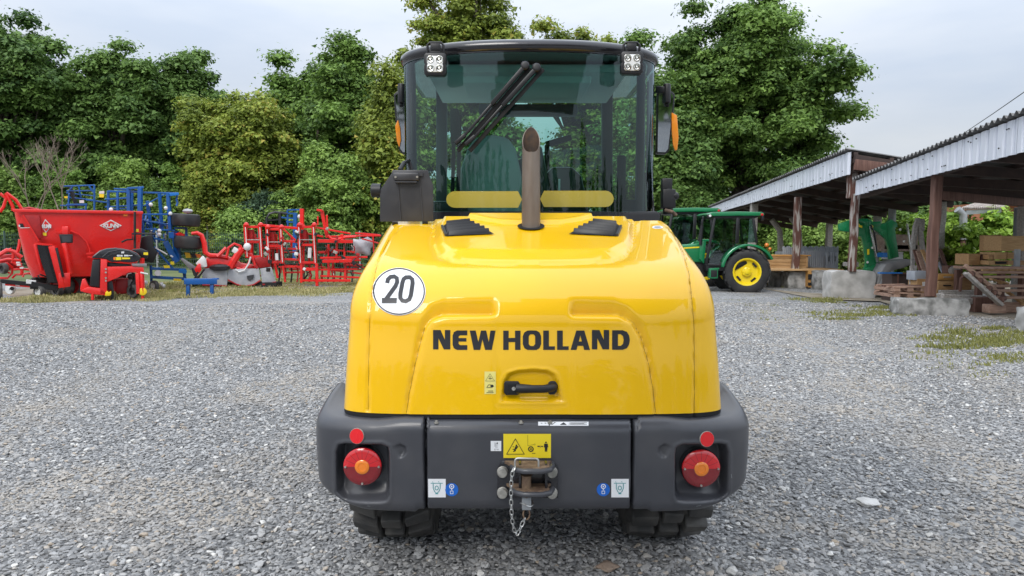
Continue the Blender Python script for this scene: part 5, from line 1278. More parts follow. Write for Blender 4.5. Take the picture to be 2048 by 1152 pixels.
b = MB(); b.tube([A(*k2(p), YC) for p in ((1105, 535), (1150, 515), (1190, 530), (1185, 545), (1110, 545))], .05, 6); b.build('red_bracket', 'red_paint', BC, smooth=True)
b = MB(); plate(b, [k2(p) for p in ((780, 545), (890, 520), (900, 640), (940, 690), (900, 800), (800, 780), (760, 650))], YC-.3, .5); b.build('hose_bundle', 'black_plastic', BC, bevel=.05)
b = MB(); plate(b, [k2(p) for p in ((690, 510), (925, 512), (925, 526), (690, 524))], YC-.9, .06); b.build('crossbar', 'black_plastic', BC)
b = MB(); b.tube([A(*k2((940+8*math.sin(i*2.4), 690+i*9)), YC-.3) for i in range(14)], .012, 5); b.build('coil_spring', 'zinc', BC, smooth=True)
for poly, mt in (([(375, 108), (425, 105), (425, 132), (375, 130)], 'white_paint'), ([(375, 133), (422, 136), (420, 168), (378, 166)], 'label_yellow'), ([(186, 194), (230, 194), (230, 220), (186, 220)], 'white_paint'), ([(800, 693), (845, 693), (845, 722), (800, 720)], 'label_yellow'), ([(990, 820), (1050, 820), (1056, 845), (1000, 846)], 'label_yellow'), ([(1060, 782), (1097, 782), (1097, 812), (1060, 812)], 'label_yellow'), ([(1090, 946), (1165, 950), (1165, 970), (1090, 966)], 'yellow_plastic'), ([(40, 155), (72, 157), (72, 175), (42, 172)], 'yellow_plastic')):
    b = MB(); plate(b, [k2(p) for p in poly], YC-.36, .02); b.build('sticker', mt, BC)
b = MB(); b.cyl(A(*k2((940, 893)), YC-.35), A(*k2((940, 893)), YC-.3), .09, n=16); b.build('dial', 'white_paint', BC)
for (x, y) in ((490, 283), (872, 236), (955, 487), (955, 522), (1016, 270), (1060, 322), (825, 985), (975, 1000), (995, 1018)):
    b = MB(); b.ball(A(*k2((x, y)), YC-.3), .06, 8); b.build('pin_cap', 'white_paint', BC, smooth=True)
wheel(BC, A(*k2((905, 1018)), YC-.2), .17, .12, (.5, 1, 0), 'white_paint')
BB('drawbar', (1140, 870), (1215, 885), 9, -.3, 'blue_light')
# ---- 4. blue stand
YB = 19.3; face(400)
BS = thing('parking_stand', 'low bright blue steel stand on two legs in the grass', 'stand', tuple(G(402, 593)))
b = MB(); PB(b, (368, 563), (434, 562.5), YB, .15, .15); b.build('beam', 'blue_paint', BS, bevel=.01)
b = MB(); PB(b, (424, 557.5), (438, 557.5), YB, .04); b.build('hook', 'blue_paint', BS)
for px in (376.5, 424):
    b = MB(); PB(b, (px, 568), (px, 593), YB, .085, .085); b.build('leg', 'blue_paint', BS, bevel=.008)
# ---- 5. red disc mower with grey cloth skirts
YW = 22.5; face(460)
k3 = zq(340, 360, 4.431)
MW = thing('disc_mower', 'red disc mower lying low with grey cloth skirts hanging round it', 'mower', tuple(G(470, 575)))
for poly in ([(285, 785), (400, 780), (505, 780), (512, 860), (505, 938), (400, 935), (285, 928)], [(508, 795), (650, 785), (790, 785), (802, 888), (740, 925), (655, 942), (580, 920), (512, 882)], [(797, 785), (900, 770), (940, 902), (880, 925), (820, 925)]):
    bb = MB(); n_ = len(poly); plate(bb, [k3(p) for p in poly], YW-.05, .05); o = bb.build('skirt', 'grey_cloth', MW, bevel=.02)
for pts in (((285, 930), (505, 940)), ((512, 885), (590, 925), (655, 944), (740, 928), (802, 890)), ((820, 928), (940, 905))):
    b = MB(); b.tube([A(*k3(p), YW-.06) for p in pts], .025, 6); b.build('skirt_hem', 'red_dark', MW, smooth=True)
b = MB(); plate(b, [k3(p) for p in ((745, 695), (790, 680), (870, 690), (895, 720), (890, 770), (790, 782))], YW-.06, .3); b.build('end_cover', 'red_dark', MW, bevel=.03)
b = MB(); plate(b, [k3(p) for p in ((310, 690), (420, 660), (560, 690), (640, 740), (790, 760), (790, 790), (300, 785))], YW+.1, .9); b.build('cutter_hood', 'red_paint', MW, bevel=.06)
b = MB(); b.tube([A(*k3(p), YW+.1) for p in ((190, 475), (240, 468), (280, 490), (305, 560), (312, 640), (350, 670), (430, 672), (520, 690))], [.05, .06, .07, .075, .08, .08, .07, .06], 8); b.build('swan_neck', 'red_paint', MW, smooth=True)
for pts, r_ in (([(500, 690), (520, 600), (570, 565), (625, 585), (640, 620)], .05), ([(640, 610), (600, 660), (550, 740), (530, 780)], .13), ([(640, 610), (700, 600), (715, 680), (690, 760), (640, 790), (590, 780)], .04), ([(660, 640), (720, 660), (760, 770)], .06), ([(420, 680), (480, 620), (500, 600)], .07)):
    b = MB(); b.tube([A(*k3(p), YW) for p in pts], r_*.8, 7); b.build('linkage_arm', 'red_paint', MW, smooth=True, ang=45)
b = MB(); b.tube([A(*k3(p), YW-.1) for p in ((715, 680), (700, 740), (660, 800), (610, 815), (580, 790))], .025, 6); b.build('white_hoop', 'white_paint', MW, smooth=True)
b = MB(); plate(b, [k3(p) for p in ((225, 740), (290, 668), (320, 700), (330, 770), (260, 780))], YW-.2, .2); b.build('white_guard', 'white_paint', MW, bevel=.03)
b = MB(); plate(b, [k3(p) for p in ((90, 700), (110, 690), (230, 770), (220, 800), (180, 800))], YW-.25, .1); b.build('grey_blade', 'scrap_grey', MW, bevel=.01)
for i, mt in enumerate(('yellow_plastic', 'black_plastic', 'orange_plastic')):
    b = MB(); plate(b, [k3(p) for p in ((130+i*45, 640+i*6), (175+i*45, 648+i*6), (200+i*45, 690), (140+i*45, 690))], YW+.4, .05); b.build('warning_board', mt, MW)
b = MB(); b.ball(A(*k3((440, 775)), YW-.1), .22, 10, (1.5, 1, .5)); b.build('rubber_cap', 'black_plastic', MW, smooth=True)
b = MB(); b.ball(A(*k3((685, 592)), YW-.1), .12, 10); b.build('plastic_wrap', 'white_cloth', MW, smooth=True)
b = MB(); b.box(A(*k3((580, 625)), YW), (.16, .1, .16), (0, .6, 0)); b.build('white_box', 'white_paint', MW, bevel=.01)
b = MB(); plate(b, [k3(p) for p in ((680, 850), (745, 838), (740, 870), (710, 895), (685, 880))], YW-.09, .03); b.build('skirt_patch', 'plate_grey', MW)
b = MB(); b.box(A(*k3((600, 925)), YW+.5), (2.6, .6, .16)); b.build('cutter_bar', 'black_matte', MW)
for i in range(5):
    b = MB(); b.tube([A(*k3((150+rb.uniform(0, 160), 790+rb.uniform(-10, 30))), YW-.6), A(*k3((200+rb.uniform(0, 100), 840)), YW-.6), A(*k3((200+rb.uniform(0, 120), 890)), YW-.6)], .03, 6); b.build('hydraulic_hose', 'black_plastic', MW, smooth=True)
b = MB(); plate(b, [k3(p) for p in ((215, 790), (250, 740), (270, 740), (280, 800), (240, 850))], YW-.3, .1); b.build('red_link', 'red_paint', MW, bevel=.02)
# ---- 6. red folded harrow
YH = 23.2; face(620)
RH = thing('folded_harrow', 'long red folded harrow frame with ladder-like panels left of the loader', 'harrow', tuple(G(620, 573)))
def HBr(name, a, c, w, dy=0, mt='red_paint'):
    b = MB(); PB(b, k3(a), k3(c), YH+dy, w/345, w/345); return b.build(name, mt, RH, bevel=.006, seg=1)
for (x0, x1, y0, y1) in ((672, 800, 400, 690), (865, 985, 420, 740), (1145, 1275, 400, 745)):
    for x in (x0, x1):
        HBr('panel_post', (x-6, y0-8), (x+14, y1), 32); HBr('white_strip', (x-4, y0+18), (x+12, y1-10), 8, -.12, 'white_paint')
    for t in (.02, .48, .93): HBr('panel_rail', (x0, y0+(y1-y0)*t+10), (x1+10, y0+(y1-y0)*t+10), 26)
    HBr('panel_rail', (x0+4, y0+130), (x1+4, y0+130), 9, -.1, 'steel')
    HBr('panel_fill', (x0+40, y0+40), (x0+46, y0+150), 60, .15, 'red_dark')
    for j in range(2): HBr('upright', ((x0+x1)/2+rb.uniform(-30, 30), y0+60), ((x0+x1)/2+rb.uniform(-30, 30), y1+rb.uniform(-40, 60)), 20, .3, 'red_dark' if j else 'red_paint')
    for x in (x0, x1): 
        b = MB(); b.ball(A(*k3((x+4, y0-4)), YH-.05), .08, 8); b.build('hinge_head', 'red_paint', RH, smooth=True)
for (a, c, w, dy) in (((820, 400), (1150, 430), 26, .3), ((1000, 430), (1140, 560), 20, .2), ((990, 540), (1150, 548), 26, .1), ((800, 600), (1150, 612), 22, .2), ((990, 700), (1150, 706), 24, .1), ((1000, 640), (1150, 640), 16, .3), ((1010, 760), (1160, 770), 24, .2), ((930, 740), (955, 870), 22, 0), ((1000, 760), (1022, 905), 18, 0), ((960, 770), (1110, 770), 18, .1), ((1165, 740), (1165, 910), 26, 0), ((1300, 740), (1305, 940), 30, -.1), ((1160, 890), (1310, 890), 24, 0), ((1180, 790), (1300, 790), 34, 0), ((1240, 800), (1240, 900), 24, .1), ((1170, 255), (1170, 420), 40, .4), ((1345, 270), (1395, 510), 34, .3), ((1390, 310), (1395, 420), 18, .2), ((1310, 320), (1310, 400), 14, .3), ((1300, 265), (1350, 272), 24, .2), ((1130, 400), (1190, 420), 60, .3)):
    HBr('frame_bar', a, c, w, dy)
for (a, c, w, dy) in (((1290, 420), (1600, 475), 20, .1), ((1400, 500), (1870, 492), 18, .0), ((1310, 540), (1620, 545), 36, -.1), ((1390, 610), (1640, 640), 18, .1), ((1310, 640), (1500, 640), 26, .2), ((1330, 690), (1750, 682), 22, -.1), ((1350, 720), (1610, 716), 34, -.2), ((1310, 795), (1660, 790), 20, 0), ((1360, 790), (1700, 830), 18, .1), ((1330, 850), (1690, 865), 20, 0), ((1310, 890), (1600, 890), 28, -.2), ((1525, 480), (1525, 560), 30, 0), ((1550, 560), (1545, 690), 22, .1), ((1405, 570), (1405, 800), 22, .2), ((1480, 550), (1475, 680), 22, .1), ((1410, 760), (1405, 860), 28, 0), ((1555, 780), (1550, 890), 24, 0), ((1640, 470), (1860, 490), 22, .3), ((1800, 500), (1810, 700), 14, .3), ((1700, 520), (1850, 560), 16, .2)):
    HBr('side_bar', a, c, w, dy)
b = MB(); b.tube([A(*k3(p), YH) for p in ((1400, 490), (1430, 520), (1480, 525), (1560, 505), (1650, 500))], .05, 6); b.build('curved_pipe', 'red_paint', RH, smooth=True)
for i in range(14):
    x = rb.uniform(1010, 1680); y = rb.uniform(440, 800); b = MB(); b.tube([A(*k3((x, y)), YH+.2), A(*k3((x+rb.uniform(-40, 40), y+40)), YH-.1), A(*k3((x+rb.uniform(-50, 50), y+95)), YH+.1)], .03, 5); b.build('hydraulic_hose', rb.choice(['black_plastic', 'black_plastic', 'fence_green']), RH, smooth=True)
for i in range(26):
    x = rb.uniform(690, 1680); y = rb.uniform(430, 800); b = MB(); b.box(A(*k3((x, y)), YH-.2), (rb.uniform(.05, .14), .08, rb.uniform(.05, .12)), (0, rb.uniform(0, 1), 0)); b.build('bracket', rb.choice(['black_plastic', 'black_plastic', 'white_paint', 'red_dark', 'steel']), RH, bevel=.008, seg=1)
for i in range(13):
    x = 960+i*54; b = MB(); b.tube([A(*k3((x, 740)), YH+.4), A(*k3((x+14, 820)), YH+.35), A(*k3((x+4, 905)), YH+.2)], .028, 5); b.build('tine', 'red_dark' if i % 2 else 'black_plastic', RH, smooth=True)
bl = MB(); bl.ball(A(*k3((1705, 590)), YH+.5), .29, 16, (1.2, .6, 1.0)); o = bl.build('white_sack', 'grey_cloth', RH, smooth=True)
for v in o.data.vertices: v.co += Vector((math.sin(v.co.z*14+v.co.x*8), 0, math.cos(v.co.x*13+v.co.z*7)))*.055
b = MB(); b.tube([A(*k3((1240, 600)), YH-.1), A(*k3((1235, 690)), YH-.1)], .06, 7); b.build('white_canister', 'white_paint', RH, smooth=True)
b = MB(); b.tube([A(*k3((945, 650)), YH-.1), A(*k3((948, 710)), YH-.1)], .05, 7); b.build('white_canister', 'white_paint', RH, smooth=True)
for i in range(26):
    x = rb.uniform(690, 1650); y = rb.uniform(420, 860); L2 = rb.uniform(60, 190); v = rb.random() < .45
    HBr('frame_bar', (x, y), (x+(rb.uniform(-12, 12) if v else L2), min(900, y+(L2*.8 if v else rb.uniform(-14, 14)))), rb.uniform(12, 22), rb.uniform(.15, .8), rb.choice(['red_paint', 'red_paint', 'red_dark']))
for i in range(14):
    x = rb.uniform(1020, 1640); y = rb.uniform(520, 820)
    b = MB(); b.tube([A(*k3((x, y)), YH+.1), A(*k3((x+rb.uniform(8, 26), y+28)), YH+.05), A(*k3((x-6, y+70)), YH+.15)], .02, 5); b.build('tine', 'steel' if i % 3 == 0 else 'red_dark', RH, smooth=True)
# ---- 7. blue and black frame behind
YK = 25.5; face(570)
BF = thing('blue_hay_tedder', 'small blue and black machine frame peeping over the red harrow', 'implement', tuple(G(570, 560)))
for (a, c, w, mt) in (((1040, 265), (1180, 262), .05, 'blue_paint'), ((980, 290), (1120, 300), .05, 'blue_paint'), ((980, 330), (1120, 345), .05, 'blue_paint'), ((1030, 370), (1110, 375), .05, 'blue_paint'), ((1112, 290), (1105, 700), .12, 'blue_paint'), ((975, 290), (975, 700), .08, 'black_plastic'), ((1040, 270), (1045, 420), .05, 'blue_paint'), ((870, 265), (1040, 262), .03, 'black_plastic'), ((840, 360), (960, 350), .05, 'black_plastic')):
    b = MB(); PB(b, k3(a), k3(c), YK, w); b.build('frame_bar', mt, BF)
for dy in (0, .25):
    b = MB(); b.tube([A(*k3(p), YK+dy) for p in ((860, 700), (858, 340), (880, 300), (930, 285), (990, 292), (1040, 300))], .045, 6); b.build('hoop', 'black_plastic', BF, smooth=True)
b = MB(); b.ball(A(*k3((1148, 325)), YK-.1), .08, 8); b.build('cap', 'white_paint', BF, smooth=True)
# ---- 8. drawbar trailer at the very left
YT = 18.6; face(60)
TR = thing('drawbar_trailer', 'low black drawbar trailer with white wheel rims below the red mixer', 'trailer', tuple(G(80, 596)))
for (a, c, w, mt) in (((0, 562), (62, 568), .10, 'black_plastic'), ((62, 568), (117, 577), .14, 'black_plastic'), ((52, 563), (72, 565), .105, 'white_paint'), ((10, 569), (60, 573), .05, 'red_paint'), ((30, 569), (40, 570), .055, 'white_paint'), ((60, 574), (118, 574), .1, 'black_matte')):
    b = MB(); PB(b, a, c, YT, w); b.build('drawbar', mt, TR, bevel=.008, seg=1)
b = MB(); b.tube([A(*k1(p), YT) for p in ((330, 890), (310, 870), (330, 860), (400, 885), (490, 898))], .02, 6); b.build('mudguard_hoop', 'black_plastic', TR, smooth=True)
wheel(TR, A(79.5, 583, YT), .155, .14, (.35, 1, 0), 'white_paint', rr=.62); wheel(TR, A(102, 582, YT+.9), .15, .14, (.35, 1, 0), 'white_paint', rr=.62); wheel(TR, A(115, 582, YT+.4), .15, .16, (.35, 1, 0), 'black_plastic', rr=.5)
wheel(TR, A(-3, 585, YT-.3), .26, .16, (.9, .6, 0), 'black_plastic')
b = MB(); b.lathe([(.14, -.04), (.15, 0), (.14, .04), (.03, .06), (.03, -.06)], A(21, 577, YT+.8), (.3, 1, 0), 20); b.build('gauge_wheel', 'white_paint', TR, smooth=True, ang=40)
b = MB(); b.cyl(A(24, 577, YT+.7), A(24, 577, YT+.65), .05, n=12); b.build('wheel_hub', 'black_plastic', TR)
# ---- 9. red rotary rake at the far left
YR = 21.5; face(20)
RK = thing('rotary_rake', 'red rotary rake with curved arms at the far left edge', 'rake', tuple(G(20, 590)))
for pts, r_ in (([(-40, 720), (60, 660), (110, 670), (180, 720)], .09), ([(-40, 760), (60, 735), (175, 745)], .06), ([(0, 690), (90, 650), (110, 700), (100, 760), (180, 780)], .06), ([(-20, 780), (60, 770), (100, 800), (100, 850), (60, 890), (-20, 890)], .05), ([(140, 690), (160, 620), (165, 570)], .07), ([(110, 820), (180, 815), (280, 825)], .05), ([(185, 880), (200, 855), (240, 850), (275, 870), (285, 900)], .05), ([(100, 890), (130, 860), (180, 860)], .05), ([(-20, 840), (40, 830), (80, 850)], .04), ([(110, 760), (180, 800), (180, 860)], .07)):
    b = MB(); b.tube([A(*k1(p), YR) for p in pts], r_*.7, 7); b.build('rake_arm', 'red_paint', RK, smooth=True)
b = MB(); plate(b, [k1(p) for p in ((0, 700), (110, 690), (180, 760), (180, 820), (60, 830), (0, 800))], YR+.2, .4); b.build('gear_housing', 'red_dark', RK, bevel=.04)
wheel(RK, A(*k1((30, 810)), YR-.1), .16, .14, (.5, 1, 0), 'black_plastic')
for x, y in ((150, 762), (155, 780), (180, 805)):
    b = MB(); b.box(A(*k1((x, y)), YR-.1), (.10, .04, .05)); b.build('white_tag', 'white_paint', RK)
# ---- mesh fence behind everything
A = A0
YF = 36.5
FE = thing('mesh_fence', 'green wire mesh fence running behind the machinery on the left', 'fence', (-15, YF, 0))
for i in range(15):
    x = -27.5+i*2.5
    if x > -5: break
    b = MB(); b.box((x, YF, .95), (.07, .07, 1.9)); b.build('fence_post', 'fence_green' if i % 4 else 'galv', FE)
    b = MB()
    for z in np.arange(.1, 1.85, .2): b.box((x+1.25, YF-.02, z), (2.5, .02, .022))
    for xx in np.arange(.1, 2.5, .1): b.box((x+xx, YF-.035, .95), (.014, .014, 1.75))
    o = b.build('mesh_panel', 'fence_green', FE, recalc=False)
# =================================================================== sheds, tractors, timber and lumber on the right
def shed(label, FN, FF, RN, RF, fh, nsheet, posts, waves, raft=6):
    FN, FF, RN, RF = map(Vector, (FN, FF, RN, RF)); L_ = (FF-FN).length
    S = thing('open_shed', label, 'shed', (FN.x, FN.y, 0), 'open timber sheds on the right')
    wv = L_/waves
    # roof sheets, ribs running down the fall
    for i in range(nsheet):
        t0, t1 = i/nsheet, (i+1)/nsheet+.004; k = max(6, int(waves/nsheet*12)); rows = []
        for v in (-.03, .33, .66, 1.02):
            row = []
            for q in np.linspace(t0, t1, k):
                p = FN.lerp(FF, q).lerp(RN.lerp(RF, q), v); row.append(p+Vector((0, 0, .035*math.sin(q*L_/wv*2*PI*1.5)+(.006 if i % 2 else 0))))
            rows.append(row)
        b = MB(); b.grid(rows); b.build('roof_sheet', 'roof_sheet', S, smooth=True, recalc=False)
    nrm = Vector((-1, 0, 0))
    for i in range(nsheet):
        t0, t1 = i/nsheet, (i+1)/nsheet; k = max(8, int(waves/nsheet*14)); top = []; bot = []
        jz = rnd.uniform(-.012, .012)
        for q in np.linspace(t0, t1, k):
            p = FN.lerp(FF, q); h = fh[0]+(fh[1]-fh[0])*q; ph = (q*L_/wv) % 1
            off = -.05*(1 if ph < .22 else .35 if ph < .36 else 0)
            top.append(p+nrm*(.07+off+(.004 if i % 2 else 0))+Vector((0, 0, -.045))); bot.append(p+nrm*(.07+off+(.004 if i % 2 else 0)+.01)+Vector((0, 0, -h+jz)))
        b = MB(); b.grid([top, bot]); fs_ = b.build('fascia_sheet', 'fascia_white', S, recalc=False)
        b = MB()
        for j in range(3):
            q = t0+(t1-t0)*rnd.random(); p = FN.lerp(FF, q); h = fh[0]+(fh[1]-fh[0])*q; c = p+nrm*.10+Vector((0, 0, -h*rnd.choice((.25, .3, .75, .8)))); b.cyl(c, c+nrm*.012, .013, n=6)
        tag(b.build('nails', 'black_matte', fs_), kind='stuff')
    # timbers below
    dn = Vector((0, 0, -.13))
    for i in range(raft+1):
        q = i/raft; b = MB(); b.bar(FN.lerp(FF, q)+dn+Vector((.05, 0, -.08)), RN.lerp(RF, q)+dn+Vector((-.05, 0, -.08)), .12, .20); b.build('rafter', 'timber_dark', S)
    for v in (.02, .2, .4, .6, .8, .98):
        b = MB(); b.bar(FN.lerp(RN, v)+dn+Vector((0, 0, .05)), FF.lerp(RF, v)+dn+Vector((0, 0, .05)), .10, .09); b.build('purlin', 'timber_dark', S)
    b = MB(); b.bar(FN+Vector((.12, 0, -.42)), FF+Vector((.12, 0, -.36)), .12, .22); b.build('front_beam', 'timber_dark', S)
    for (x, y, z0, z1, w, mt) in posts:
        b = MB(); n_ = 6; r = random.Random(int(x*10+y))
        pts = [Vector((x+r.uniform(-.015, .015)+(.05*(i/n_)), y, z0+(z1-z0)*i/n_)) for i in range(n_+1)]
        for i in range(n_): b.bar(pts[i], pts[i+1], w*r.uniform(.94, 1.04), w*r.uniform(.94, 1.04))
        b2 = MB(); ringv = []
        for p in pts:
            for sx, sy in ((-1, -1), (1, -1), (1, 1), (-1, 1)): ringv.append(p+Vector((sx*w/2*r.uniform(.92, 1.06), sy*w/2, 0)))
        b2.add(ringv, [(i*4+k, i*4+(k+1) % 4, (i+1)*4+(k+1) % 4, (i+1)*4+k) for i in range(n_) for k in range(4)]+[(0, 3, 2, 1), tuple(n_*4+k for k in range(4))]); b2.build('post', mt, S, bevel=.015, seg=1)
    return S
S1 = shed('front open timber shed with white corrugated fascia cut by the right frame edge', (7.75, 9.2, 3.56), (8.42, 18.1, 2.93), (12.9, 9.0, 2.95), (13.4, 18.2, 2.72), (.66, .39), 11, [(8.22, 14.5, .34, 2.75, .165, 'timber_red'), (8.5, 18.5, .66, 2.6, .165, 'timber_peel'), (11.35, 16.5, 0, 2.3, .2, 'timber_grey'), (12.9, 18.0, 0, 2.6, .2, 'timber_grey')], 36)
S2 = shed('rear open timber shed with taller white corrugated fascia, sloping away behind the front one', (8.36, 18.35, 3.66), (9.05, 33.8, 2.95), (13.4, 18.6, 2.92), (13.3, 34.2, 2.20), (.60, .36), 14, [(8.62, 22.5, .55, 2.75, .19, 'timber_peel'), (8.8, 27.2, 0, 2.9, .24, 'timber_grey'), (12.9, 22.4, 0, 2.6, .2, 'timber_grey'), (13.0, 26.5, 0, 2.4, .22, 'timber_grey'), (13.0, 30.5, 0, 2.3, .22, 'timber_grey'), (8.55, 18.75, 2.5, 3.5, .22, 'timber_peel')], 62, 8)
b = MB(); b.bar((8.3, 14.55, 2.33), (11.4, 16.5, 2.27), .16, .16); b.build('tie_beam', 'timber_red', S1, bevel=.012)
b = MB(); b.bar((8.4, 18.3, 3.30), (13.0, 18.5, 2.80), .07, .26); b.build('gable_board', 'timber_red', S2, bevel=.01)
# bare tree trunks used as poles at the back
for (px, Y, h, lab) in ((1558, 31, 2.3, 'weathered bent pole behind the green tractor, the left one of two'), (1596, 31.5, 2.4, 'weathered bent pole behind the chest, the right one of two')):
    x = (px-1024)/F*Y; t = thing('bent_pole', lab, 'pole', (x, Y, 0), 'bent poles at the back of the shed'); b = MB(); b.tube([Vector((x, Y, 0)), Vector((x+.05, Y, h*.5)), Vector((x, Y, h*.8)), Vector((x-.35, Y, h))], [.14, .13, .12, .11], 8); b.build('trunk', 'timber_grey', t, smooth=True)
# ---- concrete blocks
def block(label, px0, px1, pyt, pyb, d, mt, yaw=0.0, seed=0, Y=None):
    g = G((px0+px1)/2, pyb); Yv = Y or g.y; s = F/Yv; w = (px1-px0)/s; h = A(0, pyt, Yv).z; x = ((px0+px1)/2-1024)/s
    r = np.random.default_rng(seed); n = (14, 6, 7); bm = bmesh.new(); bmesh.ops.create_cube(bm, size=1)
    bmesh.ops.subdivide_edges(bm, edges=bm.edges, cuts=7, use_grid_fill=True)
    ph = r.uniform(0, 6, 6)
    for v in bm.verts:
        c = v.co; k = (abs(c.x) > .49)+(abs(c.y) > .49)+(abs(c.z) > .49)
        q = 1-.018*(k >= 2)-.03*(k == 3)
        v.co = Vector((c.x*w*q+.014*math.sin(c.z*9+ph[0]+c.y*5), c.y*d*q+.014*math.sin(c.x*8+ph[1]), (c.z+.5)*h*(1 if c.z < 0 else q)+.012*math.sin(c.x*11+ph[2])*(c.z > 0)))
    me = bpy.data.meshes.new('concrete_block'); bm.to_mesh(me); bm.free(); me.materials.append(MATS[mt]); o = bpy.data.objects.new('concrete_block', me); COL.objects.link(o)
    me.polygons.foreach_set('use_smooth', [True]*len(me.polygons)); me.set_sharp_from_angle(angle=.6)
    o.location = (x, Yv+d/2, -.01); o.rotation_euler = (0, 0, yaw); return tag(o, label, 'concrete block', 'concrete footing blocks')
block('low stained concrete footing under the nearest shed post', 1806, 1943, 597, 631, .45, 'concrete_stained', -.10, 1)
block('big pale concrete block under the middle shed post', 1664, 1753, 541, 596, .6, 'concrete', -.04, 2)
block('grey concrete block beside the tractor wheel under the third post', 1577, 1615, 543, 577, .6, 'concrete_stained', 0, 3)
block('small dark concrete block touching the tractor rear wheel', 1548, 1565, 544, 574, .5, 'concrete_stained', 0, 4)
block('narrow concrete block partly behind the big pale one', 1634, 1660, 541, 578, .6, 'concrete_stained', 0, 5, 21.5)
block('rounded concrete stump cut by the right edge of the frame', 2056, 2110, 614, 662, .25, 'concrete', 0, 6)
# ---- tractors
YT0 = 20.9
k5 = zq(1330, 390, 5.008)
TC = thing('tractor', 'green tractor with yellow rear rim parked in front beside the concrete blocks', 'tractor', tuple(G(1470, 582)), 'green tractors')
HWD = 1.35
def TP(name, poly, mt, y0, y1, parent=None, bevel=.01, cv=k5):
    b = MB(); b.prism([cv(p) for p in poly], lambda u, v, d: A(u, v, YT0)+Vector((0, d, 0)), y0, y1); return b.build(name, mt, parent or TC, bevel=bevel)
rw = A(*k5((825, 770)), YT0); RW = wheel(TC, rw+Vector((0, .12, 0)), .645, .40, (-.14, -1, 0), 'rim_yellow', rr=.60, lugs=18, name='rear_wheel', tyre='rubber_clean', dish=.18)
ax = Vector((-.14, -1, 0)).normalized(); fc = rw+Vector((0, .12, 0))+ax*.11
b = MB(); b.lathe([(.13, -.02), (.13, .03), (.09, .05), (.06, .05), (.06, .09), (.001, .10)], fc, ax, 20); b.build('hub', 'rim_yellow', RW, smooth=True, ang=40)
for k in range(8):
    b = MB(); M = rot_to(ax); a = 2*PI*k/8; b.cyl(fc+M @ Vector((.11*math.cos(a), .11*math.sin(a), .03)), fc+M @ Vector((.11*math.cos(a), .11*math.sin(a), .06)), .014, n=6); b.build('wheel_bolt', 'rim_yellow', RW)
for a in (.75, 2.3, 3.85, 5.4):
    M = rot_to(ax); b = MB(); b.box(fc+M @ Vector((.285*math.cos(a), .285*math.sin(a), .006)), (.16, .055, .012), M @ Euler((0, 0, a+PI/2)).to_matrix()); b.build('rim_slot', 'black_matte', RW)
wheel(TC, rw+Vector((.04, 1.75, 0)), .645, .40, (-.14, -1, 0), 'rim_yellow', rr=.60, lugs=18, name='rear_wheel', tyre='rubber_clean')
fw = A(*k5((140, 830)), YT0); fw.x = rw.x-2.5; fw.z = .44
for dy in (.25, 1.6): wheel(TC, fw+Vector((0, dy, 0)), .44, .30, (-.1, -1, 0), 'rim_yellow', rr=.58, lugs=14, name='front_wheel', tyre='rubber_clean')
# mudguards
for dy in (-.12, 1.55):
    arc = [(rw.x+.76*math.cos(a)*(1 if a > PI/2 else 1.02), rw.z+.03+.76*math.sin(a)) for a in np.linspace(.45, PI-.15, 18)]
    arc += [(rw.x+.70*math.cos(a), rw.z+.03+.70*math.sin(a)) for a in np.linspace(PI-.15, .45, 18)]
    b = MB(); b.prism(arc, lambda u, v, d: Vector((u, YT0+d, v)), dy, dy+.42); b.build('mudguard', 'green_paint', TC, bevel=.012)
TP('cab_roof', [(436, 193), (468, 172), (720, 165), (962, 170), (992, 188), (985, 210), (720, 208), (480, 212)], 'green_paint', -.06, HWD+.06, bevel=.02)
TP('roof_lining', [(470, 212), (965, 210), (900, 232), (500, 232)], 'black_plastic', .0, HWD, bevel=.01)
for y0 in (0, HWD-.07):
    TP('front_pillar', [(490, 225), (512, 225), (445, 600), (430, 690), (405, 690), (420, 590)], 'black_plastic', y0, y0+.07)
    TP('door_pillar', [(718, 225), (750, 225), (742, 480), (722, 490), (708, 490)], 'black_plastic', y0, y0+.07)
    TP('rear_pillar', [(875, 228), (898, 226), (935, 480), (912, 482)], 'black_plastic', y0, y0+.07)
    TP('door_sill', [(430, 685), (590, 700), (585, 718), (425, 708)], 'black_plastic', y0, y0+.07)
    b = MB(); b.add([A(*k5(p), YT0+y0+.03) for p in ((505, 230), (718, 230), (710, 490), (600, 560), (540, 690), (440, 690), (455, 590))], [tuple(range(7))]); b.build('door_glass', 'tractor_glass', TC, recalc=False)
    b = MB(); b.add([A(*k5(p), YT0+y0+.03) for p in ((750, 232), (880, 232), (912, 475), (748, 480))], [(0, 1, 2, 3)]); b.build('side_glass', 'tractor_glass', TC, recalc=False)
b = MB(); b.add([A(*k5((498, 230)), YT0+.05), A(*k5((498, 230)), YT0+HWD-.05), A(*k5((425, 690)), YT0+HWD-.05), A(*k5((425, 690)), YT0+.05)], [(0, 1, 2, 3)]); b.build('windscreen', 'tractor_glass', TC, recalc=False)
TP('cab_floor', [(420, 700), (920, 600), (920, 640), (700, 760), (420, 760)], 'black_plastic', .05, HWD-.05)
TP('seat', [(640, 640), (650, 470), (690, 450), (710, 480), (720, 640)], 'black_plastic', .45, .95, bevel=.04)
TP('seat_base', [(600, 660), (600, 620), (720, 610), (730, 680)], 'black_plastic', .45, .95, bevel=.03)
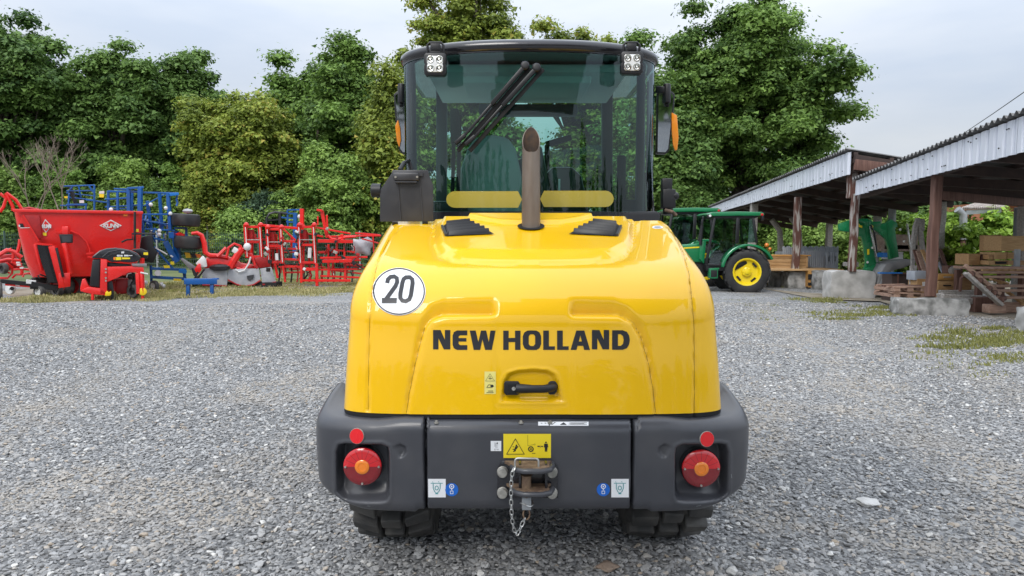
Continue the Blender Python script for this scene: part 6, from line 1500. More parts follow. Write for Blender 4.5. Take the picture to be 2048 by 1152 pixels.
b = MB(); c = A(*k5((590, 470)), YT0+.7); b.tube([c+Vector((.17*math.cos(a)*.6, .19*math.sin(a), .17*math.cos(a)*.6)) for a in np.linspace(0, 2*PI, 17)[:-1]], .018, 6, True); b.bar(c, A(*k5((560, 640)), YT0+.7), .07); b.build('steering_wheel', 'black_plastic', TC, smooth=True)
TP('step', [(440, 735), (540, 728), (538, 745), (528, 745), (524, 835), (445, 835), (445, 825), (440, 825)], 'green_paint', -.05, .18, bevel=.008)
TP('step_tread', [(455, 752), (518, 752), (515, 820), (455, 822)], 'black_matte', -.06, .1, bevel=.008)
TP('transmission', [(120, 700), (420, 640), (900, 640), (900, 790), (420, 830), (120, 820)], 'black_matte', .45, .95)
hd = MB(); hd.prism([(-2.55, .85), (-2.5, 1.15), (-2.2, 1.28), (-1.2, 1.36), (-1.15, .80)], lambda u, v, d: Vector((rw.x+u, YT0+d, v)), .38, 1.0); hd.build('bonnet', 'green_paint', TC, bevel=.05, seg=3)
hd = MB(); hd.prism([(-2.3, 1.20), (-1.22, 1.27), (-1.22, 1.23), (-2.3, 1.165)], lambda u, v, d: Vector((rw.x+u, YT0+d, v)), .372, 1.008); hd.build('yellow_stripe', 'rim_yellow', TC)
TP('front_panel', [(380, 470), (440, 460), (420, 690), (370, 640)], 'green_paint', .3, 1.05)
b = MB(); b.cyl(A(*k5((355, 500)), YT0+.3), A(*k5((372, 300)), YT0+.3), .045, n=10); b.build('exhaust_pipe', 'black_plastic', TC)
b = MB(); b.box(A(*k5((440, 215)), YT0-.02), (.10, .1, .09)); b.box(A(*k5((380, 235)), YT0-.05), (.05, .04, .12)); b.build('front_lamp', 'black_plastic', TC, bevel=.015)
b = MB(); b.cyl(A(*k5((452, 207)), YT0-.10), A(*k5((452, 207)), YT0-.06), .035, n=12); b.build('lamp_lens', 'lens_clear', TC)
b = MB(); b.box(A(*k5((976, 228)), YT0-.02), (.08, .08, .16)); b.build('rear_lamp', 'black_plastic', TC, bevel=.015)
b = MB(); b.box(A(*k5((970, 196)), YT0-.04), (.07, .07, .06)); b.build('lamp_lens', 'lens_red', TC, bevel=.01)
b = MB(); b.ball(A(*k5((1018, 502)), YT0+.2), .065, 8); b.ball(A(*k5((1050, 540)), YT0+.4), .05, 8); b.build('indicator', 'orange_plastic', TC, smooth=True)
b = MB(); b.box(A(*k5((372, 275)), YT0-.12), (.05, .03, .16)); b.build('mirror', 'black_plastic', TC, bevel=.01)
T2 = copy_tree(TC); T2['label'] = 'second green tractor half hidden behind the first, its roof further left'; T2.location = TC.location + Vector((-.55, 2.7, 0)); T2.scale = (1.12, 1.12, 1.10)
# ---- dark roof far behind the tractors
YRf = 41
BR = thing('low_barn', 'low barn with a dark grey sheet roof behind the tractors', 'barn', (A(1400, 480, YRf).x, YRf, 0))
b = MB(); a0, a1, a2, a3 = A(1330, 417, YRf), A(1418, 417, YRf), A(1437, 399, YRf+3), A(1345, 402, YRf+3)
b.add([a0, a1, a2, a3]+[p+Vector((0, 0, -.12)) for p in (a0, a1, a2, a3)], [(0, 1, 2, 3), (7, 6, 5, 4), (0, 4, 5, 1), (1, 5, 6, 2), (2, 6, 7, 3), (3, 7, 4, 0)]); b.build('roof', 'panel_grey', BR)
b = MB(); b.box(((a0.x+a1.x)/2, YRf+1.5, a0.z/2-.06), ((a1-a0).length*.95, 2.6, a0.z-.12)); b.build('wall', 'timber_grey', BR)
b = MB(); b.bar(a1+Vector((0, -.02, 0)), a2+Vector((0, -.02, 0)), .08, .14); b.bar(a3+Vector((0, 0, .03)), a2+Vector((0, 0, .03)), .07); b.build('verge', 'fascia_white', BR)
# ---- green loader arms
YL = 18.9
k6 = zq(1700, 380, 4.431)
LA = thing('front_loader', 'detached green front loader with two bent arms standing behind the big concrete block', 'front loader', tuple(G(1780, 588)))
def LP(name, poly, mt, y0, y1, bevel=.012, par=None):
    b = MB(); b.prism([k6(p) for p in poly], lambda u, v, d: A(u, v, YL)+Vector((0, d, 0)), y0, y1); return b.build(name, mt, par or LA, bevel=bevel)
AR1 = LP('lift_arm', [(-90, 300), (20, 262), (150, 255), (180, 272), (192, 330), (210, 500), (255, 640), (245, 705), (140, 705), (145, 620), (128, 480), (108, 415), (10, 375), (-90, 360)], 'green_paint', 0, .13)
LP('arm_plate', [(20, 258), (150, 252), (182, 280), (150, 400), (120, 300)], 'green_paint', -.03, 0)
AR2 = LP('lift_arm', [(255, 300), (268, 265), (300, 252), (330, 282), (390, 292), (450, 285), (490, 250), (545, 285), (552, 320), (525, 335), (562, 600), (480, 622), (470, 520), (440, 430), (360, 360), (300, 345), (262, 375)], 'green_paint', .7, .83)
LP('arm_plate', [(455, 280), (495, 255), (520, 330), (555, 600), (500, 605), (455, 420)], 'green_paint', .67, .70)
LP('cross_tube', [(150, 290), (300, 275), (300, 320), (150, 335)], 'green_paint', .15, .7)
LP('foot', [(140, 690), (270, 650), (270, 720), (230, 760), (140, 720)], 'green_paint', -.04, .2); LP('base_frame', [(228, 830), (400, 840), (395, 915), (230, 920)], 'green_paint', -.1, .5); LP('base_post', [(232, 720), (290, 720), (280, 850), (232, 850)], 'green_paint', 0, .4)
for a, c in (((175, 320), (240, 640)), ((505, 300), (545, 610))):
    b = MB(); PB(b, k6(a), k6(c), YL-.08 if a[0] < 300 else YL+.62, .045); b.build('hydraulic_ram', 'zinc', LA, bevel=.01)
b = MB(); b.tube([A(*k6(p), YL-.06) for p in ((185, 310), (215, 380), (230, 470), (240, 560))], .02, 6); b.build('hose', 'black_plastic', LA, smooth=True)
for poly in ([(38, 282), (80, 303), (78, 312), (36, 292)], [(72, 310), (104, 318), (100, 336), (70, 326)], [(146, 525), (165, 522), (165, 570), (148, 575)], [(182, 305), (200, 320), (196, 345), (180, 330)]): LP('yellow_decal', poly, 'label_yellow', -.04, -.032, 0)
for x, y in ((200, 512), (155, 640), (445, 350), (478, 455)):
    b = MB(); b.cyl(A(*k6((x, y)), YL-.06), A(*k6((x, y)), YL), .03, n=8); b.build('pivot_pin', 'zinc', LA)
BK = thing('loader_bucket', 'grey curved loader bucket propped between the green loader and the dark cabinet', 'bucket', tuple(G(1775, 588)))
b = MB(); pr_ = [(245, 835), (275, 730), (320, 655), (420, 630), (572, 614), (560, 655), (480, 690), (370, 715), (330, 760), (320, 840)]
b.prism([k6(p) for p in pr_], lambda u, v, d: A(u, v, YL-.5)+Vector((0, d, 0)), 0, .7); b.build('bucket_shell', 'scrap_grey', BK, bevel=.03)
b = MB(); b.prism([k6(p) for p in ((300, 760), (368, 735), (366, 890), (262, 850))], lambda u, v, d: A(u, v, YL-.55)+Vector((0, d, 0)), 0, .04); b.build('side_plate', 'galv', BK, bevel=.006)
# ---- wooden furniture, crates, boards
def boxpx(name, label, cat, px0, px1, py0, py1, Y, depth, mt, group=None, cv=None, boards=0, vert=False, frame=None, solid=True, ground=False):
    if cv: (px0, py0), (px1, py1) = cv((px0, py0)), cv((px1, py1))
    a, c = A(px0, py1, Y), A(px1, py0, Y)
    if ground: a.z = -.02
    w, h = c.x-a.x, c.z-a.z
    root = thing(name, label, cat, (a.x+w/2, Y+depth/2, a.z), group)
    if solid: b = MB(); b.box((a.x+w/2, Y+depth/2, a.z+h/2), (w-.02, depth-.02, h-.02)); b.build('carcass', mt, root, bevel=.006, seg=1)
    for i in range(boards):
        b = MB(); g = .012
        if vert: ww = w/boards; b.box((a.x+ww*(i+.5), Y-.004+rnd.uniform(-.004, .004), a.z+h/2), (ww-g, .022, h))
        else: hh = h/boards; b.box((a.x+w/2, Y-.004+rnd.uniform(-.004, .004), a.z+hh*(i+.5)), (w, .022, hh-g))
        b.build('board', mt, root, bevel=.004, seg=1)
    if frame:
        for (cx_, cz_, ww, hh) in ((a.x+.03, a.z+h/2, .06, h), (a.x+w-.03, a.z+h/2, .06, h), (a.x+w/2, a.z+h-.03, w, .05), (a.x+w/2, a.z+.03, w, .05)):
            b = MB(); b.box((cx_, Y-.02, cz_), (ww, .03, hh)); b.build('frame_strip', frame, root, bevel=.004, seg=1)
    return root, a, c
GR = 'old wooden furniture under the front shed'
boxpx('wooden_chest', 'long brown plank chest standing on the blocks behind the third shed post', 'chest', 1035, 1430, 603, 742, 22.9, .7, 'crate_wood', None, k5, 4, False, 'crate_wood')
b = MB(); b.box(A(*k5((1240, 606)), 22.95)+Vector((0, .3, 0)), (1.3, .8, .035)); o = b.build('loose_plank', 'orange_wood', None); tag(o, 'loose orange plank lid lying on top of the long chest', 'plank')
b = MB(); b.box(A(*k5((1400, 752)), 22.0)+Vector((0, 1.4, 0)), (2.3, 2.9, .05)); o = b.build('plank_deck', 'crate_wood', None, bevel=.01); tag(o, 'thin plank deck lying over the small blocks below the chest', 'plank')
for x_ in (1120, 1260, 1400, 1540, 1660):
    q = A(*k5((x_, 752)), 23.6); b = MB(); b.box((q.x, 23.6, q.z*.5-.02), (.3, .4, q.z-.04)); o2 = b.build('deck_support', 'concrete_stained', o)
r_, a, c = boxpx('hatch_box', 'small orange wooden box with a dark square hole between two concrete blocks', 'box', 1430, 1520, 757, 925, 21.9, .5, 'orange_wood', None, k5, 2, True)
b = MB(); b.box(A(*k5((1455, 820)), 21.87), (.12, .03, .16)); b.build('hole', 'black_matte', r_)
b = MB(); b.box(A(*k5((1470, 890)), 21.87), (.22, .03, .08)); b.build('lower_gap', 'black_matte', r_)
# grey slat crates
for (lab, x0, x1, y0, y1, Y, n_) in (('large grey slatted fence panel crate at the back, ragged along the top', 1175, 1740, 512, 738, 24.2, 30), ('smaller grey slatted crate standing in front of the large grey one', 1382, 1612, 560, 738, 23.4, 11), ('grey slatted crate with window-like gaps at the right of its group', 1612, 1738, 575, 738, 23.2, 6)):
    p0, p1 = k5((x0, y0)), k5((x1, y1)); a, c = A(p0[0], p1[1], Y), A(p1[0], p0[1], Y); w, h = c.x-a.x, c.z-a.z
    root = thing('slat_crate', lab, 'crate', (a.x+w/2, Y, a.z), 'grey slatted crates'); ww = w/n_
    for i in range(n_):
        hh = h*(1-.05*(i % 3 == 1)) if n_ > 20 else h
        if n_ == 6 and i in (1, 4): hh = h*.45
        b = MB(); b.box((a.x+ww*(i+.5), Y+rnd.uniform(-.01, .01), a.z+hh/2), (ww*.78, .03, hh)); b.build('slat', 'slat_grey', root)
    for zz in (.15, .9): b = MB(); b.box((a.x+w/2, Y+.035, a.z+h*zz), (w, .04, .07)); b.build('rail', 'slat_grey', root)
    b = MB(); b.box((a.x+w/2, Y+.45, a.z+h*.4), (w*.96, .7, h*.7)); b.build('crate_back', 'galv', root)
r0, a, c = boxpx('cabinet', 'dark open cabinet with a blue top edge beside the grey bucket', 'cabinet', 368, 524, 735, 890, 17.6, .5, 'timber_dark', GR, k6, ground=True)
b = MB(); b.box(((a.x+c.x)/2-.25, 17.6, c.z), (.55, .1, .03)); b.build('blue_edge', 'blue_light', r0)
for x in (425,): b = MB(); PB(b, k6((x, 740)), k6((x, 885)), 17.58, .03); b.build('cabinet_stile', 'timber_red', r0)
b = MB(); b.box(((a.x+c.x)/2, 17.58, c.z-.01), (c.x-a.x, .04, .04)); b.build('cabinet_top', 'timber_red', r0)
boxpx('white_board', 'pale weathered board standing upright left of the nearest post', 'board', 526, 592, 668, 850, 16.8, .05, 'timber_grey', None, k6, 2, True, ground=True)
r0, a, c = boxpx('small_cupboard', 'small cupboard with a grey top and white label beside the nearest post', 'cupboard', 592, 690, 785, 852, 16.5, .4, 'chest_wood', GR, k6, 1, ground=True)
b = MB(); b.box(A(*k6((645, 760)), 16.5)+Vector((0, .2, 0)), (.33, .36, .2)); b.build('grey_top', 'slat_grey', r0, bevel=.01)
b = MB(); b.box(A(*k6((660, 832)), 16.46), (.08, .02, .09)); b.build('drawer_label', 'white_paint', r0)
r0, a, c = boxpx('chest_of_drawers', 'long orange-brown chest of drawers right of the nearest post', 'chest of drawers', 770, 1082, 742, 905, 16.2, .5, 'chest_wood', GR, k6, ground=True)
for (y0, y1, mt) in ((746, 796, 'orange_wood'), (806, 885, 'chest_wood')):
    b = MB(); q0, q1 = A(*k6((776, y1)), 16.18), A(*k6((1000 if y0 < 800 else 1076, y0)), 16.18); b.box((q0+q1)/2, (q1.x-q0.x, .04, q1.z-q0.z)); dr = b.build('drawer', mt, r0, bevel=.008)
    b = MB(); b.box(A(*k6((862, (y0+y1)/2)), 16.13), (.16, .03, .025)); b.build('drawer_handle', 'steel' if y0 < 800 else 'black_matte', dr)
boxpx('shelf_board', 'brown shelf back standing behind the chest of drawers', 'shelf', 862, 1000, 668, 742, 16.6, .25, 'timber_red', GR, k6, 2, ground=True)
# leaning boards and the old cart shaft
LB = 'boards leaning at the nearest post'
for i, (a, c, w, mt, lab) in enumerate((((572, 530), (630, 728), .10, 'timber_red', 'dark brown board leaning left of the nearest post, the leftmost of its row'), ((600, 540), (662, 728), .11, 'pallet_wood', 'lighter brown board leaning second in the row left of the post'), ((640, 530), (690, 650), .09, 'chest_wood', 'short tan board leaning closest to the post on its left'), ((795, 520), (870, 738), .09, 'timber_red', 'long dark board leaning right of the nearest post'), ((785, 640), (830, 738), .08, 'slat_grey', 'short grey board leaning right of the nearest post'), ((800, 600), (850, 735), .08, 'timber_dark', 'blackish board leaning between the grey board and the long dark board'))):
    b = MB(); PB(b, k6(a), k6(c), 17.3-i*.03, w, .03, 17.0-i*.03); o = b.build('leaning_board', mt, None, bevel=.006, seg=1); tag(o, lab, 'board', LB)
CS = thing('cart_shaft', 'weathered forked cart shaft propped upright behind the leaning boards', 'cart shaft', tuple(A(*k6((600, 700)), 18.0)))
for pts in ([(600, 250), (580, 330), (560, 480), (555, 700)], [(600, 250), (618, 330), (640, 500), (690, 700)]):
    b = MB(); b.tube([A(*k6(p), 18.0) for p in pts], [.05, .07, .06, .05], 6); b.build('shaft', 'timber_grey', CS, smooth=True)
b = MB(); b.box(A(*k6((635, 310)), 18.0), (.14, .08, .3)); b.build('worn_pad', 'timber_grey', CS, bevel=.03)
b = MB(); PB(b, k6((575, 390)), k6((625, 385)), 18.0, .05); b.build('cross_piece', 'timber_grey', CS)
# boxes at the right edge
GX = 'tan wooden boxes piled at the right edge'
boxpx('tan_cupboard', 'plain tan cupboard lying left of the box pile at the right', 'cupboard', 1046, 1150, 562, 668, 15.6, .5, 'chest_wood', GX, k6, 1)
boxpx('brown_cupboard', 'dark brown narrow cupboard between the tan cupboard and the box pile', 'cupboard', 1160, 1215, 566, 668, 15.6, .5, 'timber_red', GX, k6, 1)
boxpx('wooden_box', 'large tan plywood box on top of the pile at the right edge', 'box', 1338, 1640, 402, 546, 15.3, .6, 'crate_wood', GX, k6)
boxpx('wooden_box', 'brown tall box standing behind the left end of the top plywood box', 'box', 1268, 1345, 396, 548, 15.7, .5, 'chest_wood', GX, k6, 1)
boxpx('wooden_box', 'middle drawer-like box under the plywood box', 'box', 1272, 1386, 548, 618, 15.4, .5, 'crate_wood', GX, k6, 1)
boxpx('wooden_box', 'small box with a slot right of the middle drawer-like box', 'box', 1390, 1462, 550, 612, 15.4, .5, 'crate_wood', GX, k6, 2)
boxpx('wooden_box', 'small low box left of the middle drawer-like box', 'box', 1222, 1270, 570, 620, 15.4, .4, 'chest_wood', GX, k6, 1)
r0, a, c = boxpx('wooden_box', 'wide bottom box with a dark hand slot in the pile', 'box', 1226, 1386, 622, 668, 15.3, .5, 'crate_wood', GX, k6, 1)
b = MB(); b.box(A(*k6((1336, 644)), 15.28), (.22, .02, .05)); b.build('hand_slot', 'black_matte', r0)
boxpx('wooden_box', 'bottom box at the right end of the pile, cut by the frame', 'box', 1390, 1640, 624, 668, 15.3, .5, 'chest_wood', GX, k6, 1)
b = MB(); b.box(A(*k6((1480, 608)), 15.1), (.10, .06, .38)); o = b.build('metal_plate', 'galv', None, bevel=.004); tag(o, 'upright grey metal strip standing before the box pile', 'metal strip')
WB = thing('work_bench', 'rough timber bench carrying the box pile behind the tilted pallet', 'bench', tuple(A(*k6((1340, 668)), 15.6)))
q0, q1 = A(*k6((1040, 670)), 15.6), A(*k6((1660, 670)), 15.6); zt3 = min(q0.z, q1.z)-.045
b = MB(); b.box(((q0.x+q1.x)/2, 15.65, zt3), (q1.x-q0.x, .9, .06)); b.build('bench_top', 'pallet_wood', WB, bevel=.006)
for t in (.03, .35, .66, .97):
    for yy in (15.28, 16.0): b = MB(); b.box((q0.x+(q1.x-q0.x)*t, yy, zt3/2-.03), (.1, .1, zt3-.06)); b.build('leg', 'timber_red', WB)
# pallets
GP = 'pallets and frames lying by the nearest shed post'
def pallet_stack(label, cv, x0, x1, y0, y1, Y, seed):
    r = random.Random(seed); a, c = A(*cv((x0, y1)), Y), A(*cv((x1, y0)), Y); root = thing('pallet', label, 'pallet', ((a.x+c.x)/2, Y+.5, a.z), GP); w = c.x-a.x; h = c.z-a.z
    for lv_ in (0, 1):
        for i in range(3): b = MB(); b.box((a.x+w*(.08+.42*i), Y+.45, a.z+h*(.2+.45*lv_)), (.12, .9, h*.24)); b.build('bearer', 'pallet_wood', root)
        for j in range(6): b = MB(); b.box(((a.x+c.x)/2+r.uniform(-.05, .05), Y+.07+j*.16, a.z+h*(.40+.46*lv_)), (w*r.uniform(.92, 1.03), .11, .03), (0, r.uniform(-.05, .05), r.uniform(-.05, .05))); b.build('slat', 'pallet_wood' if r.random() < .6 else 'timber_red', root)
    return root
pallet_stack('low crooked stack of broken reddish pallets left of the nearest post', k6, 396, 682, 845, 962, 15.6, 1)
FRm = thing('timber_skid', 'flat grey timber frame lying on the ground right of the nearest post', 'frame', tuple(A(*k6((950, 970)), 15.0)), GP)
for a, c, w, dy in (((790, 912), (1112, 912), .09, .7), ((815, 950), (1200, 962), .11, 0), ((800, 915), (812, 970), .12, .3), ((1000, 985), (1270, 985), .05, -.1)):
    b = MB(); PB(b, k6(a), k6(c), 15.0+dy, w, .12); b.build('beam', 'timber_grey', FRm, bevel=.008, seg=1)
SLm = thing('timber_sleeper', 'dark brown timber lying under the big tilted pallet frame', 'timber', tuple(A(*k6((1300, 1040)), 14.8)), GP)
b = MB(); PB(b, k6((1080, 1015)), k6((1270, 1012)), 14.9, .22, .3); b.build('beam', 'timber_red', SLm, bevel=.02)
b = MB(); PB(b, k6((1290, 1040)), k6((1640, 1038)), 14.7, .16, .2); b.build('beam', 'pallet_wood', SLm, bevel=.012)
b = MB(); b.box(A(*k6((1305, 1054)), 14.3)+Vector((0, .1, 0)), (.33, .25, .17)); o = b.build('wood_block', 'pallet_wood', None, bevel=.02); tag(o, 'single reddish wood block propping the tilted pallet frame', 'wood block')
BP_ = thing('tilted_pallet', 'big wooden pallet frame tilted on its edge in front of the box pile', 'pallet', tuple(A(*k6((1340, 1030)), 14.4)), GP)
Y0p = 14.2
b = MB(); PB(b, k6((1022, 735)), k6((1340, 1020)), Y0p, .15, .06); b.build('side_rail', 'timber_grey', BP_, bevel=.01)
b = MB(); PB(b, k6((1015, 668)), k6((1330, 925)), Y0p+.05, .07, .08); b.build('side_rail', 'pallet_wood', BP_, bevel=.01)
for i, (xa, y) in enumerate(((1060, 690), (1125, 728), (1170, 770), (1255, 850), (1290, 890), (1325, 952))):
    b = MB(); PB(b, k6((xa-10, y)), k6((1660, y)), Y0p+.10+.02*i, .15 if i not in (1,) else .10, .05); b.build('cross_board', 'pallet_wood', BP_, bevel=.008, seg=1)
for t in (.1, .32, .58, .72, .93):
    p = (1030+320*t, 728+270*t); b = MB(); b.cyl(A(*k6((p[0]+10, p[1]-10)), Y0p-.06), A(*k6((p[0]+40, p[1]-22)), Y0p+.2), .055, n=8); b.build('spacer', 'timber_red', BP_)
for a, c in (((1250, 790), (1400, 830)), ((1390, 900), (1540, 1010)), ((1310, 800), (1340, 830)), ((1540, 960), (1520, 1020))):
    b = MB(); PB(b, k6(a), k6(c), Y0p+.4, .10, .04); b.build('brace', 'crate_wood', BP_, bevel=.006, seg=1)
for i in range(7):
    b = MB(); b.box(A(*k6((1190+i*60, 716)), Y0p+.5), (.10, .06, .12)); b.build('spacer', 'crate_wood', BP_)
b = MB(); b.tube([A(*k6(p), 15.2) for p in ((975, 900), (985, 780), (1000, 765), (1050, 770))], .03, 8); o = b.build('bent_pipe', 'timber_red', None, smooth=True); tag(o, 'short bent pipe standing between the drawers and the tilted pallet', 'pipe')
b = MB(); b.ball(A(*k6((925, 715)), 16.4), .12, 10, (1.2, .3, .9)); o = b.build('saw_blade', 'timber_grey', None, smooth=True); tag(o, 'rounded grey wooden offcut behind the chest of drawers', 'offcut')
r0, a, c = boxpx('light_pallet', 'pale plank crate lying on the blocks behind the big concrete block', 'crate', 1855, 1940, 672, 720, 20.5, .5, 'timber_grey', None, k5, 2)
# stacked tiles behind the loader arms
GS = boxpx('tile_stack', 'stack of grey and brown roof tiles with white wrapping between the loader arms', 'tile stack', 360, 470, 545, 620, 22, .6, 'white_cloth', None, k6, 3)
b = MB(); p = A(*k6((410, 515)), 22.1); b.box(p, (1.2, .6, .18)); b.build('tile_layer', 'tile_brown', GS[0]); p = A(*k6((408, 462)), 22.1); b = MB(); b.box(p, (1.0, .6, .45)); b.build('tile_layer', 'tile_brown', GS[0], bevel=.02)
o = boxpx('blue_trough', 'blue trough standing beside the tile stack', 'trough', 290, 355, 552, 600, 21.6, .4, 'blue_light', None, k6)
# ---- small buildings behind the hedge
YV = 29.5
OH = thing('tiled_outbuilding', 'brick outbuilding with a brown tiled roof behind the hedge at the right', 'outbuilding', (20, YV, 0))
k7 = k6
b = MB(); b.box((A(2040, 480, YV).x, YV+2, 1.45), (3.4, 3, 2.9)); b.build('wall', 'brick', OH)
zt_ = A(*k7((1350, 45)), YV+2).z; zb_ = A(*k7((1310, 112)), YV-.3).z; x0, x1 = A(*k7((1215, 80)), YV).x, A(*k7((1900, 80)), YV).x
b = MB(); b.add([(x0, YV-.3, zb_), (x1, YV-.3, zb_), (x1, YV+2, zt_), (x0+1.6, YV+2, zt_), (x0, YV-.3, zb_-.12), (x1, YV-.3, zb_-.12), (x1, YV+2, zt_-.12), (x0+1.6, YV+2, zt_-.12)], [(0, 1, 2, 3), (7, 6, 5, 4), (0, 4, 5, 1), (1, 5, 6, 2), (2, 6, 7, 3), (3, 7, 4, 0)]); RFo = b.build('roof', 'tile_brown', OH)
for j in range(7):
    for i in range(26):
        t = j/7; xx = x0+1.6*t+(x1-x0-1.6*t)*(i+.5*(j % 2))/26
        b = MB() if (i == 0 and j == 0) else None
        if b: b.box((0, 0, 0), (.30, .36, .04), (.50, 0, 0)); TL = b.build('roof_tile', 'tile_brown', RFo); o = TL
        else: o = TL.copy(); COL.objects.link(o); o.parent = RFo; OFF[o.name] = OFF[RFo.name]
        o.location = Vector((xx, YV-.3+2.3*(t+.07), zb_+(zt_-zb_)*(t+.07)+.04+rnd.uniform(-.008, .008))) - OFF[RFo.name]
LT = thing('lean_to', 'grey lean-to roof on bent metal posts in front of the hedge', 'lean-to', tuple(A(*k7((1010, 520)), 24.0)))
P0, P1 = A(*k7((985, 165)), 24), A(*k7((1110, 122)), 26.5); P2, P3 = A(*k7((1350, 160)), 24), A(*k7((1420, 105)), 26.5)
rows = []
for v in np.linspace(0, 1, 4): rows.append([P0.lerp(P2, u).lerp(P1.lerp(P3, u), v)+Vector((0, 0, .05*math.sin(u*22*2*PI))) for u in np.linspace(0, 1, 120)])
b = MB(); b.grid(rows); b.build('roof_sheet', 'lean_to_sheet', LT, smooth=True, recalc=False)
b = MB(); b.bar(P0+Vector((.2, .1, -.12)), P2+Vector((0, .1, -.08)), .12, .14); b.build('gutter', 'galv', LT)
b = MB(); b.tube([A(*k7((950, 172)), 24), A(*k7((1003, 215)), 24), A(*k7((1003, 440)), 24)], .12, 10); b.build('metal_post', 'galv', LT, smooth=True, ang=50)
q = A(*k7((1003, 440)), 24); b = MB(); b.tube([q, Vector((q.x, q.y, 0))], .08, 8); b.build('post_stump', 'timber_red', LT, smooth=True)
MP = thing('metal_post', 'grey square metal post before the hedge at the right edge', 'post', tuple(A(*k7((1498, 400)), 20)))
q = A(*k7((1498, 155)), 20); b = MB(); b.box((q.x, 20, q.z/2), (.17, .17, q.z)); b.build('shaft', 'galv', MP, bevel=.01)
UP = thing('utility_pole', 'pale round pole rising behind the green loader arms', 'pole', tuple(G(1783, 560))); q = A(*k7((376, 150)), 25); b = MB(); b.cyl((q.x, 25, 0), (q.x, 25, q.z+.3), .12, n=10); b.build('shaft', 'galv', UP, smooth=True)
# overhead wire
b = MB(); b.tube([A(1915, 275, 30), A(1985, 228, 24), A(2060, 176, 19), A(2300, 20, 12)], .012, 5); o = b.build('overhead_wire', 'cable', None); tag(o, 'thin black wire running up over the shed roof at the right', 'wire')
# =================================================================== grass and weeds, loose things on the ground
leaf_mat('grass_dry', (.25, .25, .09), (.60, .53, .28), .3)
leaf_mat('grass_green', (.15, .165, .045), (.36, .35, .12), .3)
def grass(name, label, patches, material, seed):
    r = np.random.default_rng(seed); P_ = []; H_ = []; T_ = []
    for (x, y, rx, ry, k, h) in patches:
        a = r.uniform(0, 2*PI, k); q = np.sqrt(r.uniform(0, 1, k))*(1+.25*np.sin(a*3+x)+.15*np.sin(a*7+y)); P_.append(np.stack([x+rx*q*np.cos(a), y+ry*q*np.sin(a)], 1)); H_.append(h*r.uniform(.35, 1.3, k)*np.clip(1.2-q*.7, .25, 1)); T_.append(np.clip(r.normal(.5, .25, k)+.25*(r.random()-.5), 0, 1))
    p = np.concatenate(P_); h = np.concatenate(H_); t = np.concatenate(T_); n = len(p)
    an = r.uniform(0, 2*PI, n); w = .008+.10*h; dx, dy = np.cos(an)*w, np.sin(an)*w; ln = r.normal(0, .45, (n, 2))*h[:, None]
    z0 = np.full(n, -.015)
    V = np.stack([np.column_stack([p[:, 0]-dx, p[:, 1]-dy, z0]), np.column_stack([p[:, 0]+dx, p[:, 1]+dy, z0]), np.column_stack([p[:, 0]+dx*.3+ln[:, 0], p[:, 1]+dy*.3+ln[:, 1], h]), np.column_stack([p[:, 0]-dx*.3+ln[:, 0], p[:, 1]-dy*.3+ln[:, 1], h])], 1).reshape(-1, 3)
    o = np_mesh(name, V, np.arange(n*4).reshape(-1, 4), material, None, smooth=False); a_ = o.data.attributes.new('tint', 'FLOAT', 'FACE'); a_.data.foreach_set('value', t.astype(np.float32)); return tag(o, label, 'grass', kind='stuff')
r = random.Random(2); pl = []
for i in range(120):
    px = r.uniform(-60, 760); g = G(px, 608-.028*px*.9-r.random()**1.5*0); pl.append((g.x, g.y+r.uniform(.2, 9), r.uniform(.3, 1.1), r.uniform(.3, .8), 250, r.uniform(.03, .10)))
for i in range(60):
    px = r.uniform(-30, 760); g = G(px, 604-.030*px); pl.append((g.x, g.y+r.uniform(-.3, .9), r.uniform(.2, .7), r.uniform(.1, .3), 260, r.uniform(.05, .13)))
grass('dry_grass', 'dry yellowish grass under the machinery on the left', pl, 'grass_dry', 1)
pl = []
for i in range(75):
    px = r.uniform(-40, 760); g = G(px, 602-.030*px); pl.append((g.x, g.y+r.uniform(-.2, 8), r.uniform(.2, .7), r.uniform(.15, .4), 170, r.uniform(.04, .10)))
grass('green_grass', 'green grass tufts among the dry grass on the left', pl, 'grass_green', 2)
pl = []
for (px0, px1, py0, py1, k, h) in ((1660, 1830, 614, 632, 26, .07), (1870, 2060, 655, 700, 34, .07), (1580, 1700, 596, 606, 14, .07), (1540, 1620, 560, 580, 12, .16), (1620, 1860, 606, 640, 10, .05), (1430, 1580, 585, 640, 12, .04), (1850, 2060, 640, 760, 14, .04), (1980, 2060, 700, 720, 6, .05)):
    for i in range(k):
        g = G(r.uniform(px0, px1), r.uniform(py0, py1)); pl.append((g.x, g.y, r.uniform(.15, .5), r.uniform(.08, .28), 80 if h > .045 else 26, h*r.uniform(.3, .9)))
grass('yard_grass', 'patches of moss and short grass creeping into the gravel on the right', pl, 'grass_green', 3)
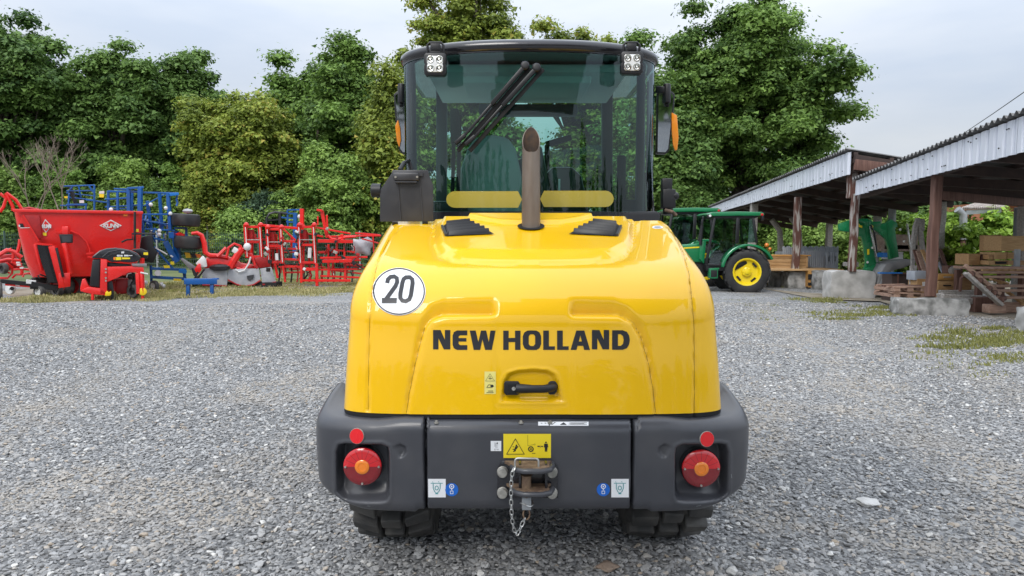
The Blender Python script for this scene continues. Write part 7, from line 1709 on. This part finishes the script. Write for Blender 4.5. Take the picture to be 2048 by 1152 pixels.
# dirt strip under the machinery and along the sheds
def strip(name, label, pts, mt):
    b = MB(); b.add([Vector((p.x, p.y, -.004)) for p in pts], [tuple(range(len(pts)))]); o = b.build(name, mt, None, recalc=False); return tag(o, label, None, kind='structure')
mat('dirt', (.20, .165, .115), .95, col2=(.34, .30, .24), ns=2.2, bump=.8, bs=20)
strip('dirt_verge', None, [G(-120, 606), G(120, 601), G(300, 596), G(480, 590), G(640, 583), G(780, 578), Vector((-3.4, 26, 0)), Vector((-25, 26, 0))], 'dirt')
strip('shed_floor', None, [G(1640, 598), G(1760, 602), G(1880, 640), G(1960, 652), G(2120, 640), Vector((30, 16, 0)), Vector((30, 45, 0)), Vector((9.2, 45, 0)), G(1530, 578)], 'dirt')
# far field so that nothing of the plain gravel shows beyond
tag(np_mesh('far_meadow', [(-200, 25.6, -.002), (-3, 25.6, -.002), (9, 38, -.002), (200, 38, -.002), (200, 300, .005), (-200, 300, .005)], [(0, 1, 2, 3, 4, 5)], mat('meadow', (.07, .10, .03), .95, col2=(.14, .16, .06), ns=.4)), kind='structure')
# singled out stones
mat('pale_stone', (.50, .49, .47), .9, col2=(.62, .61, .59), ns=12, bump=.4, bs=30)
mat('brown_stone', (.22, .16, .12), .9, col2=(.30, .23, .18), ns=12, bump=.4, bs=30)
def rock(label, px, py, w, h, mt, seed):
    g = G(px, py); s = F/g.y; bm = bmesh.new(); bmesh.ops.create_icosphere(bm, subdivisions=3, radius=.5); r = np.random.default_rng(seed); ph = r.uniform(0, 6, 6)
    for v in bm.verts: k = 1+.13*math.sin(v.co.x*9+ph[0])+.10*math.sin(v.co.y*11+ph[1])+.08*math.sin(v.co.z*12+v.co.x*6+ph[2]); v.co = Vector((v.co.x*w/s*k, v.co.y*w/s*.8*k, v.co.z*h*k))
    me = bpy.data.meshes.new('stone'); bm.to_mesh(me); bm.free(); me.materials.append(MATS[mt]); o = bpy.data.objects.new('stone', me); COL.objects.link(o); o.location = (g.x, g.y, .005); tag(o, label, 'stone', 'single stones in the gravel')
rock('large pale flat stone lying in the gravel at the right', 1735, 1006, 46, .04, 'pale_stone', 1)
rock('brown clod of earth in the shadow below the bumper', 1215, 1135, 46, .035, 'brown_stone', 2)
rock('pale rounded stone at the bottom right', 1465, 1144, 22, .04, 'pale_stone', 3)
rock('small white stone at the right, above the large flat one', 1905, 962, 16, .03, 'pale_stone', 4)
